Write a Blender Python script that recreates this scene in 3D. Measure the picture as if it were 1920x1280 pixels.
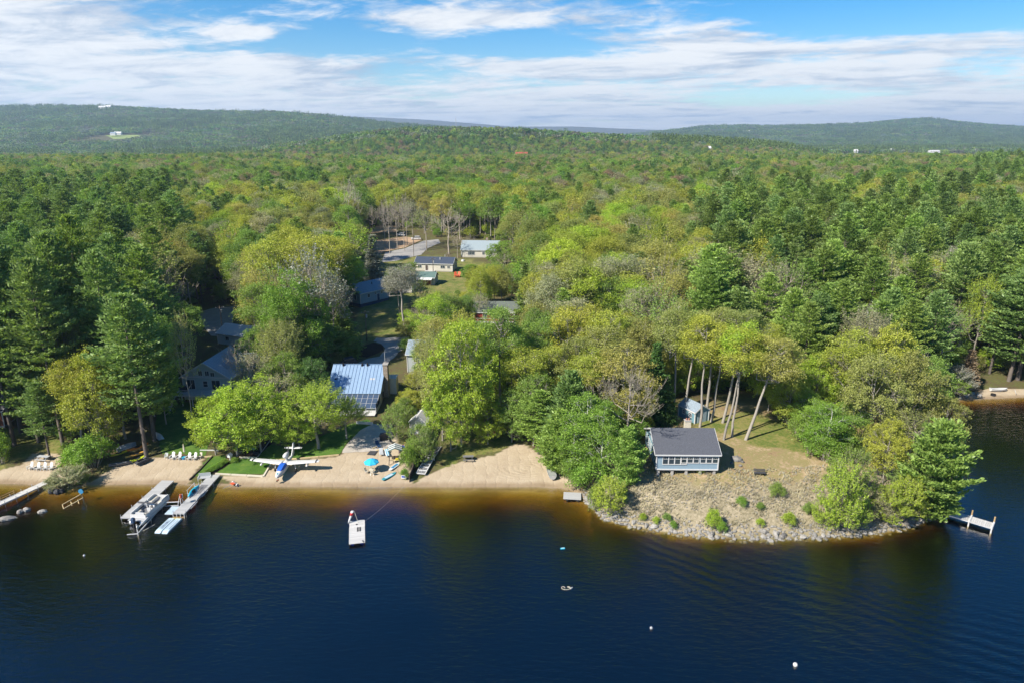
import bpy, bmesh, math, random
import numpy as np
from mathutils import Vector, Matrix
from mathutils.geometry import delaunay_2d_cdt

R = math.radians
sc = bpy.context.scene
for o in list(bpy.data.objects):
    bpy.data.objects.remove(o)
COL = sc.collection
random.seed(7)
rng = np.random.default_rng(7)

# ------------------------------------------------------------------ camera
CAM_H, PITCH, FPX, CU, CV = 53.0, R(16.6), 1280.0, 960.0, 640.0
cam = bpy.data.cameras.new('camera')
cam.lens, cam.sensor_width = 24.0, 36.0
cam.clip_start, cam.clip_end = 0.5, 60000
cam_ob = bpy.data.objects.new('camera', cam)
COL.objects.link(cam_ob)
cam_ob.location = (0, 0, CAM_H)
cam_ob.rotation_euler = (R(90) - PITCH, 0, 0)
sc.camera = cam_ob

# ------------------------------------------------------------------ sky and sun
SUN_EL, SUN_AZ = R(42), R(233)          # azimuth clockwise from +Y, where the sun stands
sun_dir = Vector((math.sin(SUN_AZ) * math.cos(SUN_EL), math.cos(SUN_AZ) * math.cos(SUN_EL), math.sin(SUN_EL)))
sl = bpy.data.lights.new('sun', 'SUN')
sl.energy, sl.angle, sl.color = 4.6, R(0.53), (1.0, 0.93, 0.82)
so = bpy.data.objects.new('sun', sl)
COL.objects.link(so)
so.rotation_euler = sun_dir.to_track_quat('Z', 'Y').to_euler()

world = bpy.data.worlds.new('World')
sc.world = world
world.use_nodes = True


class NT:
    """small helper round a node tree"""
    def __init__(s, tree):
        s.t = tree
        tree.nodes.clear()

    def n(s, kind, **kw):
        nd = s.t.nodes.new(kind)
        for k, v in kw.items():
            if k.startswith('i_'):
                key = k[2:]
                key = int(key) if key.isdigit() else key.replace('_', ' ')
                if isinstance(v, bpy.types.NodeSocket):
                    s.t.links.new(v, nd.inputs[key])
                else:
                    nd.inputs[key].default_value = v
            else:
                setattr(nd, k, v)
        return nd

    def link(s, a, b):
        s.t.links.new(a, b)

    def m(s, op, a, b=0.0, c=None, clamp=False):
        nd = s.t.nodes.new('ShaderNodeMath')
        nd.operation, nd.use_clamp = op, clamp
        for i, v in enumerate((a, b) if c is None else (a, b, c)):
            if isinstance(v, bpy.types.NodeSocket):
                s.t.links.new(v, nd.inputs[i])
            else:
                nd.inputs[i].default_value = v
        return nd.outputs[0]

    def vm(s, op, a, b=None):
        nd = s.t.nodes.new('ShaderNodeVectorMath')
        nd.operation = op
        for i, v in enumerate((a, b)):
            if v is None:
                continue
            if isinstance(v, bpy.types.NodeSocket):
                s.t.links.new(v, nd.inputs[i])
            else:
                nd.inputs[i].default_value = v
        return nd

    def noise(s, vec, scale, detail=4.0, rough=0.5, dist=0.0):
        nd = s.t.nodes.new('ShaderNodeTexNoise')
        if vec is not None:
            s.t.links.new(vec, nd.inputs['Vector'])
        for k, v in (('Scale', scale), ('Detail', detail), ('Roughness', rough), ('Distortion', dist)):
            nd.inputs[k].default_value = v
        return nd.outputs['Fac']

    def ramp(s, fac, stops):
        nd = s.t.nodes.new('ShaderNodeValToRGB')
        s.t.links.new(fac, nd.inputs['Fac'])
        cr = nd.color_ramp
        while len(cr.elements) < len(stops):
            cr.elements.new(0.5)
        for e, (p, c) in zip(cr.elements, stops):
            e.position = p
            e.color = tuple(c) + (1,) if len(c) == 3 else c
        return nd.outputs['Color']

    def rng(s, v, a, b, c=0.0, d=1.0, smooth=False):
        nd = s.t.nodes.new('ShaderNodeMapRange')
        nd.interpolation_type = 'SMOOTHSTEP' if smooth else 'LINEAR'
        s.t.links.new(v, nd.inputs[0])
        for i, x in enumerate((a, b, c, d)):
            nd.inputs[i + 1].default_value = x
        return nd.outputs[0]

    def mix(s, f, a, b, blend='MIX'):
        nd = s.t.nodes.new('ShaderNodeMix')
        nd.data_type, nd.blend_type = 'RGBA', blend
        for k, v in ((0, f), (6, a), (7, b)):
            if isinstance(v, bpy.types.NodeSocket):
                s.t.links.new(v, nd.inputs[k])
            elif k == 0:
                nd.inputs[0].default_value = v
            else:
                nd.inputs[k].default_value = tuple(v) + (1,) if len(v) == 3 else v
        return nd.outputs[2]


def view_dir(u, v):
    a, b = (u - CU) / FPX, (CV - v) / FPX
    c, s = math.cos(PITCH), math.sin(PITCH)
    return Vector((a, c + b * s, -s + b * c))


def build_sky():
    t = NT(world.node_tree)
    out = t.n('ShaderNodeOutputWorld')
    sky = t.n('ShaderNodeTexSky', sky_type='NISHITA', sun_disc=False, sun_elevation=SUN_EL,
              sun_rotation=SUN_AZ, altitude=200.0, air_density=1.0, dust_density=0.3, ozone_density=3.0)
    hs = t.n('ShaderNodeHueSaturation', i_Hue=0.503, i_Saturation=1.6, i_Value=1.0)
    t.link(sky.outputs[0], hs.inputs['Color'])
    bg = t.n('ShaderNodeBackground', i_Strength=0.072)
    t.link(hs.outputs[0], bg.inputs['Color'])
    d = t.n('ShaderNodeTexCoord').outputs['Generated']
    sep = t.n('ShaderNodeSeparateXYZ', i_Vector=d)
    z = t.m('MAXIMUM', sep.outputs[2], 0.0)
    zz = t.m('ADD', z, 0.085)
    px = t.m('DIVIDE', sep.outputs[0], zz)
    py = t.m('DIVIDE', sep.outputs[1], zz)
    # big slanted banks of stratocumulus, streaky along the wind
    rotx = t.m('ADD', t.m('MULTIPLY', px, 0.93), t.m('MULTIPLY', py, -0.36))
    roty = t.m('ADD', t.m('MULTIPLY', px, 0.36), t.m('MULTIPLY', py, 0.93))
    p = t.n('ShaderNodeCombineXYZ', i_0=t.m('MULTIPLY', rotx, 0.62), i_1=roty).outputs[0]
    p2 = t.n('ShaderNodeCombineXYZ', i_0=px, i_1=py, i_2=3.7).outputs[0]
    big = t.noise(p, 0.75, 8, 0.58, 0.7)
    fine = t.noise(p2, 4.2, 9, 0.66, 0.6)
    wisp = t.noise(p, 2.6, 10, 0.68, 1.4)
    dens = t.m('ADD', t.m('MULTIPLY', big, 0.52), t.m('ADD', t.m('MULTIPLY', fine, 0.24), t.m('MULTIPLY', wisp, 0.24)))
    # the clear gaps and the firmest banks that the photograph shows
    for (u, v, ru, rv, amt) in ((545, 88, 190, 40, -0.22), (985, 72, 150, 26, -0.24), (1700, 30, 300, 42, -0.22), (455, 62, 60, 12, 0.22),
                                (1350, 182, 230, 12, -0.10), (850, 40, 130, 26, 0.17), (1150, 40, 160, 40, 0.10),
                                (170, 60, 260, 60, 0.12), (560, 115, 120, 22, 0.14), (1330, 85, 200, 36, 0.12), (1760, 78, 180, 24, 0.15)):
        c = view_dir(u, v).normalized()
        az, el = math.atan2(c.x, c.y), math.asin(c.z)
        azn = t.m('ARCTAN2', sep.outputs[0], sep.outputs[1])
        da = t.m('DIVIDE', t.m('SUBTRACT', azn, az), ru / FPX)
        de = t.m('DIVIDE', t.m('SUBTRACT', t.m('ARCSINE', sep.outputs[2]), el), rv / FPX)
        w = t.m('ADD', t.m('MULTIPLY', da, da), t.m('MULTIPLY', de, de))
        w = t.m('POWER', 2.718, t.m('MULTIPLY', w, -1.0))
        dens = t.m('ADD', dens, t.m('MULTIPLY', w, amt))
    # thinner cover overhead, closing up towards the horizon where the layers are seen edge on
    cover = t.rng(z, 0.0, 0.36, 0.19, -0.22)
    dens = t.m('ADD', dens, cover)
    mask = t.rng(dens, 0.485, 0.63, 0.0, 1.0, True)
    thick = t.rng(dens, 0.55, 0.80, 0.0, 1.0)
    # lit crests and bluish undersides: the density field against the same field a little farther out
    sh = t.n('ShaderNodeVectorMath', operation='ADD', i_0=p, i_1=(-0.10, -0.22, 0.0)).outputs[0]
    big2 = t.noise(sh, 0.75, 8, 0.58, 0.7)
    edge = t.m('SUBTRACT', big, big2)
    shade = t.noise(p, 1.9, 8, 0.66, 0.9)
    shade = t.m('ADD', t.m('ADD', t.m('MULTIPLY', shade, 0.75), t.m('MULTIPLY', fine, 0.25)), t.m('MULTIPLY', edge, 0.9))
    shade = t.m('ADD', shade, t.rng(z, 0.0, 0.14, 0.10, 0.02))
    ccol = t.ramp(shade, [(0.34, (0.47, 0.55, 0.68)), (0.46, (0.66, 0.72, 0.80)), (0.55, (0.88, 0.90, 0.92)), (0.64, (1.0, 1.0, 0.99))])
    cb = t.n('ShaderNodeBackground', i_Strength=0.52)
    t.link(ccol, cb.inputs['Color'])
    ms = t.n('ShaderNodeMixShader')
    t.link(t.m('MULTIPLY', mask, 0.94), ms.inputs[0])
    t.link(bg.outputs[0], ms.inputs[1])
    t.link(cb.outputs[0], ms.inputs[2])
    t.link(ms.outputs[0], out.inputs['Surface'])


build_sky()
sc.view_settings.view_transform = 'Standard'
sc.view_settings.look = 'None'
sc.view_settings.gamma = 1.0
sc.view_settings.use_curve_mapping = False
sc.view_settings.exposure = 1.05
cy = sc.cycles
cy.max_bounces, cy.diffuse_bounces, cy.glossy_bounces, cy.transmission_bounces = 5, 3, 2, 2
cy.transparent_max_bounces, cy.volume_bounces = 8, 0
cy.caustics_reflective = cy.caustics_refractive = False
cy.sample_clamp_indirect = 4.0
cy.use_denoising = True
sc.render.use_persistent_data = False


# ------------------------------------------------------------------ camera geometry (for placing things on the ground)
def W(u, v, z=0.0):
    """world point at height z that the photograph shows at pixel (u, v)"""
    d = view_dir(u, v)
    k = (z - CAM_H) / d.z
    return Vector((d.x * k, d.y * k, z))


def proj(x, y, z):
    c, s = math.cos(PITCH), math.sin(PITCH)
    dz = z - CAM_H
    dep = y * c - dz * s
    return CU + FPX * x / dep, CV - FPX * (y * s + dz * c) / dep, dep


# ------------------------------------------------------------------ terrain
SHORE_PX = [(0, 906), (50, 907), (90, 914), (120, 917), (165, 908), (250, 907), (330, 907), (420, 909), (440, 911), (640, 912),
            (760, 912), (900, 912), (1000, 912), (1050, 914), (1072, 920), (1095, 932), (1115, 952), (1135, 972), (1200, 988), (1250, 996),
            (1300, 1003), (1350, 1007), (1400, 1009), (1450, 1010), (1500, 1008), (1550, 1005), (1600, 1002), (1650, 997), (1700, 986),
            (1745, 970), (1770, 952), (1790, 915), (1790, 860), (1775, 800), (1758, 765), (1768, 752), (1795, 749), (1850, 747), (1920, 744)]
SHORE = [(-420, 96), (-160, 98)] + [tuple(W(u, v)[:2]) for u, v in SHORE_PX] + [(160, 141), (320, 120), (600, 60)]
LAND = np.array(SHORE + [(30000, 60), (30000, 60000), (-30000, 60000), (-30000, 96)])
SH = np.array(SHORE)


def inpoly(x, y, P):
    x, y = np.asarray(x, float), np.asarray(y, float)
    c = np.zeros(x.shape, bool)
    n = len(P)
    for i in range(n):
        x0, y0 = P[i]
        x1, y1 = P[(i + 1) % n]
        if y0 == y1:
            continue
        k = ((y0 > y) != (y1 > y)) & (x < (x1 - x0) * (y - y0) / (y1 - y0) + x0)
        c ^= k
    return c


def sdist(x, y):
    x, y = np.asarray(x, float), np.asarray(y, float)
    best = np.full(x.shape, 1e18)
    for i in range(len(SH) - 1):
        ax, ay = SH[i]
        bx, by = SH[i + 1]
        ex, ey = bx - ax, by - ay
        t = np.clip(((x - ax) * ex + (y - ay) * ey) / (ex * ex + ey * ey), 0, 1)
        best = np.minimum(best, (x - ax - t * ex) ** 2 + (y - ay - t * ey) ** 2)
    return np.sqrt(best) * np.where(inpoly(x, y, LAND), 1, -1)


def sstep(x, a, b):
    t = np.clip((x - a) / (b - a), 0, 1)
    return t * t * (3 - 2 * t)


_tab = np.random.default_rng(3).random((256, 256))


def vnoise(x, y):
    xi, yi = np.floor(x).astype(int), np.floor(y).astype(int)
    fx, fy = x - xi, y - yi
    fx, fy = fx * fx * (3 - 2 * fx), fy * fy * (3 - 2 * fy)
    g = lambda i, j: _tab[(xi + i) & 255, (yi + j) & 255]
    return (g(0, 0) * (1 - fx) + g(1, 0) * fx) * (1 - fy) + (g(0, 1) * (1 - fx) + g(1, 1) * fx) * fy


def fbm(x, y, n=4):
    s, a, t = 0, 1.0, 0
    for i in range(n):
        s = s + a * vnoise(x * 2 ** i + 17 * i, y * 2 ** i + 31 * i)
        t += a
        a *= 0.5
    return s / t


# skylines: (distance, front width, back width, [(u, v) ...], tree height)
RIDGES = [(4300, 1900, 2500, [(-500, 215), (-200, 205), (0, 199), (100, 197), (200, 198), (300, 203), (400, 207), (520, 208), (600, 214), (700, 226), (760, 232), (850, 240), (960, 248), (1150, 268), (1400, 300)], 14),
          (1750, 520, 700, [(300, 300), (450, 283), (560, 266), (640, 253), (700, 245), (760, 239), (860, 238), (960, 240), (1050, 246), (1150, 252), (1250, 257), (1350, 262), (1450, 270), (1540, 284), (1650, 300)], 16),
          (6200, 2400, 2500, [(1000, 275), (1150, 255), (1250, 244), (1330, 236), (1400, 234), (1450, 237), (1500, 235), (1600, 232), (1650, 228), (1700, 223), (1740, 222), (1780, 226), (1850, 233), (1920, 237), (2100, 246), (2400, 260)], 14),
          (11500, 2500, 2000, [(-500, 200), (0, 194), (60, 196), (110, 203), (200, 210), (255, 205), (300, 206), (350, 212), (500, 216), (640, 216), (700, 218), (800, 223), (900, 231), (960, 236), (1080, 236), (1140, 239), (1250, 243), (1400, 250), (1700, 250), (2400, 250)], 10)]
_RT = []
for (Y0, wf, wb, pts, th) in RIDGES:
    A, Z = [], []
    for (u, v) in pts:
        d = view_dir(u, v)
        A.append(d.x / d.y)
        Z.append(CAM_H + Y0 * d.z / d.y - th)
    _RT.append((Y0, wf, wb, np.array(A), np.array(Z)))


def height(x, y):
    x, y = np.asarray(x, float), np.asarray(y, float)
    sd = sdist(x, y)
    beach = np.interp(sd, [-80, -45, -24, -13, -5, 0, 4, 10, 25, 60, 150, 400, 900], [-16, -13, -9.0, -3.6, -0.75, 0, 0.35, 0.8, 1.6, 3.2, 6.0, 9.0, 10.0])
    point = np.interp(sd, [-80, -22, -7, -2, 0, 2, 6, 12, 20, 40, 150, 400, 900], [-14, -10, -3.4, -1.0, 0, 1.0, 2.7, 3.9, 4.3, 4.7, 6.3, 9.0, 10.0])
    w = sstep(x, 5, 17) * (1 - sstep(y, 122, 136))
    z = beach * (1 - w) + point * w
    n = fbm(x / 9, y / 9, 3) - 0.5
    z = z + n * 0.35 * np.clip((sd - 6) / 14, 0, 1)
    z = z - 0.06 * np.clip(sd, -9, 0) * (n * 2)
    far = np.clip((y - 300) / 500, 0, 1)
    z = z + (fbm(x / 140 + 5, y / 140, 3) - 0.5) * 9 * far
    # the plain sinks a little beyond the near woods
    z = z - 12 * sstep(y, 800, 1500)
    a = x / np.maximum(y, 1)
    hz = np.full(x.shape, -60.0)
    for (Y0, wf, wb, A, Z) in _RT:
        zt = np.interp(a, A, Z)
        t = np.where(y < Y0, (Y0 - y) / wf, (y - Y0) / wb)
        s = np.clip(1 - t, 0, 1)
        s = s * s * (3 - 2 * s) if Y0 < 2000 else s ** 1.15
        lump = 1 + (fbm(x / (Y0 * .12) + Y0, y / (Y0 * .12), 4) - 0.5) * 0.5 * (1 - s) * (s > 0)
        hz = np.maximum(hz, -4 + (zt + 4) * s * lump)
    z = np.where(y > 600, np.maximum(z, hz), z)
    return z


def hgt(x, y):
    return float(height(np.array([x]), np.array([y]))[0])


def G(u, v, dz=0.0):
    """where the line of sight through pixel (u, v) meets the ground"""
    z = 2.0
    for _ in range(12):
        p = W(u, v, z)
        z = max(hgt(p.x, p.y), 0.0) * 0.6 + z * 0.4
    p = W(u, v, z)
    return Vector((p.x, p.y, hgt(p.x, p.y) + dz))


# ------------------------------------------------------------------ mesh helpers
def np_mesh(name, V, F, mats=(), midx=None, smooth=False):
    V = np.asarray(V, np.float32).reshape(-1, 3)
    F = np.asarray(F, np.int32)
    me = bpy.data.meshes.new(name)
    k = F.shape[1]
    me.vertices.add(len(V))
    me.vertices.foreach_set('co', V.ravel())
    me.loops.add(F.size)
    me.loops.foreach_set('vertex_index', F.ravel())
    me.polygons.add(len(F))
    me.polygons.foreach_set('loop_start', np.arange(0, F.size, k, dtype=np.int32))
    if midx is not None:
        me.polygons.foreach_set('material_index', np.asarray(midx, np.int32))
    if smooth:
        me.polygons.foreach_set('use_smooth', np.ones(len(F), bool))
    for m in mats:
        me.materials.append(m)
    me.update(calc_edges=True)
    me.validate()
    return me


def tag(o, label=None, cat=None, group=None, kind=None):
    for k, v in (('label', label), ('category', cat), ('group', group), ('kind', kind)):
        if v:
            o[k] = v
    return o


def link(name, data, parent=None, loc=(0, 0, 0), rot=(0, 0, 0)):
    o = bpy.data.objects.new(name, data)
    COL.objects.link(o)
    o.location, o.rotation_euler = loc, rot
    if parent is not None:
        o.parent = parent
    return o


def thing(name, label, cat, loc, rz=0.0, group=None, rx=0.0, ry=0.0):
    o = link(name, None, None, loc, (rx, ry, rz))
    o.empty_display_size = 0.3
    return tag(o, label, cat, group)


def copy_tree(o, parent=None):
    c = o.copy()
    COL.objects.link(c)
    c.parent = parent
    for ch in o.children:
        copy_tree(ch, c)
    return c


class MB:
    def __init__(s):
        s.V, s.F = [], []

    def add(s, vs, fs):
        b = len(s.V)
        s.V += [tuple(v) for v in vs]
        s.F += [tuple(b + i for i in f) for f in fs]
        return s

    def box(s, c, sz, rz=0.0, rx=0.0, ry=0.0):
        M = Matrix.Rotation(rz, 3, 'Z') @ Matrix.Rotation(rx, 3, 'X') @ Matrix.Rotation(ry, 3, 'Y')
        c = Vector(c)
        vs = [c + M @ Vector((sx * sz[0] / 2, sy * sz[1] / 2, sz_ * sz[2] / 2)) for sx in (-1, 1) for sy in (-1, 1) for sz_ in (-1, 1)]
        return s.add(vs, [(0, 1, 3, 2), (4, 6, 7, 5), (0, 4, 5, 1), (2, 3, 7, 6), (0, 2, 6, 4), (1, 5, 7, 3)])

    def bar(s, p0, p1, w, h):
        """square bar from p0 to p1, w wide, h high"""
        p0, p1 = Vector(p0), Vector(p1)
        d = (p1 - p0).normalized()
        up = Vector((0, 0, 1)) if abs(d.z) < 0.95 else Vector((0, 1, 0))
        a = d.cross(up).normalized() * (w / 2)
        b = a.cross(d).normalized() * (h / 2)
        vs = [p + i * a + j * b for p in (p0, p1) for (i, j) in ((-1, -1), (1, -1), (1, 1), (-1, 1))]
        return s.add(vs, [(3, 2, 1, 0), (4, 5, 6, 7), (0, 1, 5, 4), (1, 2, 6, 5), (2, 3, 7, 6), (3, 0, 4, 7)])

    def cyl(s, p0, p1, r0, r1=None, n=8):
        r1 = r0 if r1 is None else r1
        p0, p1 = Vector(p0), Vector(p1)
        d = (p1 - p0).normalized()
        up = Vector((0, 0, 1)) if abs(d.z) < 0.95 else Vector((0, 1, 0))
        a = d.cross(up).normalized()
        b = a.cross(d).normalized()
        vs = []
        for p, r in ((p0, r0), (p1, r1)):
            vs += [p + (a * math.cos(k * 2 * math.pi / n) + b * math.sin(k * 2 * math.pi / n)) * r for k in range(n)]
        fs = [(k, (k + 1) % n, n + (k + 1) % n, n + k) for k in range(n)]
        fs += [tuple(range(n - 1, -1, -1)), tuple(range(n, 2 * n))]
        return s.add(vs, fs)

    def prism(s, pts, y0, y1, ax='y'):
        """polygon (a, z) extruded along y (a = x) or along x (a = y)"""
        n = len(pts)
        f = (lambda a, z, t: (a, t, z)) if ax == 'y' else (lambda a, z, t: (t, a, z))
        vs = [f(a, z, y0) for a, z in pts] + [f(a, z, y1) for a, z in pts]
        fs = [(k, (k + 1) % n, n + (k + 1) % n, n + k) for k in range(n)]
        fs += [tuple(range(n - 1, -1, -1)), tuple(range(n, 2 * n))]
        return s.add(vs, fs)

    def loft(s, rings, closed=True):
        n = len(rings[0])
        vs = [p for r in rings for p in r]
        fs = []
        for i in range(len(rings) - 1):
            for k in range(n if closed else n - 1):
                k2 = (k + 1) % n
                fs.append((i * n + k, i * n + k2, (i + 1) * n + k2, (i + 1) * n + k))
        if closed:
            fs += [tuple(range(n - 1, -1, -1)), tuple((len(rings) - 1) * n + k for k in range(n))]
        return s.add(vs, fs)

    def ball(s, c, r, seg=10, rings=6, sc3=(1, 1, 1), jit=0.0, rnd=None):
        c = Vector(c)
        vs, fs = [], []
        for i in range(1, rings):
            th = math.pi * i / rings
            for k in range(seg):
                ph = 2 * math.pi * k / seg
                j = 1 + (rnd.uniform(-jit, jit) if rnd else 0)
                vs.append(c + Vector((math.sin(th) * math.cos(ph) * sc3[0], math.sin(th) * math.sin(ph) * sc3[1], math.cos(th) * sc3[2])) * r * j)
        for i in range(rings - 2):
            for k in range(seg):
                fs.append((i * seg + k, (i + 1) * seg + k, (i + 1) * seg + (k + 1) % seg, i * seg + (k + 1) % seg))
        vs += [c + Vector((0, 0, r * sc3[2])), c - Vector((0, 0, r * sc3[2]))]
        a, b = len(vs) - 2, len(vs) - 1
        for k in range(seg):
            fs.append((a, k, (k + 1) % seg))
            fs.append((b, (rings - 2) * seg + (k + 1) % seg, (rings - 2) * seg + k))
        return s.add(vs, fs)

    def mesh(s, name, m, smooth=False):
        me = bpy.data.meshes.new(name)
        me.from_pydata(s.V, [], s.F)
        bm = bmesh.new()
        bm.from_mesh(me)
        bmesh.ops.recalc_face_normals(bm, faces=bm.faces)
        bm.to_mesh(me)
        bm.free()
        if smooth:
            me.polygons.foreach_set('use_smooth', np.ones(len(me.polygons), bool))
        me.materials.append(m)
        return me

    def build(s, name, m, parent=None, smooth=False, loc=(0, 0, 0), rot=(0, 0, 0)):
        return link(name, s.mesh(name, m, smooth), parent, loc, rot)


# ------------------------------------------------------------------ materials
def mat(name, col, rough=0.7, metal=0.0, var=0.12, scale=6.0, bump=0.0, stretch=None, spec=0.3):
    m = bpy.data.materials.new(name)
    m.use_nodes = True
    t = NT(m.node_tree)
    out = t.n('ShaderNodeOutputMaterial')
    b = t.n('ShaderNodeBsdfPrincipled', i_Roughness=rough, i_Metallic=metal)
    b.inputs['Specular IOR Level'].default_value = spec
    co = t.n('ShaderNodeTexCoord').outputs['Object']
    if stretch:
        mp = t.n('ShaderNodeMapping', i_Scale=stretch)
        t.link(co, mp.inputs['Vector'])
        co = mp.outputs[0]
    n = t.noise(co, scale, 5, 0.6)
    rnd = t.n('ShaderNodeObjectInfo').outputs['Random']
    f = t.m('ADD', t.m('MULTIPLY', n, 0.8), t.m('MULTIPLY', rnd, 0.2))
    lo, hi = [max(0, c * (1 - var * 2)) for c in col], [min(1, c * (1 + var * 2)) for c in col]
    c = t.ramp(f, [(0.25, lo), (0.75, hi)])
    t.link(c, b.inputs['Base Color'])
    if bump:
        bp = t.n('ShaderNodeBump', i_Strength=bump, i_Distance=0.05)
        t.link(n, bp.inputs['Height'])
        t.link(bp.outputs[0], b.inputs['Normal'])
    t.link(b.outputs[0], out.inputs['Surface'])
    return m


def leaf_mat(name, trans=0.42, rough=0.6, var=0.30):
    m = bpy.data.materials.new(name)
    m.use_nodes = True
    t = NT(m.node_tree)
    out = t.n('ShaderNodeOutputMaterial')
    tint = t.n('ShaderNodeAttribute', attribute_type='INSTANCER', attribute_name='tint').outputs['Color']
    lv = t.n('ShaderNodeAttribute', attribute_type='GEOMETRY', attribute_name='leafvar').outputs['Fac']
    k = t.rng(lv, 0, 1, 1 - var, 1 + var)
    warm = t.mix(t.rng(lv, 0.55, 1.0, 0.0, 0.35), tint, t.mix(1.0, tint, (1.18, 1.06, 0.8), 'MULTIPLY'))
    c = t.vm('SCALE', warm)
    t.link(k, c.inputs['Scale'])
    d = t.n('ShaderNodeBsdfDiffuse', i_Color=c.outputs[0])
    tr = t.n('ShaderNodeBsdfTranslucent', i_Color=t.mix(1.0, c.outputs[0], (1.15, 1.25, 0.6), 'MULTIPLY'))
    ms = t.n('ShaderNodeMixShader', i_0=trans)
    t.link(d.outputs[0], ms.inputs[1])
    t.link(tr.outputs[0], ms.inputs[2])
    gl = t.n('ShaderNodeBsdfGlossy', i_Roughness=0.45, i_Color=(1, 1, 1, 1))
    m2 = t.n('ShaderNodeMixShader', i_0=0.015)
    t.link(ms.outputs[0], m2.inputs[1])
    t.link(gl.outputs[0], m2.inputs[2])
    t.link(m2.outputs[0], out.inputs['Surface'])
    return m


M = {}
M['leaf'] = leaf_mat('leaf')
M['needle'] = leaf_mat('needle', 0.36, var=0.25)
M['bark'] = mat('bark', (0.27, 0.245, 0.21), 0.9, var=0.2, scale=3, bump=0.6, stretch=(4, 4, 0.6))
M['barkdark'] = mat('bark_dark', (0.12, 0.10, 0.085), 0.9, var=0.2, scale=3, bump=0.6, stretch=(4, 4, 0.6))
M['birch'] = mat('birch_bark', (0.62, 0.60, 0.55), 0.8, var=0.25, scale=3, stretch=(1, 1, 3))
M['twig'] = mat('twig_grey', (0.30, 0.26, 0.21), 0.9, var=0.15)

# ------------------------------------------------------------------ ground
def px_poly(pts):
    return np.array([G(u, v)[:2] for u, v in pts])


SAND_PX = [[(440, 912), (410, 890), (490, 893), (510, 868), (600, 860), (640, 852), (650, 835), (700, 815), (740, 815), (760, 850), (775, 905), (800, 912)],
           [(770, 914), (790, 895), (850, 868), (930, 852), (965, 830), (985, 832), (1010, 850), (1060, 872), (1075, 905), (1095, 928), (1060, 916)],
           [(150, 912), (190, 890), (225, 868), (300, 856), (385, 858), (355, 905), (330, 910)],
           [(-10, 912), (-10, 885), (40, 870), (60, 850), (110, 850), (115, 884), (140, 890), (150, 905), (90, 916)],
           [(1790, 752), (1800, 738), (1850, 728), (1960, 728), (1960, 748)]]
GRASS_PX = [[(820, 880), (850, 866), (930, 850), (965, 828), (930, 805), (850, 815), (830, 850)],
            [(1290, 790), (1420, 770), (1500, 800), (1530, 850), (1440, 840), (1370, 815), (1290, 800)],
            [(640, 700), (660, 620), (690, 545), (760, 540), (780, 640), (690, 640)],
            [(690, 490), (790, 480), (900, 490), (960, 520), (900, 580), (810, 600), (760, 560), (690, 530)],
            [(0, 800), (110, 800), (120, 850), (60, 850), (0, 880)]]
SANDS = [px_poly(p) for p in SAND_PX]
GRASSES = [px_poly(p) for p in GRASS_PX]
POINT_TOP = px_poly([(1200, 880), (1210, 800), (1330, 770), (1440, 760), (1560, 850), (1620, 900), (1560, 905), (1400, 890)])


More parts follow.
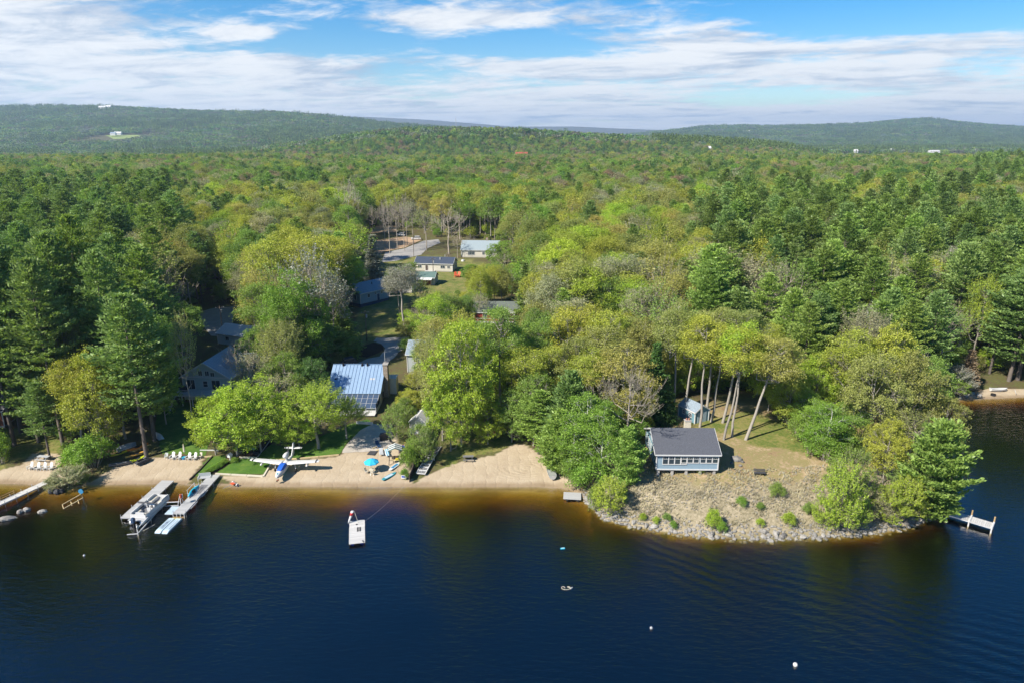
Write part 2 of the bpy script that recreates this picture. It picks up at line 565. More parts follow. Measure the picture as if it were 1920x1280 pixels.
def build_ground():
    ys = np.concatenate([np.arange(50, 84, 2.0), np.arange(84, 152, 0.45), 152 * 1.025 ** np.arange(0, 184)])
    aa = np.linspace(-1.12, 1.12, 430)
    Yg, Ag = np.meshgrid(ys, aa, indexing='ij')
    Xg = Ag * Yg
    x, y = Xg.ravel(), Yg.ravel()
    z = height(x, y)
    ny, na = len(ys), len(aa)
    i = np.arange(ny * na).reshape(ny, na)
    F = np.stack([i[:-1, :-1], i[:-1, 1:], i[1:, 1:], i[1:, :-1]], -1).reshape(-1, 4)
    sd = sdist(x, y)
    jx, jy = x + (fbm(x / 2, y / 2, 3) - .5) * 3, y + (fbm(x / 2 + 9, y / 2, 3) - .5) * 3
    sand = np.where(sd < 0.4, np.where(sd < -.6, np.clip(.25 + 1.1 * fbm(x / 5, y / 2.2, 4), .3, 1), 1.0), 0.0)
    for P in SANDS:
        sand = np.maximum(sand, inpoly(x + (jx - x) * .25, y + (jy - y) * .25, P) * 1.0)
    grass = np.zeros_like(x)
    for P in GRASSES:
        grass = np.maximum(grass, inpoly(jx, jy, P) * 1.0)
    bank = sstep(x, 10.5, 13) * (1 - sstep(y, 118, 124)) * (sd > -0.3)
    top = inpoly(jx, jy, POINT_TOP) * 1.0
    rock = bank * (1 - sstep(sd + (jx - x) * 1.2, 7, 11)) * (1 - top)
    sand = np.where((x > 11.5) & (y < 120) & (x < 75), np.where(sd < 0, 0.06, 0), sand)
    me = np_mesh('ground', np.stack([x, y, z], -1), F, smooth=True)
    at = me.attributes.new('cover', 'FLOAT_COLOR', 'POINT')
    at.data.foreach_set('color', np.stack([sand, grass, rock, np.maximum(top, bank)], -1).astype(np.float32).ravel())
    wet = (1 - sstep(sd + (jx - x) * .35, .5, 1.9)) * (sd > -1.0)
    me.attributes.new('wet', 'FLOAT', 'POINT').data.foreach_set('value', wet.astype(np.float32))
    m = bpy.data.materials.new('ground')
    m.use_nodes = True
    t = NT(m.node_tree)
    out = t.n('ShaderNodeOutputMaterial')
    b = t.n('ShaderNodeBsdfPrincipled', i_Roughness=0.92)
    b.inputs['Specular IOR Level'].default_value = 0.15
    co = t.n('ShaderNodeNewGeometry').outputs['Position']
    a = t.n('ShaderNodeAttribute', attribute_name='cover')
    sep = t.n('ShaderNodeSeparateColor', i_Color=a.outputs['Color'])
    n1 = t.noise(co, 0.35, 6, 0.65)
    n2 = t.noise(co, 2.2, 6, 0.7)
    n3 = t.noise(co, 9.0, 4, 0.7)
    floor = t.ramp(t.m('ADD', t.m('MULTIPLY', n1, .5), t.m('MULTIPLY', n2, .5)),
                   [(0.32, (0.055, 0.042, 0.022)), (0.45, (0.10, 0.075, 0.04)), (0.55, (0.09, 0.10, 0.03)), (0.7, (0.20, 0.15, 0.08))])
    sandc = t.ramp(t.m('ADD', t.m('MULTIPLY', n1, .55), t.m('MULTIPLY', n3, .45)),
                   [(0.3, (0.29, 0.225, 0.15)), (0.5, (0.39, 0.315, 0.22)), (0.72, (0.47, 0.395, 0.29))])
    grassc = t.ramp(t.m('ADD', t.m('MULTIPLY', n1, .5), t.m('MULTIPLY', n2, .5)),
                    [(0.3, (0.05, 0.09, 0.018)), (0.45, (0.11, 0.14, 0.03)), (0.55, (0.20, 0.18, 0.06)), (0.7, (0.27, 0.21, 0.11))])
    topc = t.ramp(t.m('ADD', t.m('MULTIPLY', n1, .55), t.m('MULTIPLY', n2, .45)),
                  [(0.34, (0.14, 0.095, 0.05)), (0.44, (0.28, 0.20, 0.11)), (0.50, (0.21, 0.19, 0.075)), (0.56, (0.31, 0.23, 0.13)), (0.66, (0.40, 0.31, 0.20))])
    rockc = t.ramp(t.m('ADD', t.m('MULTIPLY', n1, .25), t.m('ADD', t.m('MULTIPLY', n2, .4), t.m('MULTIPLY', n3, .35))),
                   [(0.38, (0.09, 0.08, 0.04)), (0.46, (0.21, 0.18, 0.11)), (0.53, (0.31, 0.26, 0.175)), (0.64, (0.43, 0.37, 0.27))])
    c = t.mix(a.outputs['Alpha'], floor, topc)
    c = t.mix(sep.outputs[1], c, grassc)
    c = t.mix(sep.outputs[2], c, rockc)
    wetf = t.n('ShaderNodeAttribute', attribute_name='wet').outputs['Fac']
    sandc = t.mix(t.m('MULTIPLY', wetf, 0.75), sandc, t.mix(1.0, sandc, (0.60, 0.53, 0.45), 'MULTIPLY'))
    c = t.mix(sep.outputs[0], c, sandc)
    ctr = G(985, 876)
    sp = t.n('ShaderNodeSeparateXYZ', i_Vector=co)
    ex = t.m('DIVIDE', t.m('SUBTRACT', sp.outputs[0], ctr.x), 1.5)
    ey = t.m('SUBTRACT', sp.outputs[1], ctr.y)
    rad = t.m('SQRT', t.m('ADD', t.m('MULTIPLY', ex, ex), t.m('MULTIPLY', ey, ey)))
    rake = t.m('MULTIPLY', t.m('SINE', t.m('MULTIPLY', t.m('ADD', rad, t.m('MULTIPLY', n1, 1.2)), 9.0)), t.m('MULTIPLY', t.rng(rad, 2.2, 4.6, 1.0, 0.0), sep.outputs[0]))
    ruts = t.m('MULTIPLY', t.m('POWER', t.m('ABSOLUTE', t.m('SINE', t.m('MULTIPLY', t.m('ADD', sp.outputs[0], t.m('MULTIPLY', n1, 3.0)), 1.7))), 24.0), sep.outputs[0])
    t.link(c, b.inputs['Base Color'])
    bp = t.n('ShaderNodeBump', i_Strength=0.6, i_Distance=0.12)
    t.link(t.m('SUBTRACT', t.m('ADD', t.m('ADD', n2, t.m('MULTIPLY', n3, .4)), t.m('MULTIPLY', rake, .22)), t.m('MULTIPLY', ruts, .35)), bp.inputs['Height'])
    t.link(bp.outputs[0], b.inputs['Normal'])
    t.link(b.outputs[0], out.inputs['Surface'])
    me.materials.append(m)
    return tag(link('ground', me), 'wooded lake shore ground rising inland to the far hills', 'ground', None, 'structure')


ground = build_ground()


def drape(name, pts_px, m, label, off=0.04, step=0.8, kind='structure', world=None):
    P = px_poly(pts_px) if world is None else np.array(world)
    # subdivide the outline, fill with a grid, triangulate, lay on the terrain
    out = []
    for i in range(len(P)):
        a, b = P[i], P[(i + 1) % len(P)]
        k = max(1, int(np.hypot(*(b - a)) / step))
        out += [a + (b - a) * j / k for j in range(k)]
    out = np.array(out)
    if step < 1:
        out = out + rng.normal(0, .09, out.shape)          # ragged edge
    x0, y0 = P.min(0)
    x1, y1 = P.max(0)
    gx, gy = np.meshgrid(np.arange(x0, x1, step), np.arange(y0, y1, step))
    g = np.stack([gx.ravel(), gy.ravel()], -1) + rng.uniform(-.1, .1, (gx.size, 2)) * step
    g = g[inpoly(g[:, 0], g[:, 1], P)]
    pts = [Vector(p) for p in np.concatenate([out, g])]
    n = len(out)
    vs, es, fs, *_ = delaunay_2d_cdt(pts, [(i, (i + 1) % n) for i in range(n)], [list(range(n))], 1, 1e-4)
    V = np.array([tuple(v) for v in vs])
    z = height(V[:, 0], V[:, 1]) + off
    mb = MB()
    mb.add(np.stack([V[:, 0], V[:, 1], z], -1), fs)
    o = mb.build(name, m, smooth=True)
    return tag(o, label, None, None, kind)


def ground_mat(name, stops, s1=0.6, s2=5.0, bump=0.3, rough=0.95):
    m = bpy.data.materials.new(name)
    m.use_nodes = True
    t = NT(m.node_tree)
    out = t.n('ShaderNodeOutputMaterial')
    b = t.n('ShaderNodeBsdfPrincipled', i_Roughness=rough)
    b.inputs['Specular IOR Level'].default_value = 0.15
    co = t.n('ShaderNodeNewGeometry').outputs['Position']
    n1, n2 = t.noise(co, s1, 6, 0.65), t.noise(co, s2, 5, 0.7)
    t.link(t.ramp(t.m('ADD', t.m('MULTIPLY', n1, .55), t.m('MULTIPLY', n2, .45)), stops), b.inputs['Base Color'])
    bp = t.n('ShaderNodeBump', i_Strength=bump, i_Distance=0.06)
    t.link(n2, bp.inputs['Height'])
    t.link(bp.outputs[0], b.inputs['Normal'])
    t.link(b.outputs[0], out.inputs['Surface'])
    return m


M['lawn'] = ground_mat('lawn', [(0.3, (0.03, 0.075, 0.012)), (0.5, (0.065, 0.135, 0.02)), (0.7, (0.14, 0.19, 0.04))], 0.5, 6)
M['drygrass'] = ground_mat('dry_grass', [(0.3, (0.10, 0.11, 0.03)), (0.5, (0.21, 0.18, 0.07)), (0.7, (0.30, 0.23, 0.12))], 0.25, 3)
M['gravel'] = ground_mat('gravel_drive', [(0.3, (0.20, 0.19, 0.18)), (0.5, (0.29, 0.28, 0.265)), (0.7, (0.36, 0.345, 0.32))], 0.5, 12)
M['asphalt'] = ground_mat('asphalt', [(0.3, (0.10, 0.10, 0.105)), (0.5, (0.15, 0.15, 0.155)), (0.7, (0.19, 0.19, 0.19))], 0.5, 12)
M['mulch'] = ground_mat('mulch', [(0.3, (0.012, 0.009, 0.007)), (0.5, (0.025, 0.018, 0.013)), (0.7, (0.045, 0.03, 0.02))], 1, 9, 0.8)
M['dirt'] = ground_mat('dirt', [(0.3, (0.27, 0.17, 0.10)), (0.5, (0.38, 0.26, 0.16)), (0.7, (0.46, 0.34, 0.22))], 0.3, 4)
M['patio'] = ground_mat('patio_paving', [(0.3, (0.30, 0.27, 0.23)), (0.5, (0.40, 0.36, 0.31)), (0.7, (0.48, 0.44, 0.38))], 0.8, 9)
M['field'] = ground_mat('field', [(0.3, (0.16, 0.22, 0.06)), (0.5, (0.22, 0.28, 0.08)), (0.7, (0.30, 0.32, 0.12))], 0.02, 0.2)

drape('lawn', [(402, 887), (450, 858), (500, 832), (560, 838), (640, 800), (690, 785), (700, 795), (650, 830), (638, 850), (560, 858), (510, 862), (494, 888)], M['lawn'], 'mown lawn between the hedge bed and the seaplane')
drape('lawn', [(300, 756), (380, 752), (400, 800), (385, 856), (340, 850), (305, 850), (290, 800)], M['lawn'], 'shaded lawn below the grey deck house')
drape('lawn', [(365, 893), (390, 858), (420, 852), (425, 865), (385, 890)], M['lawn'], 'grass strip beside the low hedge')
drape('planting_bed', [(396, 886), (430, 862), (455, 850), (500, 805), (520, 800), (512, 830), (482, 856), (440, 861), (404, 888)], M['mulch'], 'dark mulch bed under the low hedge', 0.06)
drape('patio', [(641, 848), (652, 830), (675, 806), (700, 795), (735, 795), (735, 838), (712, 846)], M['patio'], 'shaded gravel patio above the sand', 0.06)
drape('driveway', [(645, 705), (668, 682), (690, 672), (712, 668), (722, 655), (715, 645), (700, 640), (705, 634), (765, 632), (768, 645), (740, 668), (725, 682), (700, 705)], M['gravel'], 'grey gravel driveway curving round a dark island', 0.06)
drape('planting_island', [(672, 668), (680, 650), (700, 643), (718, 648), (720, 657), (706, 664), (688, 671)], M['mulch'], 'dark mulch island inside the driveway curve', 0.16)
drape('road', [(372, 586), (400, 578), (440, 575), (436, 612), (425, 632), (396, 630), (376, 606)], M['gravel'], 'shaded grey lane behind the deck house', 0.06, 1.5)
drape('road', [(715, 492), (722, 474), (760, 466), (795, 452), (822, 449), (826, 456), (802, 466), (790, 478), (740, 490)], M['gravel'], 'pale gravel road past the trailer homes', 0.06, 2)
drape('dirt_lot', [(700, 478), (705, 452), (760, 444), (792, 450), (760, 464), (722, 472)], M['dirt'], 'bare tan dirt lot among thin trunks', 0.06, 2)
drape('dirt_lot', [(694, 437), (706, 424), (745, 424), (742, 436)], M['dirt'], 'small dirt patch at the edge of the woods', 0.06, 2)


def far_patch(u0, u1, y0, y1, label):
    """a clearing seen between two azimuths, from y0 to y1 metres out"""
    a0, a1 = view_dir(u0, 280), view_dir(u1, 280)
    k0, k1 = a0.x / a0.y, a1.x / a1.y
    drape('far_field', None, M['field'], label, 1.0, 45, world=[(k0 * y0, y0), (k1 * y0, y0 * 1.02), (k1 * y1, y1), (k0 * y1 * 1.01, y1 * .99)])


far_patch(-20, 120, 1500, 1900, 'pale field in the valley below the long ridge')
far_patch(1800, 1960, 1600, 2300, 'pale field beyond the woods under the mountain')
far_patch(216, 262, 2900, 3080, 'clearing round the white farm on the hill')
far_patch(1470, 1580, 1900, 2150, 'pale strip of open land in the far valley')


# ------------------------------------------------------------------ water
def build_water():
    m = bpy.data.materials.new('lake_water')
    m.use_nodes = True
    t = NT(m.node_tree)
    out = t.n('ShaderNodeOutputMaterial')
    geo = t.n('ShaderNodeNewGeometry')
    co = geo.outputs['Position']
    sep = t.n('ShaderNodeSeparateXYZ', i_Vector=co)
    # wind ripples, crests lying slightly slanted, in drifting cat's-paws
    mp = t.n('ShaderNodeMapping', i_Rotation=(0, 0, R(24)), i_Scale=(0.55, 1.5, 1))
    t.link(co, mp.inputs['Vector'])
    rip = t.noise(mp.outputs[0], 1.25, 4, 0.6, 0.4)
    mp2 = t.n('ShaderNodeMapping', i_Rotation=(0, 0, R(-12)), i_Scale=(0.6, 1.3, 1))
    t.link(co, mp2.inputs['Vector'])
    rip2 = t.noise(mp2.outputs[0], 2.9, 3, 0.6, 0.2)
    patch = t.rng(t.noise(co, 0.035, 3, 0.5), 0.35, 0.65, 0.35, 1.0)
    h = t.m('MULTIPLY', t.m('ADD', rip, t.m('MULTIPLY', rip2, 0.3)), patch)
    # old boat wake running out from the point towards the lower right
    wk = t.n('ShaderNodeMapping', i_Rotation=(0, 0, R(31)))
    t.link(co, wk.inputs['Vector'])
    ws = t.n('ShaderNodeSeparateXYZ', i_Vector=wk.outputs[0])
    yy = t.m('ADD', ws.outputs[1], t.m('MULTIPLY', t.noise(co, 0.08, 2, 0.5), 5.0))
    wave = t.m('SINE', t.m('MULTIPLY', yy, 3.3))
    c0 = W(1560, 1130)
    yw = c0.x * math.sin(R(31)) + c0.y * math.cos(R(31))
    env = t.m('POWER', 2.718, t.m('MULTIPLY', t.m('POWER', t.m('DIVIDE', t.m('SUBTRACT', ws.outputs[1], yw - 1), 8.5), 2.0), -1.0))
    env = t.m('MULTIPLY', env, t.rng(sep.outputs[0], 6.0, 26.0, 0.0, 1.0, True))
    h = t.m('ADD', h, t.m('MULTIPLY', t.m('MULTIPLY', wave, env), 0.16))
    bp = t.n('ShaderNodeBump', i_Strength=0.5, i_Distance=0.25)
    t.link(h, bp.inputs['Height'])
    fr = t.n('ShaderNodeFresnel', i_IOR=1.95)
    t.link(bp.outputs[0], fr.inputs['Normal'])
    tr = t.n('ShaderNodeBsdfTransparent', i_Color=(0.97, 0.97, 0.97, 1))
    gl = t.n('ShaderNodeBsdfGlossy', i_Roughness=0.04, i_Color=(1, 1, 1, 1))
    t.link(bp.outputs[0], gl.inputs['Normal'])
    ms = t.n('ShaderNodeMixShader')
    t.link(t.m('MULTIPLY', fr.outputs[0], t.m('SUBTRACT', 1.0, geo.outputs['Backfacing'])), ms.inputs[0])
    t.link(tr.outputs[0], ms.inputs[1])
    t.link(gl.outputs[0], ms.inputs[2])
    t.link(ms.outputs[0], out.inputs['Surface'])
    va = t.n('ShaderNodeVolumeAbsorption', i_Color=(0.72, 0.605, 0.06, 1), i_Density=3.1)
    t.link(va.outputs[0], out.inputs['Volume'])
    mb = MB()
    mb.box((0, 60, -10), (1600, 400, 20))
    return tag(mb.build('water', m), 'dark blue rippled lake, amber over the shallow sand', None, None, 'structure')


build_water()


def build_haze():
    m = bpy.data.materials.new('haze')
    m.use_nodes = True
    t = NT(m.node_tree)
    out = t.n('ShaderNodeOutputMaterial')
    v = t.n('ShaderNodeVolumePrincipled', i_Density=HAZE)
    v.inputs['Color'].default_value = (0.52, 0.73, 1.0, 1)
    v.inputs['Anisotropy'].default_value = 0.2
    t.link(v.outputs[0], out.inputs['Volume'])
    mb = MB()
    mb.box((0, 6800, 215), (34000, 15400, 480))
    o = mb.build('haze', m)
    return tag(o, 'pale blue summer haze over the hills', None, None, 'stuff')


HAZE = 0.000085

# ------------------------------------------------------------------ trees: shapes
def norm(v):
    return v / np.maximum(np.linalg.norm(v, axis=-1, keepdims=True), 1e-9)


def tubes(P0, P1, R0, R1, k=5):
    P0, P1 = np.asarray(P0, float), np.asarray(P1, float)
    n = len(P0)
    d = norm(P1 - P0)
    up = np.where(np.abs(d[:, 2:3]) < 0.9, [[0, 0, 1.0]], [[1.0, 0, 0]])
    a = norm(np.cross(d, up))
    b = np.cross(a, d)
    th = np.arange(k) * 2 * np.pi / k
    ring = a[:, None] * np.cos(th)[None, :, None] + b[:, None] * np.sin(th)[None, :, None]
    V = np.concatenate([P0[:, None] + ring * np.asarray(R0)[:, None, None], P1[:, None] + ring * np.asarray(R1)[:, None, None]], 1)
    base = (np.arange(n) * 2 * k)[:, None]
    i = np.arange(k)
    j = (i + 1) % k
    F = np.stack([base + i, base + j, base + k + j, base + k + i], -1).reshape(-1, 4)
    return V.reshape(-1, 3), F


class Tree:
    def __init__(s):
        s.b = []      # branch segments p0, p1, r0, r1
        s.L = []      # leaf centres, tangent*len, bitangent*width

    def seg(s, p0, p1, r0, r1):
        s.b.append((p0, p1, r0, r1))

    def path(s, pts, r0, r1):
        n = len(pts) - 1
        for i in range(n):
            s.seg(pts[i], pts[i + 1], r0 + (r1 - r0) * i / n, r0 + (r1 - r0) * (i + 1) / n)

    def leaves(s, c, t, b):
        s.L.append((np.asarray(c), np.asarray(t), np.asarray(b)))

    def wood(s):
        P0, P1, R0, R1 = zip(*s.b)
        big = np.array([r > 0.05 for r in R0])
        P0, P1, R0, R1 = map(np.array, (P0, P1, R0, R1))
        V, F = tubes(P0[big], P1[big], R0[big], R1[big], 6)
        if (~big).any():
            V2, F2 = tubes(P0[~big], P1[~big], R0[~big], R1[~big], 3)
            F = np.concatenate([F, F2 + len(V)])
            V = np.concatenate([V, V2])
        return V, F

    def foliage(s, keep=1.0, grow=1.0, seed=0):
        c, t, b = (np.concatenate([l[i] for l in s.L]) for i in range(3))
        if keep < 1:
            k = np.random.default_rng(seed).random(len(c)) < keep
            c, t, b = c[k], t[k] * grow, b[k] * grow
        n = len(c)
        # slightly folded leaf: the two side corners are lifted
        nn = np.cross(norm(t), norm(b)) * np.linalg.norm(b, axis=1)[:, None] * 0.35
        V = np.stack([c - t, c + b + nn, c + t, c - b + nn], 1).reshape(-1, 3)
        F = np.arange(4 * n).reshape(n, 4)
        var = np.repeat(np.random.default_rng(seed + 1).random(n), 4)
        return V, F, var


def rand_dirs(g, n):
    return norm(g.normal(size=(n, 3)))


def leaf_axes(g, n, size, outward=None, bias=0.6, aspect=0.6):
    nrm = g.normal(size=(n, 3))
    nrm[:, 2] += 0.5
    if outward is not None:
        nrm = nrm + outward * bias
    nrm = norm(nrm)
    t = norm(np.cross(nrm, rand_dirs(g, n)))
    b = np.cross(nrm, t)
    s = (size * g.uniform(0.6, 1.3, n))[:, None]
    return t * s, b * s * aspect


def broadleaf(seed, H, Rc, cb, lobes=18, clus=14, nq=18, ls=0.2, streak=0.0, lean=0.0, tr=None, spread=0.62, fill=1.0, lobr=0.36, low=1.55):
    """round-headed tree: trunk, limbs to a set of lobes, twig clusters in each lobe, leaves round each twig"""
    g = np.random.default_rng(seed)
    T = Tree()
    tr = tr or 0.013 * H
    zc = H * (cb + 1) / 2
    hz = H * (1 - cb) / 2
    top = np.array([lean * H, g.uniform(-.03, .03) * H, H * 0.86])
    tp = [np.array([0, 0, -0.4])]
    nseg = 7
    for i in range(1, nseg + 1):
        f = i / nseg
        w = g.normal(size=3) * 0.005 * H * np.array([1, 1, 0])
        tp.append(np.array([top[0] * f ** 1.2, top[1] * f, top[2] * f]) + w * (f < 1))
    T.path(tp, tr, tr * 0.22)
    tp = np.array(tp)

    def on_trunk(z):
        return np.array([np.interp(z, tp[:, 2], tp[:, k]) for k in range(3)])
    i = np.arange(lobes)
    zz = 1 - low * (i + 0.5) / lobes
    ph = i * 2.399 + g.uniform(0, 6)
    rr = np.sqrt(np.maximum(0, 1 - zz ** 2))
    D = np.stack([rr * np.cos(ph), rr * np.sin(ph), zz], -1)
    D = norm(D + g.normal(size=D.shape) * 0.22)
    D *= g.uniform(0.72, 1.12, (lobes, 1))
    ax = on_trunk(zc)
    C = np.stack([ax[0] + D[:, 0] * Rc * spread, ax[1] + D[:, 1] * Rc * spread, zc + D[:, 2] * hz * spread * 1.05], -1)
    for k in range(lobes):
        c = C[k]
        hd = math.hypot(c[0] - ax[0], c[1] - ax[1])
        z0 = max(H * cb * 0.75, min(c[2] - hd * g.uniform(0.5, 1.0) - 0.3, H * 0.8))
        s0 = on_trunk(z0)
        mid = s0 * 0.5 + c * 0.5 + np.array([0, 0, -0.04 * H]) + g.normal(size=3) * 0.02 * H
        r = tr * g.uniform(0.28, 0.45)
        T.path([s0, mid, c], r, r * 0.35)
        lr = Rc * lobr * g.uniform(0.8, 1.25)
        od = norm((c - np.array([ax[0], ax[1], zc - 0.25 * hz]))[None])[0]
        n = int(clus * g.uniform(0.75, 1.25) * fill)
        dirs = norm(rand_dirs(g, n) + od * 0.45 + np.array([0, 0, 0.25]))
        rad = lr * g.uniform(0.45, 1.05, n)[:, None]
        cc = c + dirs * rad * np.array([1, 1, 0.8 if not streak else 1.0])
        for j in range(n):
            base = mid * 0.35 + c * 0.65 if g.random() < 0.4 else c
            T.seg(base, cc[j], r * 0.28, 0.012)
            q = int(nq * g.uniform(0.6, 1.4))
            cr = 0.034 * H * g.uniform(0.7, 1.3)
            if streak:
                td = norm((dirs[j] * 0.55 + od * 0.25 + np.array([0, 0, streak]))[None])[0]
                L = 0.10 * H * g.uniform(0.7, 1.3)
                T.seg(cc[j], cc[j] + td * L, 0.018, 0.006)
                off = td * (g.uniform(-0.25, 1.0, (q, 1)) * L) + g.normal(size=(q, 3)) * cr * 0.28
            else:
                off = g.normal(size=(q, 3)) * cr * np.array([0.62, 0.62, 0.42])
            p = cc[j] + off
            t, b = leaf_axes(g, q, ls, np.repeat(od[None], q, 0), 0.5)
            T.leaves(p, t, b)
    return T


def bare(seed, H, Rc, cb=0.3):
    """leafless tree with a haze of bud-tipped twigs"""
    T = broadleaf(seed, H, Rc, cb, lobes=11, clus=9, nq=5, ls=0.11, streak=1.0, spread=0.66)
    g = np.random.default_rng(seed + 5)
    for (p0, p1, r0, r1) in list(T.b):
        if r0 < 0.06:
            for _ in range(3):
                f = g.uniform(0.3, 1)
                q = p0 + (p1 - p0) * f
                d = norm((p1 - p0)[None])[0] + g.normal(size=3) * 0.5 + np.array([0, 0, 0.5])
                T.seg(q, q + norm(d[None])[0] * g.uniform(0.5, 1.3), 0.02, 0.008)
    return T


def pine(seed, H, Rc, cb, gap=0.95, nb=5, droop=0.0, shape='pine', dens=1.0, tr=None):
    g = np.random.default_rng(seed)
    T = Tree()
    tr = tr or 0.0125 * H
    lean = g.normal(size=2) * 0.012 * H
    tp = [np.array([lean[0] * f, lean[1] * f, H * f * 0.985 - 0.4 * (1 - f)]) for f in np.linspace(0, 1, 7)]
    T.path(tp, tr, 0.03)
    z = H * cb
    while z < H * 0.985:
        f = (z / H - cb) / (1 - cb)
        if shape == 'pine':
            env = (0.62 + 0.9 * f) if f < 0.4 else 0.98 * ((1 - f) / 0.6) ** 0.72
        else:
            env = 1.0 * (1 - f) ** 0.85 + 0.02
        m = nb if f < 0.85 else 4
        ph0 = g.uniform(0, 6.28)
        for k in range(m):
            if shape == 'pine' and g.random() < 0.10:
                continue
            ph = ph0 + k * 2 * math.pi / m + g.normal() * 0.25
            L = max(0.5, Rc * env * g.uniform(0.62, 1.18 if shape == 'pine' else 1.05))
            el = (0.10 + 0.55 * f ** 1.5 if shape == 'pine' else -0.22 + 0.6 * f) + g.normal() * 0.07 - droop
            d = np.array([math.cos(ph) * math.cos(el), math.sin(ph) * math.cos(el), math.sin(el)])
            side = np.array([-math.sin(ph), math.cos(ph), 0])
            p0 = np.array([lean[0] * z / H, lean[1] * z / H, z + g.normal() * 0.12])
            curl = 0.10 * L if shape == 'pine' else 0.06 * L
            mid = p0 + d * L * 0.55 + np.array([0, 0, -curl * 0.5])
            tip = p0 + d * L + np.array([0, 0, curl])
            r = 0.018 + 0.006 * L
            T.path([p0, mid, tip], r, 0.012)
            n = max(3, int(L * 2.1 * dens))
            ts = np.linspace(0.28 if shape == 'pine' else 0.12, 1.0, n) + g.normal(size=n) * 0.02
            for t in ts:
                c = p0 + (mid - p0) * (t / 0.55) if t < 0.55 else mid + (tip - mid) * ((t - 0.55) / 0.45)
                wv = (0.16 + 0.22 * (1 - abs(t - 0.6))) * min(L, 3.2) * g.uniform(0.6, 1.2)
                for sgn in (-1, 0, 1):
                    e = c + side * sgn * wv + d * abs(sgn) * wv * 0.6 + np.array([0, 0, g.normal() * 0.10 + 0.05])
                    q = 6
                    ctr = e + g.normal(size=(q, 3)) * np.array([0.24, 0.24, 0.07]) * (1.0 if H > 12 else H / 14 + .15)
                    ax = norm(d * 0.8 + side * sgn * 0.7 + np.array([0, 0, 0.38 if shape == 'pine' else 0.0]) + g.normal(size=(q, 3)) * 0.45)
                    b = norm(np.cross(ax, norm(g.normal(size=(q, 3)) * 0.6 + np.array([0, 0, 1.0]))))
                    s = (0.30 if H > 12 else 0.2) * g.uniform(0.7, 1.25, (q, 1))
                    T.leaves(ctr, ax * s, b * s * 0.42)
        z += gap * g.uniform(0.8, 1.2) * (1.0 if f < 0.75 else 0.7)
    if shape == 'pine' and cb > 0.2:      # dead stubs below the crown
        for _ in range(9):
            zz = H * g.uniform(cb * 0.45, cb)
            ph = g.uniform(0, 6.28)
            p0 = np.array([lean[0] * zz / H, lean[1] * zz / H, zz])
            T.seg(p0, p0 + np.array([math.cos(ph), math.sin(ph), -0.1]) * g.uniform(0.4, 1.6), 0.025, 0.008)
    return T


def shrub(seed, H, Rc, ls=0.12, lobes=9, clus=10, nq=16, streak=0.0):
    g = np.random.default_rng(seed)
    T = Tree()
    for k in range(lobes):
        ph = k * 2.4 + g.uniform(0, .8)
        f = math.sqrt((k + .5) / lobes)
        c = np.array([math.cos(ph) * f * Rc * 0.75, math.sin(ph) * f * Rc * 0.75, H * (0.72 - 0.35 * f * f) * g.uniform(0.8, 1.1)])
        T.path([np.array([c[0] * .15, c[1] * .15, -0.2]), c * np.array([.6, .6, .6]), c], 0.035, 0.012)
        n = int(clus * g.uniform(.8, 1.2))
        dd = norm(rand_dirs(g, n) + np.array([0, 0, 0.3]))
        cc = c + dd * g.uniform(0.4, 1.0, (n, 1)) * np.array([Rc * .38, Rc * .38, H * .30])
        for j in range(n):
            T.seg(c, cc[j], 0.012, 0.005)
            q = nq
            if streak:
                td = norm((dd[j] * .5 + np.array([0, 0, streak]))[None])[0]
                off = td * g.uniform(-.2, 1, (q, 1)) * H * .22 + g.normal(size=(q, 3)) * .06
            else:
                off = g.normal(size=(q, 3)) * np.array([.25, .25, .18]) * max(0.5, Rc * .45)
            t, b = leaf_axes(g, q, ls)
            T.leaves(cc[j] + off, t, b)
    return T


# ------------------------------------------------------------------ tree prototypes
PROTO = {}       # kind -> list of dicts(T, H, R, trunk mesh, crown mesh)


def add_proto(kind, T, H, Rc, bark, leaf):
    V, F = T.wood()
    tm = np_mesh('trunk', V, F, [M[bark]], smooth=True)
    V, F, var = T.foliage()
    cm = np_mesh('crown', V, F, [M[leaf]])
    cm.attributes.new('leafvar', 'FLOAT', 'POINT').data.foreach_set('value', var.astype(np.float32))
    PROTO.setdefault(kind, []).append(dict(T=T, H=H, R=Rc, tm=tm, cm=cm, bark=bark, leaf=leaf))


for s in range(4):
    add_proto('oak', broadleaf(10 + s, 20, 6.2, 0.26, 26, 17, 42, 0.125), 20, 6.2, 'bark', 'leaf')
for s in range(3):
    add_proto('tall', broadleaf(20 + s, 22, 4.8, 0.44, 22, 16, 38, 0.125), 22, 4.8, 'bark', 'leaf')
for s in range(3):
    add_proto('vase', broadleaf(30 + s, 19, 5.6, 0.16, 26, 17, 36, 0.12, streak=1.1, spread=0.6), 19, 5.6, 'bark', 'leaf')
for s in range(2):
    add_proto('sparse', broadleaf(40 + s, 20, 5.4, 0.38, 17, 11, 13, 0.17, streak=0.6), 20, 5.4, 'twig', 'leaf')
for s in range(3):
    add_proto('bushy', broadleaf(120 + s, 13, 5.2, 0.02, 32, 17, 40, 0.115, low=1.92, spread=0.66), 13, 5.2, 'bark', 'leaf')
for s in range(2):
    add_proto('birch', broadleaf(50 + s, 16, 3.9, 0.08, 24, 15, 34, 0.115, tr=0.13, low=1.85), 16, 3.9, 'birch', 'leaf')
for s in range(2):
    add_proto('bare', bare(60 + s, 18, 4.6), 18, 4.6, 'twig', 'leaf')
for s in range(4):
    add_proto('pine', pine(70 + s, 27, (5.0, 5.6, 4.6, 5.2)[s], (0.34, 0.28, 0.42, 0.22)[s]), 27, 5.2, 'barkdark', 'needle')
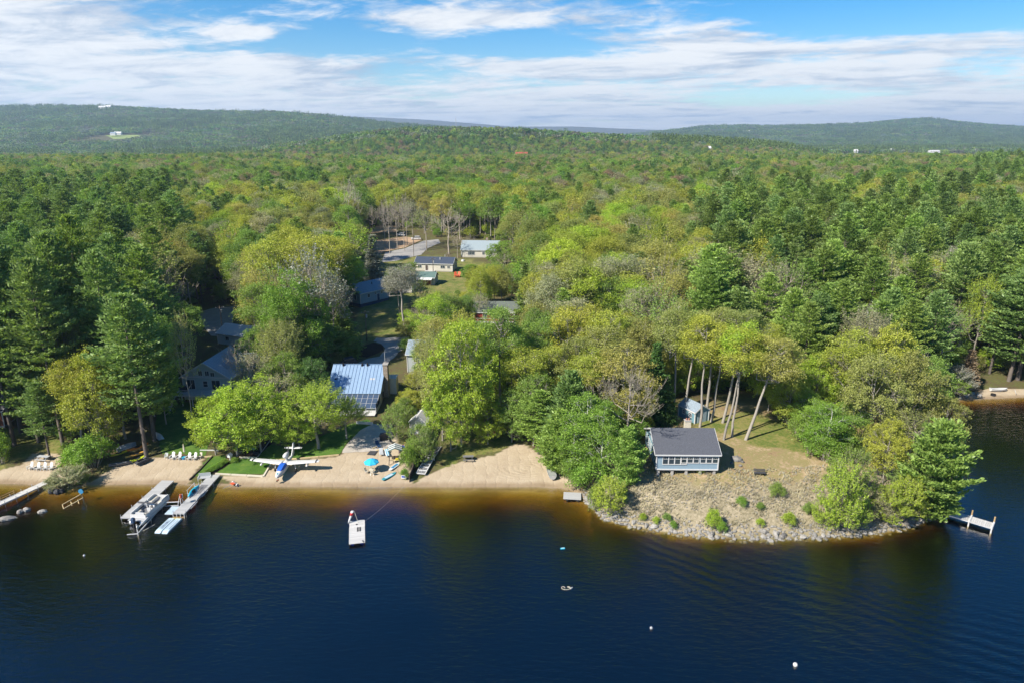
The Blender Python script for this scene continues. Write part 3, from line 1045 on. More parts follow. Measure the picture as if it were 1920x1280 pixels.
for s in range(2):
    add_proto('spruce', pine(80 + s, 20, 3.6, 0.06, gap=0.62, nb=6, droop=0.12, shape='spruce', dens=1.1), 20, 3.6, 'barkdark', 'needle')
for s in range(2):
    add_proto('youngpine', pine(90 + s, 9, 2.7, 0.05, gap=0.5, nb=6, dens=1.7, tr=.1), 9, 2.7, 'barkdark', 'needle')
add_proto('widepine', pine(95, 14, 5.6, 0.04, gap=0.75, nb=7, dens=1.35, tr=.2), 14, 5.6, 'barkdark', 'needle')
for s in range(3):
    add_proto('shrub', shrub(100 + s, 2.6, 1.6, 0.07, 13, 12, 30), 2.6, 1.6, 'twig', 'leaf')
for s in range(2):
    add_proto('wispy', broadleaf(110 + s, 8, 2.3, 0.02, 26, 14, 30, 0.075, streak=0.9, low=1.92, spread=0.66, tr=0.06), 8, 2.3, 'twig', 'leaf')

# albedo of the foliage, and how the label calls it
TINTS = {'pine': ((0.205, 0.297, 0.066), 'dark green'),
         'bluepine': ((0.211, 0.313, 0.094), 'blue-green'),
         'litpine': ((0.255, 0.377, 0.083), 'light green'),
         'yellow': ((0.372, 0.402, 0.065), 'yellow-green'),
         'lime': ((0.359, 0.47, 0.055), 'lime green'),
         'bright': ((0.209, 0.343, 0.052), 'bright green'),
         'olive': ((0.294, 0.319, 0.093), 'olive green'),
         'bud': ((0.333, 0.257, 0.167), 'rusty budding'),
         'pale': ((0.34, 0.345, 0.204), 'pale olive'),
         'mid': ((0.215, 0.319, 0.065), 'mid green'),
         'grey': ((0.32, 0.319, 0.278), 'greyish green'),
         'gold': ((0.392, 0.364, 0.102), 'golden olive'),
         'deep': ((0.104, 0.201, 0.052), 'deep green')}

# ------------------------------------------------------------------ trees: placing
TREE_NAME = {'bushy': 'broadleaf_tree', 'oak': 'broadleaf_tree', 'tall': 'broadleaf_tree', 'vase': 'broadleaf_tree', 'sparse': 'broadleaf_tree', 'birch': 'birch_tree', 'bare': 'bare_tree',
             'pine': 'pine_tree', 'widepine': 'pine_tree', 'youngpine': 'pine_tree', 'spruce': 'spruce_tree', 'shrub': 'shrub', 'wispy': 'shrub'}
TREE_WORD = {'bushy': 'low bushy broadleaf tree', 'oak': 'round-crowned broadleaf tree', 'tall': 'tall-stemmed broadleaf tree', 'vase': 'feathery upswept broadleaf tree', 'sparse': 'thin-crowned broadleaf tree',
             'birch': 'white-stemmed birch', 'bare': 'nearly leafless grey tree', 'pine': 'tall pine', 'widepine': 'broad low-branched pine', 'youngpine': 'young bushy pine',
             'spruce': 'conical spruce', 'shrub': 'leafy shrub', 'wispy': 'wispy upright shrub'}
TREES = []


def place_tree(kind, x, y, H, Rc, tint, rz=None, lean=(0, 0), label=None, var=None, z=None, jitter=0.10):
    P = PROTO[kind]
    p = P[(var if var is not None else random.randrange(len(P))) % len(P)]
    z = hgt(x, y) if z is None else z
    sz = H / p['H']
    sx = Rc / p['R'] if Rc else sz * random.uniform(0.9, 1.1)
    e = link(TREE_NAME[kind], None, None, (x, y, z - 0.05), (lean[0], lean[1], random.uniform(0, 6.28) if rz is None else rz))
    e.empty_display_size = 0.5
    e.scale = (sx, sx, sz)
    link('trunk', p['tm'], e)
    c = link('crown', p['cm'], e)
    t = TINTS[tint][0]
    j = random.uniform(1 - jitter, 1 + jitter)
    c['tint'] = (t[0] * j * random.uniform(.93, 1.07), t[1] * j, t[2] * j)
    TREES.append(dict(o=e, kind=kind, tint=tint, x=x, y=y, z=z, H=H, R=p['R'] * sx, label=label))
    return e


def z_at(y, v):
    d = view_dir(CU, v)
    return CAM_H + y * d.z / d.y


def tree_px(u, vb, vt, kind, tint, rpx=None, lean=(0, 0), var=None, label=None, rz=None):
    b = G(u, vb)
    H = max(0.5, z_at(b.y, vt) - b.z)
    dep = proj(*b)[2]
    return place_tree(kind, b.x, b.y, H, rpx * dep / FPX if rpx else None, tint, rz, lean, label, var, b.z)


HAND = [
    # left shore pines and the yard
    (28, 835, 430, 'pine', 'bluepine', 62), (40, 811, 420, 'pine', 'bluepine', 55), (62, 792, 470, 'pine', 'bluepine', 52), (73, 828, 520, 'pine', 'bluepine', 55),
    (119, 837, 480, 'pine', 'bluepine', 58), (94, 860, 715, 'pine', 'bluepine', 36), (-25, 830, 455, 'pine', 'bluepine', 60), (-60, 850, 500, 'pine', 'bluepine', 60),
    (275, 856, 548, 'pine', 'bluepine', 68), (290, 826, 560, 'pine', 'litpine', 62), (368, 826, 590, 'sparse', 'olive', 26),
    (195, 850, 640, 'bushy', 'yellow', 66), (160, 846, 665, 'tall', 'yellow', 50), (236, 822, 680, 'tall', 'yellow', 40), (312, 795, 570, 'bushy', 'mid', 40),
    (150, 800, 560, 'vase', 'olive', 42), (225, 790, 470, 'pine', 'bluepine', 55), (150, 780, 430, 'pine', 'bluepine', 60), (190, 760, 400, 'pine', 'pine', 55),
    (178, 874, 812, 'shrub', 'bright', 42), (150, 872, 828, 'shrub', 'bright', 34), (130, 846, 826, 'shrub', 'mid', 16),
    (5, 868, 808, 'shrub', 'bright', 22), (-14, 860, 780, 'shrub', 'mid', 30),
    (128, 914, 872, 'wispy', 'pale', 32), (150, 906, 878, 'wispy', 'mid', 20), (104, 918, 892, 'shrub', 'pale', 18),
    # trees standing in front of the houses
    (445, 854, 712, 'bushy', 'lime', 72), (490, 846, 700, 'bushy', 'lime', 62), (405, 852, 730, 'bushy', 'lime', 44), (520, 800, 700, 'sparse', 'pale', 40),
    (598, 840, 716, 'vase', 'lime', 72), (562, 838, 765, 'bushy', 'lime', 44), (650, 822, 745, 'vase', 'lime', 44),
    (455, 740, 640, 'bare', 'bud', 36), (500, 720, 600, 'bushy', 'mid', 50),
    (565, 704, 500, 'bushy', 'bright', 62), (540, 712, 530, 'oak', 'bright', 50), (600, 690, 470, 'sparse', 'grey', 58), (500, 690, 520, 'oak', 'mid', 50),
    (590, 700, 570, 'bushy', 'deep', 46), (630, 672, 520, 'sparse', 'grey', 40), (645, 664, 560, 'spruce', 'pine', 36), (620, 676, 610, 'youngpine', 'pine', 40),
    (520, 640, 430, 'oak', 'yellow', 62), (590, 630, 420, 'oak', 'yellow', 66), (640, 600, 430, 'tall', 'yellow', 42), (545, 700, 600, 'bushy', 'bright', 42),
    (703, 538, 440, 'spruce', 'grey', 24), (677, 520, 442, 'spruce', 'pine', 20), (757, 628, 492, 'tall', 'grey', 38), (750, 600, 510, 'tall', 'grey', 30),
    (795, 632, 570, 'bare', 'bud', 26), (815, 640, 570, 'bare', 'bud', 30), (790, 610, 520, 'sparse', 'mid', 22),
    (744, 826, 754, 'wispy', 'mid', 26), (792, 862, 792, 'wispy', 'mid', 28), (800, 872, 800, 'wispy', 'mid', 22), (768, 880, 830, 'shrub', 'bright', 18),
    (865, 836, 585, 'bushy', 'lime', 66), (830, 825, 640, 'vase', 'olive', 52), (900, 815, 650, 'tall', 'lime', 42), (845, 845, 690, 'bushy', 'lime', 52),
    (820, 770, 610, 'vase', 'olive', 46), (880, 780, 590, 'vase', 'lime', 42), (805, 720, 640, 'bushy', 'mid', 36),
    (938, 800, 560, 'tall', 'mid', 46), (958, 790, 600, 'tall', 'lime', 40), (985, 815, 640, 'tall', 'yellow', 46),
    (1010, 850, 730, 'pine', 'litpine', 42), (1000, 835, 690, 'bushy', 'mid', 48), (1065, 855, 700, 'youngpine', 'bluepine', 46), (1050, 880, 770, 'youngpine', 'litpine', 40),
    (1098, 893, 720, 'birch', 'bright', 52), (1125, 900, 740, 'birch', 'bright', 44), (1075, 897, 790, 'birch', 'bright', 40), (1110, 910, 850, 'shrub', 'bright', 36),
    (1060, 892, 850, 'shrub', 'mid', 28), (1085, 915, 872, 'shrub', 'bright', 26),
    (1174, 906, 800, 'youngpine', 'litpine', 34), (1140, 965, 893, 'wispy', 'lime', 32), (1118, 955, 905, 'shrub', 'mid', 20), (1160, 940, 905, 'shrub', 'mid', 18),
    (1165, 808, 640, 'bushy', 'gold', 64), (1110, 800, 650, 'tall', 'yellow', 46), (1225, 790, 640, 'spruce', 'deep', 30), (1245, 790, 700, 'spruce', 'deep', 26),
    # grove round the blue shed
    (1280, 779, 575, 'tall', 'yellow', 44), (1262, 775, 560, 'tall', 'olive', 44), (1312, 800, 575, 'tall', 'yellow', 46), (1333, 790, 600, 'tall', 'lime', 42),
    (1357, 824, 600, 'tall', 'yellow', 44), (1373, 818, 590, 'tall', 'lime', 46), (1355, 792, 560, 'tall', 'olive', 50), (1398, 824, 610, 'tall', 'gold', 56),
    (1325, 770, 560, 'tall', 'olive', 46),
    # fill between the beach and the grove
    (915, 832, 740, 'bushy', 'lime', 36), (960, 828, 720, 'bushy', 'mid', 40), (940, 770, 640, 'bushy', 'lime', 44), (1030, 800, 640, 'bushy', 'yellow', 52), (1080, 790, 620, 'bushy', 'olive', 54),
    (1135, 840, 740, 'bushy', 'bright', 40), (1190, 800, 690, 'bushy', 'olive', 40), (1010, 770, 590, 'tall', 'mid', 44), (1060, 760, 570, 'bushy', 'yellow', 52), (1130, 750, 570, 'bushy', 'yellow', 56),
    (1200, 750, 580, 'bushy', 'olive', 50), (760, 800, 740, 'bushy', 'mid', 26), (1440, 770, 640, 'bushy', 'lime', 46), (1420, 740, 600, 'oak', 'yellow', 52), (1520, 790, 650, 'bushy', 'lime', 50),
    (100, 800, 690, 'bushy', 'olive', 34), (60, 800, 700, 'bushy', 'mid', 34), (210, 800, 640, 'bushy', 'mid', 48), (290, 780, 600, 'bushy', 'olive', 46), (350, 690, 560, 'oak', 'mid', 46),
    (480, 770, 660, 'sparse', 'pale', 36), (540, 760, 650, 'bushy', 'mid', 50), (590, 760, 660, 'bushy', 'deep', 36),
    # east side of the point
    (1543, 858, 750, 'birch', 'bright', 46), (1520, 840, 740, 'birch', 'bright', 36), (1585, 845, 745, 'birch', 'mid', 44), (1500, 812, 720, 'birch', 'bright', 34), (1475, 800, 690, 'bushy', 'yellow', 44),
    (1520, 852, 800, 'shrub', 'bright', 26), (1548, 864, 812, 'shrub', 'bright', 30), (1582, 858, 800, 'shrub', 'mid', 32), (1498, 822, 775, 'shrub', 'mid', 26),
    (1620, 845, 640, 'bushy', 'olive', 62), (1690, 835, 640, 'bushy', 'olive', 60), (1650, 800, 590, 'bushy', 'yellow', 66), (1720, 800, 650, 'bushy', 'mid', 50), (1575, 800, 600, 'oak', 'yellow', 56),
    (1655, 905, 770, 'bushy', 'yellow', 44), (1700, 900, 770, 'sparse', 'olive', 48), (1640, 880, 800, 'sparse', 'yellow', 36), (1760, 860, 730, 'bushy', 'olive', 40),
    (1738, 968, 790, 'widepine', 'litpine', 64), (1720, 955, 850, 'youngpine', 'bluepine', 46), (1695, 975, 890, 'wispy', 'lime', 36), (1665, 985, 905, 'wispy', 'lime', 34), (1640, 975, 925, 'shrub', 'pale', 26),
    (1570, 1000, 860, 'wispy', 'lime', 38), (1590, 960, 835, 'wispy', 'mid', 34), (1545, 992, 930, 'wispy', 'lime', 26), (1600, 992, 925, 'wispy', 'lime', 26), (1560, 945, 850, 'birch', 'mid', 26),
    (1336, 990, 950, 'shrub', 'lime', 15), (1352, 998, 975, 'shrub', 'bright', 11), (1456, 930, 902, 'shrub', 'mid', 17), (1390, 948, 928, 'shrub', 'bright', 11), (1478, 985, 958, 'shrub', 'lime', 14),
    (1297, 882, 868, 'shrub', 'bright', 9), (1312, 884, 874, 'shrub', 'bright', 11), (1250, 975, 960, 'shrub', 'mid', 9), (1262, 990, 974, 'shrub', 'bright', 8), (1230, 980, 966, 'shrub', 'lime', 8),
    (1425, 955, 940, 'shrub', 'mid', 9), (1515, 962, 940, 'shrub', 'mid', 12), (1425, 985, 970, 'shrub', 'lime', 9), (1205, 975, 960, 'shrub', 'lime', 8), (1275, 878, 870, 'shrub', 'mid', 12),
    # across the cove
    (1891, 714, 500, 'pine', 'bluepine', 60), (1908, 712, 480, 'pine', 'bluepine', 62), (1940, 712, 470, 'pine', 'bluepine', 60), (1970, 730, 500, 'pine', 'bluepine', 60),
    (1855, 700, 560, 'pine', 'bluepine', 40), (1810, 730, 655, 'spruce', 'bud', 22), (1790, 745, 680, 'wispy', 'grey', 30), (1780, 742, 690, 'bushy', 'mid', 36),
    (1820, 690, 515, 'vase', 'lime', 36), (1545, 720, 530, 'pine', 'pine', 66), (1730, 700, 560, 'bare', 'grey', 40), (1760, 690, 580, 'bare', 'grey', 34), (1580, 640, 480, 'pine', 'pine', 50),
    (1700, 640, 470, 'oak', 'yellow', 54), (1480, 590, 470, 'bare', 'grey', 34), (1500, 640, 510, 'sparse', 'pale', 46), (1440, 640, 520, 'bare', 'bud', 36), (1380, 620, 470, 'pine', 'pine', 30),
    # spring-bare row round the dirt lot
    (660, 470, 345, 'bare', 'grey', 24),
    (700, 452, 385, 'bare', 'pale', 14), (722, 462, 380, 'bare', 'pale', 15), (731, 476, 375, 'bare', 'pale', 16), (745, 468, 372, 'bare', 'pale', 15), (758, 470, 372, 'bare', 'pale', 16),
    (764, 460, 370, 'bare', 'pale', 16), (775, 462, 375, 'sparse', 'pale', 20), (800, 470, 392, 'sparse', 'olive', 24), (842, 476, 395, 'bare', 'pale', 34), (858, 484, 440, 'bare', 'bud', 14), (840, 500, 470, 'bare', 'grey', 5),
    (926, 500, 452, 'bushy', 'bright', 17), (948, 496, 448, 'bushy', 'bright', 22), (882, 474, 440, 'bare', 'grey', 12), (1290, 738, 585, 'bushy', 'lime', 46), (1345, 732, 580, 'bushy', 'yellow', 50), (1400, 728, 590, 'bushy', 'lime', 46), (1245, 742, 600, 'bushy', 'yellow', 40),
    (985, 607, 550, 'sparse', 'olive', 24), (900, 605, 552, 'sparse', 'pale', 20), (948, 622, 578, 'sparse', 'olive', 18),
    (930, 545, 490, 'tall', 'mid', 22), (945, 530, 470, 'sparse', 'mid', 26), (770, 520, 490, 'oak', 'mid', 18), (740, 545, 500, 'oak', 'mid', 22),
]
for hnd in HAND:
    lean = (0, 0)
    if hnd[0] in (1398,):
        lean = (0, R(13))
    elif hnd[0] in (1333, 1280):
        lean = (0, R(5))
    elif hnd[0] in (1357, 1355):
        lean = (0, R(7))
    tree_px(*hnd[:6], lean=lean, rz=0.0 if lean[1] else None)

# things that the woods leave in view: pixel box and the ground row it stands on
KEEP = [(338, 600, 470, 765), (604, 678, 742, 786), (655, 528, 712, 590), (778, 470, 858, 514), (872, 452, 942, 492), (912, 572, 962, 600), (690, 628, 766, 690), (640, 655, 700, 706), (372, 572, 436, 632),
        (690, 558, 738, 625), (692, 424, 860, 478), (778, 505, 815, 540), (815, 512, 868, 545), (1276, 745, 1335, 795), (1204, 795, 1362, 885), (766, 762, 812, 800), (715, 470, 800, 492), (412, 570, 422, 640), (684, 580, 692, 640),
        (1325, 740, 1470, 830), (300, 756, 392, 860), (0, 735, 18, 780), (1785, 722, 1925, 752), (820, 795, 945, 850), (1260, 690, 1340, 780)]
NO_TREE = [px_poly(p) for p in (
    [(-40, 800), (120, 800), (135, 860), (230, 800), (300, 750), (392, 745), (430, 780), (560, 770), (600, 690), (740, 690), (760, 790), (930, 790), (1010, 800), (1110, 900), (1110, 1000), (-40, 1000)],
    [(330, 600), (470, 600), (500, 790), (330, 790)], [(1200, 760), (1260, 745), (1440, 735), (1500, 800), (1560, 850), (1700, 900), (1800, 960), (1800, 1020), (1100, 1020), (1120, 890), (1200, 885)],
    [(640, 720), (650, 640), (680, 520), (675, 470), (690, 424), (790, 430), (800, 446), (870, 450), (945, 458), (950, 492), (880, 512), (868, 545), (812, 562), (752, 632), (772, 690), (755, 800), (600, 800)],
    [(365, 570), (440, 570), (440, 640), (365, 640)], [(905, 568), (990, 568), (990, 606), (905, 606)], [(1790, 760), (1800, 700), (1960, 690), (1960, 760)], [(1475, 812), (1790, 740), (1800, 1000), (1500, 1000)])]
LOT_ISLANDS = True


def zone(u, v, x, y):
    """what grows here, as the photograph shows it"""
    r = random.random()
    n = float(fbm(np.array([x / 45.0]), np.array([y / 45.0]), 3)[0])
    pn = 0.07
    if v > 335:
        if u < 330:
            pn = 0.5 if v < 640 else 0.35
        elif u < 560 and v < 460:
            pn = 0.3
        elif u > 1330 and v < 575:
            pn = 0.16 if v < 378 else (0.74 if u > 1500 or v < 480 else 0.5)
        elif u > 1830:
            pn = 0.9
        elif 1000 < u < 1330 and v < 420:
            pn = 0.08 + 0.2 * (n > 0.56)
    else:
        pn = 0.11 + 0.22 * (n > 0.56)
    if r < pn:
        c = random.random()
        return ('spruce' if c < 0.1 else 'pine'), random.choice(('pine', 'pine', 'bluepine', 'litpine') if u > 900 else ('pine', 'bluepine', 'bluepine', 'litpine'))
    c = random.random()
    if u > 1330 and 430 < v < 680:
        kind = random.choice(('sparse', 'vase', 'oak', 'bare', 'sparse'))
        return kind, random.choice(('pale', 'olive', 'yellow', 'bud', 'mid', 'grey'))
    kind = 'oak' if c < 0.62 else ('tall' if c < 0.78 else ('vase' if c < 0.86 else ('sparse' if c < 0.95 else 'bare')))
    if v > 335:
        tint = random.choice(('yellow', 'olive', 'yellow', 'gold', 'olive', 'mid', 'pale', 'lime'))
        if 860 < u < 1030 and v < 520:
            tint = random.choice(('bright', 'mid', 'olive', 'yellow'))
    else:
        tint = random.choice(('olive', 'olive', 'yellow', 'mid', 'bud', 'pale', 'mid', 'bright', 'deep')) if n < .6 else random.choice(('mid', 'bright', 'deep', 'olive'))
    return kind, tint


HARR = np.array([(t['x'], t['y'], t['R']) for t in TREES])


def fill_woods():
    cand = []
    y = 100.0
    while y < 1560:
        sp = 6.6 if y < 230 else (7.8 if y < 500 else (9.0 if y < 900 else 11.0))
        n = int(2 * (0.92 * y + 20) / sp)
        xs = -(0.92 * y + 20) + sp * (np.arange(n) + 0.5) + rng.uniform(-.42, .42, n) * sp
        ysv = y + rng.uniform(-.42, .42, n) * sp
        cand.append(np.stack([xs, ysv], -1))
        y += sp
    c = np.concatenate(cand)
    sd = sdist(c[:, 0], c[:, 1])
    ok = sd > 3.0
    for P in NO_TREE:
        ok &= ~inpoly(c[:, 0], c[:, 1], P)
    c = c[ok]
    z = height(c[:, 0], c[:, 1])
    res = []
    for (x, yv), zz in zip(c, z):
        if yv < 260 and np.any(np.hypot(HARR[:, 0] - x, HARR[:, 1] - yv) < 0.55 * HARR[:, 2] + 1.6):
            continue
        u, v, dep = proj(x, yv, zz + 22)
        kind, tint = zone(u, v, x, yv)
        stand = (u < 330 and v > 335) or (u > 1330 and 335 < v < 575) or u > 1830
        H = random.uniform(23, 30) if kind == 'pine' and stand else random.uniform(17.5, 24.5)
        if kind == 'bare':
            H = random.uniform(15, 19)
        if kind == 'pine' and not stand:
            H = random.uniform(18, 24)
        if kind == 'spruce':
            H = random.uniform(16, 23)
        if yv < 150:
            H *= 0.86
        Rc = H * (0.20 if kind == 'pine' else 0.18 if kind == 'spruce' else 0.23 if kind == 'tall' else 0.315) * random.uniform(0.88, 1.15)
        for attempt in range(3):
            ut, vt, dt = proj(x, yv, zz + H)
            ub, vb, db = proj(x, yv, zz)
            w = Rc * FPX / dep
            bad = False
            if yv < 620:
                for (a, b_, c_, d_) in KEEP:
                    if ut + w * .85 > a and ut - w * .85 < c_ and vt < d_ - 2 and vb > d_ - 3:
                        bad = True
                        break
            if not bad:
                break
            Hn = z_at(yv, d_ + random.uniform(-2, 6)) - zz      # a shorter tree may still fit in below the view
            if Hn < 4.5 or Hn > H:
                break
            Rc *= max(.55, Hn / H)
            H = Hn
            if kind in ('pine', 'tall'):
                kind = 'oak'
        if bad:
            continue
        if kind == 'oak' and H < 12:
            kind = 'bushy'
        if kind == 'bushy':
            Rc = max(Rc, H * .38)
        res.append((dep, x, yv, zz, H, Rc, kind, tint, ut))
    res.sort(key=lambda r: r[0])
    return res


def understory():
    """low growth along the edges of the woods and under the first trees"""
    c = []
    y = 104.0
    while y < 470:
        sp = 4.6 if y < 170 else 6.0 if y < 280 else 7.5
        n = int(2 * (0.8 * y + 10) / sp)
        c.append(np.stack([-(0.8 * y + 10) + sp * (np.arange(n) + .5) + rng.uniform(-.45, .45, n) * sp, y + rng.uniform(-.45, .45, n) * sp], -1))
        y += sp
    c = np.concatenate(c)
    ok = sdist(c[:, 0], c[:, 1]) > 2.0
    for P in NO_TREE:
        ok &= ~inpoly(c[:, 0], c[:, 1], P)
    c = c[ok]
    z = height(c[:, 0], c[:, 1])
    res = []
    for (x, yv), zz in zip(c, z):
        H = random.uniform(2.0, 6.5)
        ut, vt, dep = proj(x, yv, zz + H)
        ub, vb, db = proj(x, yv, zz)
        Rc = H * random.uniform(.5, .62)
        w = Rc * FPX / dep
        if any(ut + w > a and ut - w < c_ and vt < d_ - 2 and vb > d_ - 3 for (a, b_, c_, d_) in KEEP):
            continue
        if ut < 330 and random.random() < .45:
            continue
        res.append((dep, x, yv, zz, H, Rc, 'bushy' if H > 4 else 'shrub', random.choice(('mid', 'bright', 'olive', 'lime', 'yellow', 'mid')), ut))
    res.sort(key=lambda r: r[0])
    return res


WOODS = fill_woods()
UNDER = understory()
seen_woods = [r for r in WOODS if -40 < r[8] < 1960]
n_ind = max(0, 330 - len([t for t in TREES if t['kind'] not in ('shrub', 'wispy')]))
IND = set(id(r) for r in seen_woods[:n_ind])
for r in WOODS:
    if id(r) in IND:
        place_tree(r[6], r[1], r[2], r[4], r[5], r[7], z=r[3])
seen_under = [r for r in UNDER if -20 < r[8] < 1940][:110]
IDU = set(id(r) for r in seen_under)
for r in seen_under:
    place_tree(r[6], r[1], r[2], r[4], r[5], r[7], z=r[3])
REST = [r for r in WOODS if id(r) not in IND] + [r for r in UNDER if id(r) not in IDU]

# ------------------------------------------------------------------ the woods beyond the nearest trees (one mass each)
PCOL = bpy.data.collections.new('tree_shapes')
PIDX = {}


def add_shape(key, V, F, midx, var, mats):
    me = np_mesh('shape', V, F, mats, midx)
    me.attributes.new('leafvar', 'FLOAT', 'POINT').data.foreach_set('value', var.astype(np.float32))
    nm = 'shape_%03d' % len(PCOL.objects)
    PIDX.setdefault(key, []).append(len(PCOL.objects))
    PCOL.objects.link(bpy.data.objects.new(nm, me))


def lod(p, keep, grow, seed):
    V1, F1 = p['T'].wood()
    P0, P1, R0, R1 = map(np.array, zip(*p['T'].b))
    big = R0 > 0.035
    V1, F1 = tubes(P0[big], P1[big], R0[big], R1[big], 4)
    V2, F2, var = p['T'].foliage(keep, grow, seed)
    return (np.concatenate([V1, V2]), np.concatenate([F1, F2 + len(V1)]), np.concatenate([np.zeros(len(F1), int), np.ones(len(F2), int)]),
            np.concatenate([np.zeros(len(V1)), var]), [M[p['bark']], M[p['leaf']]])


for kind in ('oak', 'tall', 'vase', 'sparse', 'bare', 'pine', 'spruce', 'bushy', 'shrub'):
    for i, p in enumerate(PROTO[kind]):
        add_shape(kind, *lod(p, 1.0, 1.0, i))
        add_shape(kind + '_mid', *lod(p, 0.5, 1.4, i))
        add_shape(kind + '_far', *lod(p, 0.24, 2.0, i))


def grove(seed, conif):
    """a patch of some eight far trees"""
    g = np.random.default_rng(seed)
    Vs, Fs, var, n = [], [], [], 0
    for k in range(9):
        cx, cy_ = (k % 3 - 1) * 11 + g.uniform(-4, 4), (k // 3 - 1) * 11 + g.uniform(-4, 4)
        H, Rr = (g.uniform(17, 26), g.uniform(3.2, 4.6)) if conif else (g.uniform(12, 18), g.uniform(5.0, 7.5))
        q = 34
        d = rand_dirs(g, q)
        d[:, 2] = np.abs(d[:, 2]) if not conif else d[:, 2]
        if conif:
            f = g.random(q)
            c = np.stack([cx + d[:, 0] * Rr * (1 - f), cy_ + d[:, 1] * Rr * (1 - f), H * (0.15 + 0.85 * f)], -1)
        else:
            c = np.stack([cx + d[:, 0] * Rr, cy_ + d[:, 1] * Rr, H * 0.45 + d[:, 2] * H * 0.55], -1) * 1.0
        t, b = leaf_axes(g, q, 2.0 if not conif else 1.5, d, 1.5, 0.8)
        nn = np.cross(norm(t), norm(b)) * 0.5
        V = np.stack([c - t, c + b + nn, c + t, c - b + nn], 1).reshape(-1, 3)
        Vs.append(V)
        Fs.append(np.arange(4 * q).reshape(q, 4) + n)
        n += 4 * q
        var.append(np.full(4 * q, g.random()) * .6 + .4 * np.repeat(g.random(q), 4))
    return np.concatenate(Vs), np.concatenate(Fs), np.zeros(n // 4, int), np.concatenate(var), [M['needle' if conif else 'leaf']]


for i in range(5):
    add_shape('grove', *grove(300 + i, False))
    add_shape('grove_conifer', *grove(320 + i, True))


def instancer(name, pts, idx, rot, scl, tint, label):
    me = bpy.data.meshes.new(name)
    me.vertices.add(len(pts))
    me.vertices.foreach_set('co', np.asarray(pts, np.float32).ravel())
    for nm, ty, key, d in (('which', 'INT', 'value', idx), ('turn', 'FLOAT_VECTOR', 'vector', rot), ('size', 'FLOAT_VECTOR', 'vector', scl), ('tint', 'FLOAT_COLOR', 'color', tint)):
        a = me.attributes.new(nm, ty, 'POINT')
        a.data.foreach_set(key, np.asarray(d, np.int32 if ty == 'INT' else np.float32).ravel())
    o = link(name, me)
    ng = bpy.data.node_groups.new(name, 'GeometryNodeTree')
    ng.interface.new_socket('Geometry', in_out='INPUT', socket_type='NodeSocketGeometry')
    ng.interface.new_socket('Geometry', in_out='OUTPUT', socket_type='NodeSocketGeometry')
    N = ng.nodes.new
    gi, go = N('NodeGroupInput'), N('NodeGroupOutput')
    ci = N('GeometryNodeCollectionInfo')
    ci.inputs['Collection'].default_value = PCOL
    ci.inputs['Separate Children'].default_value = True
    ci.inputs['Reset Children'].default_value = True
    ip = N('GeometryNodeInstanceOnPoints')
    ip.inputs['Pick Instance'].default_value = True

    def attr(nm, ty):
        a = N('GeometryNodeInputNamedAttribute')
        a.data_type = ty
        a.inputs['Name'].default_value = nm
        return a.outputs['Attribute']
    e2r = N('FunctionNodeEulerToRotation')
    L = ng.links.new
    L(gi.outputs[0], ip.inputs['Points'])
    L(ci.outputs[0], ip.inputs['Instance'])
    L(attr('which', 'INT'), ip.inputs['Instance Index'])
    L(attr('turn', 'FLOAT_VECTOR'), e2r.inputs[0])
    L(e2r.outputs[0], ip.inputs['Rotation'])
    L(attr('size', 'FLOAT_VECTOR'), ip.inputs['Scale'])
    L(ip.outputs[0], go.inputs[0])
    md = o.modifiers.new('trees', 'NODES')
    md.node_group = ng
    return tag(o, label, None, None, 'stuff')


def fill_forest():
    pts, idx, rot, scl, tin = [], [], [], [], []
    for (dep, x, y, z, H, Rc, kind, tint, u) in REST:
        key = kind if dep < 290 else (kind + '_mid' if dep < 620 else kind + '_far')
        k = random.choice(PIDX[key])
        p = PROTO[kind][PIDX[key].index(k)]
        pts.append((x, y, z))
        idx.append(k)
        rot.append((0, 0, random.uniform(0, 6.28)))
        s = Rc / p['R']
        scl.append((s, s, H / p['H']))
        t = TINTS[tint][0]
        j = random.uniform(.70, 1.12)
        tin.append((t[0] * j * random.uniform(.92, 1.08), t[1] * j, t[2] * j, 1))
    instancer('forest', pts, idx, rot, scl, tin, 'unbroken mixed forest of pines and spring broadleaf trees behind the shore trees')


fill_forest()


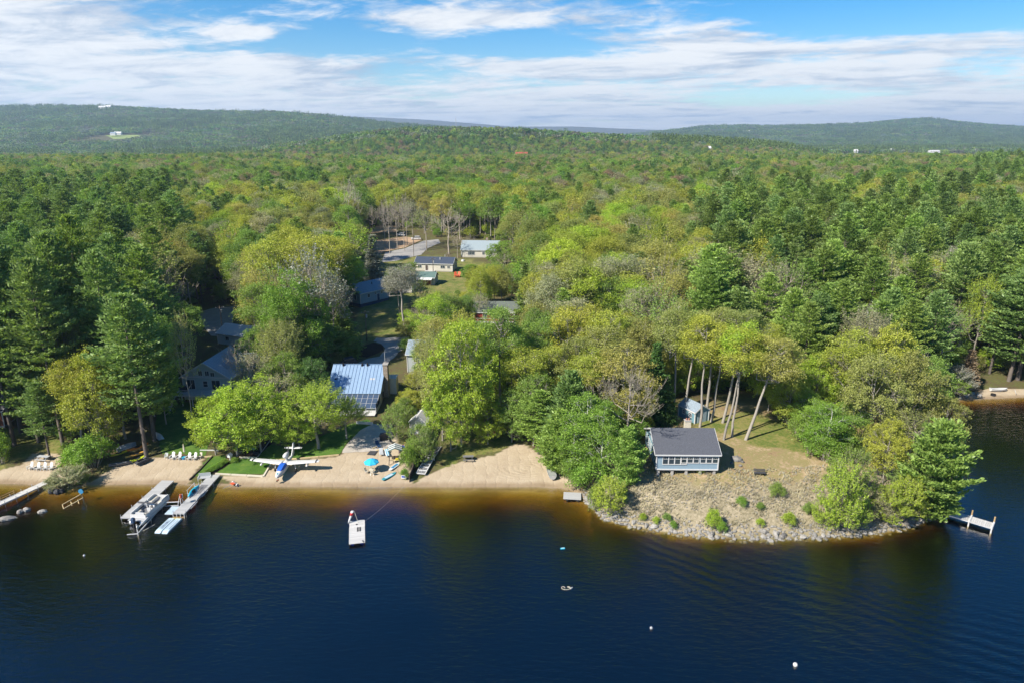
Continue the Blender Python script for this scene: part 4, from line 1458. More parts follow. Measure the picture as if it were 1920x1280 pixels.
def fill_hills():
    P = []
    y = 1560.0
    while y < 7000:
        sp = 26 if y < 2600 else 34 if y < 4600 else 48
        n = int(2 * 0.9 * y / sp)
        xs = -0.9 * y + sp * (np.arange(n) + .5) + rng.uniform(-.5, .5, n) * sp
        P.append(np.stack([xs, y + rng.uniform(-.5, .5, n) * sp, np.full(n, sp / 33.0)], -1))
        y += sp
    P = np.concatenate(P)
    x, y, s = P.T
    z = height(x, y)
    # leave out the slopes turned away from the lake
    z2 = height(x, y - 60)
    front = (z - z2 > -6) | (y < 2600)
    con = fbm(x / 260, y / 260, 4)
    sel = front
    for o in bpy.data.objects:
        if o.name.startswith('far_field'):
            bb = np.array([tuple(v.co) for v in o.data.vertices])
            sel &= ~((x > bb[:, 0].min() - 10) & (x < bb[:, 0].max() + 10) & (y > bb[:, 1].min() - 150) & (y < bb[:, 1].max() + 10))
    x, y, z, s, con = x[sel], y[sel], z[sel], s[sel], con[sel]
    n = len(x)
    g = np.random.default_rng(5)
    isc = con + g.normal(size=n) * 0.07 > 0.52
    idx = np.where(isc, g.choice(PIDX['grove_conifer'], n), g.choice(PIDX['grove'], n))
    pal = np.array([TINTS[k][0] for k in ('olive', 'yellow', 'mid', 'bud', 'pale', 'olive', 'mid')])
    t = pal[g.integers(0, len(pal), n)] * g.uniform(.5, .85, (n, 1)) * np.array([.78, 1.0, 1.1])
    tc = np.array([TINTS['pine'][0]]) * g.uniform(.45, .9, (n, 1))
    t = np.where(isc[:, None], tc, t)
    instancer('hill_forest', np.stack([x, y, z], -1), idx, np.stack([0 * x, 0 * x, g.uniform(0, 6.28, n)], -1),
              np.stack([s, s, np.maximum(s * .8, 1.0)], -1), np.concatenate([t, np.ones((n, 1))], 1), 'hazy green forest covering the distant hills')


fill_hills()

# ------------------------------------------------------------------ object materials
def stripe_mat(name, ca, cb, axis, freq, rough=0.7):
    m = bpy.data.materials.new(name)
    m.use_nodes = True
    t = NT(m.node_tree)
    out = t.n('ShaderNodeOutputMaterial')
    b = t.n('ShaderNodeBsdfPrincipled', i_Roughness=rough)
    sep = t.n('ShaderNodeSeparateXYZ', i_Vector=t.n('ShaderNodeTexCoord').outputs['Object'])
    f = t.m('FRACT', t.m('MULTIPLY', sep.outputs[axis], freq))
    t.link(t.mix(t.m('GREATER_THAN', f, 0.5), ca, cb), b.inputs['Base Color'])
    t.link(b.outputs[0], out.inputs['Surface'])
    return m


def M_(k, *a, **kw):
    M[k] = mat(k, *a, **kw)


M_('white', (0.54, 0.54, 0.53), 0.5, var=0.04)
M_('whiteroof', (0.58, 0.57, 0.55), 0.6, var=0.08)
M_('glass', (0.035, 0.05, 0.06), 0.06, var=0.1, spec=0.6)
M_('glassblue', (0.05, 0.075, 0.12), 0.08, var=0.1, spec=0.6)
M_('blueside', (0.22, 0.31, 0.38), 0.7, var=0.05, scale=3)
M_('tealside', (0.14, 0.26, 0.31), 0.7, var=0.06, scale=3)
M_('shingle', (0.062, 0.066, 0.078), 0.85, var=0.35, scale=9, bump=0.5)
M_('slateroof', (0.21, 0.26, 0.31), 0.75, var=0.2, scale=5, bump=0.3)
M_('paleroof', (0.24, 0.29, 0.31), 0.6, var=0.1)
M_('mossroof', (0.10, 0.115, 0.10), 0.8, var=0.15)
M_('navyroof', (0.045, 0.06, 0.09), 0.8, var=0.15, scale=5)
M_('greenroof', (0.09, 0.145, 0.13), 0.7, var=0.12)
M_('palegreenside', (0.40, 0.47, 0.45), 0.75, var=0.06)
M_('tanside', (0.50, 0.47, 0.40), 0.75, var=0.06)
M_('greyside', (0.33, 0.36, 0.35), 0.75, var=0.06)
M_('redside', (0.30, 0.055, 0.04), 0.75, var=0.08)
M_('brownside', (0.22, 0.08, 0.04), 0.75, var=0.12)
M_('metalroof', (0.30, 0.42, 0.56), 0.33, 0.3, var=0.06, scale=2)
M_('seam', (0.20, 0.31, 0.46), 0.4, 0.3, var=0.05)
M_('stone', (0.28, 0.23, 0.18), 0.9, var=0.35, scale=5, bump=0.5)
M_('brick', (0.36, 0.17, 0.12), 0.85, var=0.2)
M_('creambrick', (0.45, 0.40, 0.30), 0.85, var=0.25, scale=9)
M_('concrete', (0.34, 0.32, 0.29), 0.9, var=0.15)
M_('deckgrey', (0.36, 0.36, 0.355), 0.85, var=0.10, scale=3, stretch=(1, 8, 1))
M_('deckpale', (0.46, 0.45, 0.43), 0.85, var=0.12, scale=3, stretch=(1, 8, 1))
M_('wood', (0.38, 0.26, 0.13), 0.8, var=0.15, scale=4)
M_('woodpale', (0.50, 0.40, 0.22), 0.8, var=0.12, scale=4)
M_('wooddark', (0.075, 0.058, 0.045), 0.85, var=0.2, scale=4)
M_('polewood', (0.14, 0.115, 0.095), 0.9, var=0.2, scale=2)
M_('alu', (0.55, 0.56, 0.57), 0.38, 0.5, var=0.06)
M_('galv', (0.44, 0.45, 0.45), 0.5, 0.4, var=0.1)
M_('black', (0.018, 0.018, 0.02), 0.5, var=0.15)
M_('darkgrey', (0.06, 0.06, 0.065), 0.7, var=0.15)
M_('midgrey', (0.16, 0.16, 0.165), 0.75, var=0.15)
M_('palegrey', (0.36, 0.37, 0.38), 0.6, var=0.08)
M_('hullgrey', (0.20, 0.23, 0.26), 0.5, var=0.1)
M_('cream', (0.52, 0.48, 0.38), 0.7, var=0.06)
M_('umbrellablue', (0.03, 0.38, 0.60), 0.75, var=0.05)
M_('kayakblue', (0.02, 0.36, 0.50), 0.35, var=0.05)
M_('coverblue', (0.012, 0.09, 0.42), 0.7, var=0.06)
M_('navy', (0.02, 0.05, 0.11), 0.45, var=0.1)
M_('royal', (0.02, 0.06, 0.35), 0.5, var=0.1)
M_('bluepaint', (0.04, 0.20, 0.36), 0.5, var=0.1)
M_('paleblue', (0.38, 0.47, 0.53), 0.55, var=0.06)
M_('iceblue', (0.42, 0.52, 0.58), 0.5, var=0.06)
M_('orange', (0.55, 0.17, 0.02), 0.4, var=0.06)
M_('amber', (0.55, 0.30, 0.06), 0.45, var=0.06)
M_('yellow', (0.55, 0.45, 0.03), 0.45, var=0.06)
M_('limepaint', (0.45, 0.52, 0.03), 0.35, var=0.05)
M_('red', (0.48, 0.03, 0.03), 0.6, var=0.08)
M_('redorange', (0.55, 0.10, 0.04), 0.6, var=0.08)
M_('teal', (0.03, 0.22, 0.26), 0.4, var=0.06)
M_('greenglass', (0.20, 0.36, 0.30), 0.15, var=0.05, spec=0.6)
M_('rock', (0.15, 0.142, 0.13), 0.9, var=0.3, scale=3, bump=0.6)
M_('rockpale', (0.25, 0.235, 0.21), 0.9, var=0.25, scale=3, bump=0.6)
M_('tyre', (0.02, 0.02, 0.02), 0.8)
M_('hedge', (0.10, 0.2, 0.03), 0.8)
M['awning'] = stripe_mat('awning_stripe', (0.52, 0.52, 0.50), (0.05, 0.10, 0.09), 1, 1.35)
M['flagstripe'] = stripe_mat('flag_stripe', (0.60, 0.56, 0.54), (0.42, 0.03, 0.05), 2, 4.6)
M['towel'] = stripe_mat('lounge_stripe', (0.55, 0.58, 0.60), (0.05, 0.30, 0.45), 0, 3.2)
M['windsock'] = stripe_mat('windsock_stripe', (0.60, 0.52, 0.46), (0.55, 0.07, 0.05), 2, 0.55)


def span(u0, v0, u1, v1, z=0.0):
    a, b = W(u0, v0, z), W(u1, v1, z)
    d = b - a
    return a, b, (a + b) / 2, d.length, math.atan2(d.y, d.x)


# ------------------------------------------------------------------ house parts
def window(par, face, x, z, w, h, L, Wd, nx=2, nz=1, fm='white', gm='glass', sill=True, top=0.0, frame=0.09):
    """window on a wall: face f/b/l/r, x along the wall seen from outside, z of its centre"""
    def P(a, dz, out):
        if face == 'f':
            return (a, -Wd / 2 - out, dz)
        if face == 'b':
            return (-a, Wd / 2 + out, dz)
        if face == 'l':
            return (-L / 2 - out, -a, dz)
        return (L / 2 + out, a, dz)

    def S(a, b, c):
        return (a, b, c) if face in 'fb' else (b, a, c)
    f = MB()
    t = frame
    f.box(P(x, z + h / 2 + t / 2, 0.03), S(w + 2 * t, 0.10, t))
    f.box(P(x, z - h / 2 - t / 2, 0.04), S(w + 2 * t, 0.14, t))
    for s in (-1, 1):
        f.box(P(x + s * (w / 2 + t / 2), z, 0.032), S(t, 0.10, h - 0.004))
    fo = f.build('window', M[fm], par)
    for i in range(nx):
        for k in range(nz):
            pw, ph = w / nx, h / nz
            MB().box(P(x - w / 2 + pw * (i + .5), z - h / 2 + ph * (k + .5), 0.012), S(pw - 0.05, 0.024, ph - 0.04)).build('pane', M[gm], fo)
    b = MB()
    for i in range(1, nx):
        b.box(P(x - w / 2 + w / nx * i, z, 0.025), S(0.055, 0.06, h - .01))
    for k in range(1, nz):
        b.box(P(x, z - h / 2 + h / nz * k, 0.022), S(w - .01, 0.05, 0.045))
    if top:
        b.box(P(x, z + h * (0.5 - top), 0.021), S(w - .02, 0.045, 0.04))
        for i in range(nx):
            for q in (1, 2):
                b.box(P(x - w / 2 + w / nx * (i + q / 3), z + h * (0.5 - top / 2), 0.020), S(0.03, 0.04, h * top))
    if b.V:
        b.build('muntin', M[fm], fo)
    return fo


def door(par, face, x, h, w, L, Wd, m, z0=0.0):
    def P(a, dz, out):
        if face == 'f':
            return (a, -Wd / 2 - out, dz)
        if face == 'l':
            return (-L / 2 - out, -a, dz)
        return (L / 2 + out, a, dz)
    S = (lambda a, b, c: (a, b, c)) if face == 'f' else (lambda a, b, c: (b, a, c))
    d = MB().box(P(x, z0 + h / 2, 0.03), S(w, 0.08, h)).build('door', M[m], par)
    MB().ball(P(x + w * 0.4, z0 + 1.0, 0.09), 0.05, 6, 4).build('handle', M['alu'], d)
    fr = MB()
    for s in (-1, 1):
        fr.box(P(x + s * (w / 2 + .05), z0 + h / 2, 0.02), S(0.1, 0.1, h))
    fr.box(P(x, z0 + h + .05, 0.024), S(w + .22, 0.1, 0.1))
    fr.build('door_frame', M['white'], d)
    return d


def gable(par, L, Wd, wh, rise, wallm, roofm, over=0.4, base=0.0, trim='white', ends=None, roof_back=None):
    """walls, gable ends, roof slabs (ridge along x) and white edge boards"""
    w = MB()
    w.prism([(-Wd / 2, base), (Wd / 2, base), (Wd / 2, wh), (0, wh + rise), (-Wd / 2, wh)], -L / 2, L / 2, 'x')
    wo = w.build('wall', M[wallm], par)
    sl = math.atan2(rise, Wd / 2)
    t = 0.16
    ro = None
    for s in (-1, 1):
        r = MB()
        y0, z0 = s * (Wd / 2 + over), wh - over * math.tan(sl)
        z1 = wh + rise
        e = 0.02
        r.prism([(y0, z0 + e), (0, z1 + e), (0, z1 + t + e), (y0, z0 + t * .8 + e)], -L / 2 - over, L / 2 + over, 'x')
        ro = r.build('roof', M[roofm], par)
        f = MB()
        f.box((0, y0 + s * 0.02, z0 + 0.04), (L + 2 * over, 0.05, 0.20))
        for q in (-1, 1):
            f.bar((q * (L / 2 + over + .02), y0, z0 + 0.03), (q * (L / 2 + over + .02), 0, z1 + 0.06), 0.05, 0.22)
        f.build('fascia', M[trim], par)
    if base > 0.05:
        pass
    return wo


def corner_boards(par, L, Wd, z0, z1, m='white'):
    for sx in (-1, 1):
        for sy in (-1, 1):
            MB().box((sx * (L / 2 + .015), sy * (Wd / 2 + .015), (z0 + z1) / 2), (0.16, 0.16, z1 - z0 - .02)).build('corner_board', M[m], par)


def chimney(par, x, y, z0, z1, w, m, cap='brick'):
    c = MB().box((x, y, (z0 + z1) / 2), (w, w * .8, z1 - z0)).build('chimney', M[m], par)
    MB().box((x, y, z1 + .06), (w + .12, w * .8 + .12, .12)).build('chimney_cap', M['concrete'], c)
    for s in (-1, 1):
        MB().cyl((x + s * w * .2, y, z1 + .1), (x + s * w * .2, y, z1 + .45), .13, .11, 8).build('flue', M[cap], c)
    return c


# ------------------------------------------------------------------ the blue cottage on the point
def blue_cottage():
    fl = W(1231, 879, 4.6)
    fr = W(1346, 880, 4.6)
    L = (fr - fl).length
    D = 9.2
    c = (fl + fr) / 2
    c.y += D / 2
    z0 = hgt(c.x, fl.y)
    t = thing('cottage', 'blue cottage with white trim and charcoal shingle roof on the rocky point', 'cottage', (c.x, c.y, 4.55 - .45), math.atan2(fr.y - fl.y, fr.x - fl.x))
    gable(t, L, D, 3.15, 2.05, 'blueside', 'shingle', 0.35, 0.45)
    # two tone gable end: horizontal boards on the west side
    for k in range(16):
        zb = 0.5 + k * 0.17
        MB().box((-L / 2 - .018, 0, zb + .08), (.03, D - .3, .145)).build('clapboard', M['tealside'], t)
    corner_boards(t, L, D, .45, 3.1)
    MB().box((0, -D / 2 - .03, .52), (L + .1, .06, .2)).build('sill_board', M['white'], t)
    for i in range(4):
        window(t, 'f', -L / 2 + 1.35 + i * 0.92, 2.05, .78, 1.25, L, D, 1, 1, top=.34, frame=.07)
    for i in range(6):
        window(t, 'f', L / 2 - 5.15 + i * 0.92 + (0.12 if i > 2 else 0), 2.15, .76, 0.95, L, D, 1, 1, top=.36, frame=.07)
    for i in range(4):
        window(t, 'l', -2.9 + i * 1.75, 2.0, 1.25, 1.4, L, D, 2, 2)
    for i in range(3):
        window(t, 'r', -2.5 + i * 2.4, 2.0, 1.0, 1.2, L, D, 2, 2)
    chimney(t, 0.9, 0.55, 4.6, 6.35, .95, 'creambrick')
    for i in range(5):
        for y in (-D / 2 + .3, 0, D / 2 - .3):
            MB().box((-L / 2 + .4 + i * (L - .8) / 4, y, -.1), (.4, .4, 1.1)).build('pier', M['concrete'], t)
    MB().box((0, 0, .32), (L - .2, D - .2, .22)).build('floor_frame', M['wooddark'], t)
    st = MB()
    for k in range(3):
        st.box((L / 2 + .9 + k * .28, 1.5, .5 - k * .2), (.3, 1.2, .18))
    st.build('steps', M['concrete'], t)


blue_cottage()


def blue_shed():
    a = G(1298, 790)
    t = thing('garden_shed', 'blue garden shed with pale double door and grey roof under leaning trees', 'shed', (a.x + .6, a.y + 1.7, a.z - .05), R(-62))
    L, D = 4.2, 3.2
    gable(t, L, D, 2.2, 1.0, 'tealside', 'slateroof', .18, 0.0)
    corner_boards(t, L, D, 0, 2.2)
    for s in (-1, 1):
        d = MB().box((L / 2 + .03, s * .52, 1.0), (.06, 1.0, 1.9)).build('door', M['paleblue'], t)
        MB().ball((L / 2 + .09, s * .1, 1.0), .05, 6, 4).build('handle', M['black'], d)
    window(t, 'f', -.8, 1.35, .6, .7, L, D, 2, 2)
    window(t, 'f', .9, 1.35, .6, .7, L, D, 2, 2)


blue_shed()


# ------------------------------------------------------------------ metal roofed house with the glass porch
def metal_roof_house():
    tl, trp = W(625, 683, 8.2), W(722, 685, 8.2)
    br = W(701, 735, 4.6)
    L = (trp - tl).length
    run = tl.y - br.y
    cx, yr = (tl.x + trp.x) / 2, tl.y
    g = hgt(cx, yr - run)
    t = thing('lake_house', 'white house with blue standing seam metal roof and glass porch', 'house', (cx, yr - run, g - .1), 0)
    ez, rz = 4.6 - g, 8.2 - g       # eave and ridge over local ground
    D = run + 3.0
    w = MB()
    w.prism([(0.15, 0), (D, 0), (D, ez + .3), (run, rz - .05), (0.15, ez + .02)], -L / 2 + .2, L / 2 - .2, 'x')
    w.build('wall', M['tanside'], t)
    n = 15
    sl = math.hypot(run + .3, rz - ez)
    ang = math.atan2(rz - ez, run)
    for i in range(n):
        x = -L / 2 + L * (i + .5) / n
        p = MB()
        p.add([(x - L / n / 2 + .01, -.3, ez - .1), (x + L / n / 2 - .01, -.3, ez - .1), (x + L / n / 2 - .01, run, rz + .05), (x - L / n / 2 + .01, run, rz + .05),
               (x - L / n / 2 + .01, -.3, ez - .0), (x + L / n / 2 - .01, -.3, ez - .0), (x + L / n / 2 - .01, run, rz + .15), (x - L / n / 2 + .01, run, rz + .15)],
              [(0, 1, 2, 3), (7, 6, 5, 4), (0, 4, 5, 1), (1, 5, 6, 2), (2, 6, 7, 3), (3, 7, 4, 0)])
        po = p.build('roof_panel', M['metalroof'], t)
        MB().bar((x + L / n / 2, -.3, ez + .03), (x + L / n / 2, run, rz + .18), .05, .09).build('seam', M['seam'], po)
    b = MB()
    b.prism([(run, rz + .02), (D + .4, ez + .1), (D + .4, ez + .25), (run, rz + .15)], -L / 2, L / 2, 'x')
    b.build('back_roof', M['seam'], t)
    MB().bar((-L / 2, run, rz + .2), (L / 2, run, rz + .2), .25, .08).build('ridge_cap', M['seam'], t)
    for fx in (-.30, .06, .16):
        MB().cyl((fx * L, run - .35, rz - .1), (fx * L, run - .35, rz + .55), .2, .2, 8).build('roof_vent', M['black'], t)
    for (fx, fy, ww) in ((.30, .42, 1.0), (-.38, .42, .6)):
        zc = ez + (rz - ez) * fy
        k = MB()
        k.add([(fx * L - ww / 2, fy * run - .5, zc - .25 + .12), (fx * L + ww / 2, fy * run - .5, zc - .25 + .12), (fx * L + ww / 2, fy * run + .5, zc + .3 + .14), (fx * L - ww / 2, fy * run + .5, zc + .3 + .14),
               (fx * L - ww / 2, fy * run - .5, zc - .25), (fx * L + ww / 2, fy * run - .5, zc - .25), (fx * L + ww / 2, fy * run + .5, zc + .2), (fx * L - ww / 2, fy * run + .5, zc + .2)],
              [(0, 1, 2, 3), (7, 6, 5, 4), (0, 4, 5, 1), (1, 5, 6, 2), (2, 6, 7, 3), (3, 7, 4, 0)])
        k.build('skylight', M['palegrey' if fx > 0 else 'darkgrey'], t)
    # glass porch in front: sloping glazed roof on rafters, dark screens, pale skirt
    pd = 4.2
    z1, z2 = ez - .15, ez - 1.6
    x0, x1 = -L / 2 + 1.0, L / 2 - .3
    nx, ny = 9, 3
    for i in range(nx):
        for j in range(ny):
            xa, xb = x0 + (x1 - x0) * i / nx + .05, x0 + (x1 - x0) * (i + 1) / nx - .05
            ya, yb = -pd * j / ny - .05, -pd * (j + 1) / ny + .05
            za, zb = z1 + (z2 - z1) * j / ny, z1 + (z2 - z1) * (j + 1) / ny
            MB().add([(xa, ya, za), (xb, ya, za), (xb, yb, zb), (xa, yb, zb), (xa, ya, za - .04), (xb, ya, za - .04), (xb, yb, zb - .04), (xa, yb, zb - .04)],
                     [(0, 1, 2, 3), (7, 6, 5, 4), (0, 4, 5, 1), (1, 5, 6, 2), (2, 6, 7, 3), (3, 7, 4, 0)]).build('roof_pane', M['glassblue'], t)
    for i in range(nx + 1):
        xa = x0 + (x1 - x0) * i / nx
        MB().bar((xa, 0, z1 - .02), (xa, -pd, z2 - .02), .07, .10).build('rafter', M['palegrey'], t)
    for j in range(ny + 1):
        zz = z1 + (z2 - z1) * j / ny
        MB().bar((x0, -pd * j / ny, zz - .01), (x1, -pd * j / ny, zz - .01), .07, .07).build('purlin', M['palegrey'], t)
    for i in range(6):
        xa = x0 + (x1 - x0) * i / 5
        MB().box((xa, -pd, z2 / 2), (.12, .12, z2)).build('post', M['palegrey'], t)
    for i in range(5):
        xa = x0 + (x1 - x0) * (i + .5) / 5
        MB().box((xa, -pd + .02, (z2 + .8) / 2), ((x1 - x0) / 5 - .14, .03, z2 - .85)).build('screen', M['glass'], t)
        MB().box((xa, -pd, .4), ((x1 - x0) / 5 - .13, .10, .8)).build('skirt_panel', M['white'], t)
    for yy in (-.9, -2.2, -3.4):
        MB().box((x1 - .02, yy, 1.25), (.05, 1.1, 1.5)).build('screen', M['glass'], t)
    MB().box((x1, -pd / 2, .35), (.1, pd - .1, .7)).build('skirt_panel', M['white'], t)
    MB().box(((x0 + x1) / 2, -pd - .7, .25), (x1 - x0, 1.2, .12)).build('front_deck', M['deckpale'], t)
    for i in range(3):
        window(t, 'r', 0.9 + i * 1.9 + D / 2 - D / 2, 2.2 + i * .2, .8, 1.0, L - .4, 0.001, 2, 1)
    # stone chimney and the white lean-to behind it
    c = MB().box((L / 2 + .35, run - 2.0, (rz + .9) / 2), (.9, 1.5, rz + .9)).build('chimney', M['stone'], t)
    MB().box((L / 2 + .35, run - 2.0, rz + .95), (1.1, 1.7, .12)).build('chimney_cap', M['concrete'], c)
    MB().cyl((L / 2 + .2, run - 1.6, rz + 1), (L / 2 + .2, run - 1.6, rz + 3.2), .06, .06, 6).build('flue_pipe', M['alu'], c)
    MB().box((L / 2 + 1.2, run + .3, 1.9), (1.9, 2.6, 3.8)).build('lean_to', M['tanside'], t)
    d = MB().box((L / 2 + .03, run - 4.2, 1.1), (.06, .95, 2.1)).build('door', M['darkgrey'], t)
    MB().ball((L / 2 + .09, run - 4.55, 1.05), .05, 6, 4).build('handle', M['alu'], d)


metal_roof_house()


# ------------------------------------------------------------------ grey-green two storey house with the deck
def deck_house():
    fl, fr = W(352, 722, 5.0), W(432, 724, 5.0)
    L = (fr - fl).length + 1.0
    D = 11.0
    c = (fl + fr) / 2
    g = hgt(c.x, c.y)
    t = thing('deck_house', 'grey-green two storey house with a raised white railed deck', 'house', (c.x, c.y + D / 2, g - .2), R(-4))
    gable_x = MB()
    wh, rise = 5.2, 3.0
    # ridge runs back from the lake: gable faces the water
    gable_x.prism([(-L / 2, 0), (L / 2, 0), (L / 2, wh), (0, wh + rise), (-L / 2, wh)], -D / 2, D / 2, 'y')
    gable_x.build('wall', M['palegreenside'], t)
    sl = rise / (L / 2)
    for s in (-1, 1):
        r = MB()
        r.prism([(s * (L / 2 + .5), wh - .5 * sl + .02), (0, wh + rise + .02), (0, wh + rise + .2), (s * (L / 2 + .5), wh - .5 * sl + .18)], -D / 2 - .6, D / 2 + .4, 'y')
        r.build('roof', M['slateroof'], t)
        MB().bar((s * (L / 2 + .5), -D / 2 - .62, wh - .5 * sl + .08), (0, -D / 2 - .62, wh + rise + .1), .06, .26).build('fascia', M['white'], t)
        MB().bar((s * (L / 2 + .53), -D / 2 - .6, wh - .5 * sl + .08), (s * (L / 2 + .53), D / 2 + .4, wh - .5 * sl + .08), .06, .2).build('gutter', M['white'], t)
    MB().box((0, -D / 2 - .05, wh - .1), (L, .1, .22)).build('band_board', M['white'], t)
    # cross wing on the right with its own roof
    ww = MB()
    ww.prism([(0, 0), (7.0, 0), (7.0, 4.6), (3.5, 7.4), (0, 4.6)], L / 2 - .5, L / 2 + 4.2, 'x')
    ww.build('wing_wall', M['palegreenside'], t)
    for s in (-1, 1):
        r = MB()
        y0 = 3.5 + s * 3.9
        r.prism([(y0, 4.3), (3.5, 7.42), (3.5, 7.6), (y0, 4.46)], L / 2 - 3.5, L / 2 + 4.7, 'x')
        r.build('wing_roof', M['slateroof'], t)
        MB().bar((L / 2 + 4.72, y0, 4.36), (L / 2 + 4.72, 3.5, 7.5), .06, .24).build('fascia', M['white'], t)
    for k in range(2):
        MB().cyl((1.8, 1.0 + k * 2.2, wh + 1.4), (1.8, 1.0 + k * 2.2, wh + 2.7), .1, .1, 6).build('vent_pipe', M['white'], t)
    corner_boards(t, L, D, 0, wh - .25)
    for x in (-1.1, .3, 1.4):
        window(t, 'f', x, wh + .75 if abs(x) < 1.2 else wh + .55, .8, 1.0 if abs(x) < 1.2 else .8, L, D, 2, 1)
    for x in (-L / 2 + 1.6, 1.9):
        d = window(t, 'f', x, 3.55, 1.7, 2.0, L, D, 2, 1)
    window(t, 'f', -.3, 3.7, .9, 1.2, L, D, 1, 2)
    for y in (-3, 0, 3):
        window(t, 'l', y, 3.7, 1.0, 1.2, L, D, 2, 1)
    # deck
    dz, dd = 2.45, 3.2
    x0, x1 = -L / 2 - .9, L / 2 - .4
    n = 17
    for i in range(n):
        MB().box(((x0 + x1) / 2, -D / 2 - dd * (i + .5) / n, dz), (x1 - x0, dd / n - .02, .06)).build('deck_board', M['deckpale'], t)
    MB().box(((x0 + x1) / 2, -D / 2 - dd - .02, dz - .16), (x1 - x0, .08, .24)).build('rim_board', M['white'], t)
    for i in range(6):
        MB().box((x0 + (x1 - x0) * i / 5, -D / 2 - dd + .12, (dz - .04) / 2 + .5), (.14, .14, dz + .95)).build('deck_post', M['white'], t)
    for zz in (dz + .25, dz + .95):
        MB().box(((x0 + x1) / 2, -D / 2 - dd + .12, zz), (x1 - x0 - .1, .07, .07)).build('rail', M['white'], t)
        MB().box((x0, -D / 2 - dd / 2, zz), (.07, dd - .2, .07)).build('rail', M['white'], t)
    for i in range(36):
        MB().box((x0 + (x1 - x0) * (i + .5) / 36, -D / 2 - dd + .12, dz + .6), (.04, .04, .62)).build('baluster', M['white'], t)
    # stairs down on the left
    for k in range(9):
        MB().box((x0 + .3, -D / 2 - dd - .2 - k * .27, dz - .12 - k * .26), (1.1, .28, .05)).build('tread', M['deckpale'], t)
    for s in (-.28, .88):
        MB().bar((x0 + s, -D / 2 - dd - .05, dz - .1), (x0 + s, -D / 2 - dd - 2.6, .05), .06, .26).build('stringer', M['white'], t)
        MB().bar((x0 + s, -D / 2 - dd - .05, dz + .85), (x0 + s, -D / 2 - dd - 2.6, .95), .07, .07).build('stair_rail', M['white'], t)
        for k in range(5):
            MB().box((x0 + s, -D / 2 - dd - .1 - k * .58, dz + .3 - k * .56), (.05, .05, 1.1)).build('baluster', M['white'], t)
    # a covered grill stands on the deck
    gx, gy = x0 + 1.6, -D / 2 - 1.3
    p = t.matrix_world if False else Matrix.Translation(t.location) @ Matrix.Rotation(t.rotation_euler.z, 4, 'Z')
    q = p @ Vector((gx, gy, dz + .03))
    g2 = thing('grill', 'dark covered grill on the raised deck of the grey-green house', 'grill', q, R(-4))
    MB().prism([(-.55, 0), (.55, 0), (.6, .7), (.4, 1.1), (-.4, 1.1), (-.6, .7)], -.3, .3).build('cover', M['darkgrey'], g2)
    MB().box((.72, 0, .78), (.22, .45, .05)).build('side_shelf', M['black'], g2)


deck_house()


# ------------------------------------------------------------------ smaller houses along the lane
def simple_house(name, label, u, v, rz, L, D, wh, rise, wallm, roofm, wins=(), base=.3, over=.35, dz=0, doors=(), chim=None, found='concrete'):
    g = G(u, v)
    t = thing(name, label, 'house' if 'house' in name or 'home' in name else name.split('_')[-1], (g.x, g.y, g.z + dz - .1), rz)
    gable(t, L, D, wh, rise, wallm, roofm, over, base)
    if base > .05:
        MB().box((0, 0, base / 2 - .2), (L - .12, D - .12, base + .38)).build('foundation', M[found], t)
    corner_boards(t, L, D, base, wh)
    for w_ in wins:
        window(t, w_[0], w_[1], w_[2], w_[3], w_[4], L, D, *(w_[5:] or (2, 1)))
    for d_ in doors:
        door(t, d_[0], d_[1], 2.0, .95, L, D, d_[2], base)
    if chim:
        chimney(t, *chim)
    return t


hB = simple_house('lane_house', 'small pale blue house with grey roof and white windowed gable beside the lane', 688, 566, R(52), 11.5, 8.0, 4.2, 2.2, 'blueside', 'slateroof',
                  [('l', -1.7, 2.7, .9, 1.6), ('l', 0, 2.7, .9, 1.6), ('l', 1.7, 2.7, .9, 1.6), ('l', 0, 4.9, 1.2, .9), ('f', -2.5, 3.0, .8, 1.0), ('f', 2.6, 3.2, .7, .7), ('f', 0.2, 3.3, .6, .5)], 1.0, doors=[('f', 1.2, 'navy')], found='navy')
MB().cyl((1.0, -1.6, 5.2), (1.0, -1.6, 6.4), .12, .12, 6).build('vent_pipe', M['black'], hB)
hT = simple_house('ranch_house', 'low white ranch house with dark navy roof beside the gravel road', 818, 506, R(-8), 14.0, 7.5, 3.1, 1.7, 'tanside', 'navyroof',
                  [('f', -5.2, 1.9, 1.3, 1.0), ('f', 3.4, 1.9, 1.6, 1.0), ('f', 5.6, 1.9, .9, .9), ('r', -2.0, 1.9, .9, 1.1), ('r', 1.2, 1.9, .8, 1.3), ('r', 2.6, 1.9, .8, 1.3)], .4, doors=[('f', -2.6, 'wooddark')])
MB().cyl((2.0, -1.6, 4.0), (2.0, -1.6, 5.0), .15, .15, 6).build('vent_pipe', M['white'], hT)
MB().cyl((3.2, 1.0, 4.0), (3.2, 1.0, 5.6), .08, .08, 6).build('vent_pipe', M['white'], hT)
MB().box((-1.2, -4.5, .45), (3.6, 1.6, .12)).build('front_deck', M['deckpale'], hT)
simple_house('corner_house', 'white house with pale grey-green roof at the edge of the bright green trees', 902, 480, R(-4), 15.0, 9, 3.3, 3.0, 'tanside', 'paleroof',
             [('f', -3.4, 1.9, 2.6, 1.3, 4, 1), ('f', 1.5, 1.9, .9, 1.1), ('f', 4.8, 1.9, .9, 1.1), ('l', 0, 1.9, 1, 1.1)], .4, doors=[('f', 3.2, 'white')], chim=(2.5, 0.2, 5.4, 7.2, .8, 'stone'))
gG = simple_house('garage', 'white garage with green roof and lean-to behind the utility pole', 800, 531, R(-6), 6.5, 5.5, 2.6, 1.3, 'greyside', 'greenroof', [('r', 0, 1.6, .8, .8)], .1)
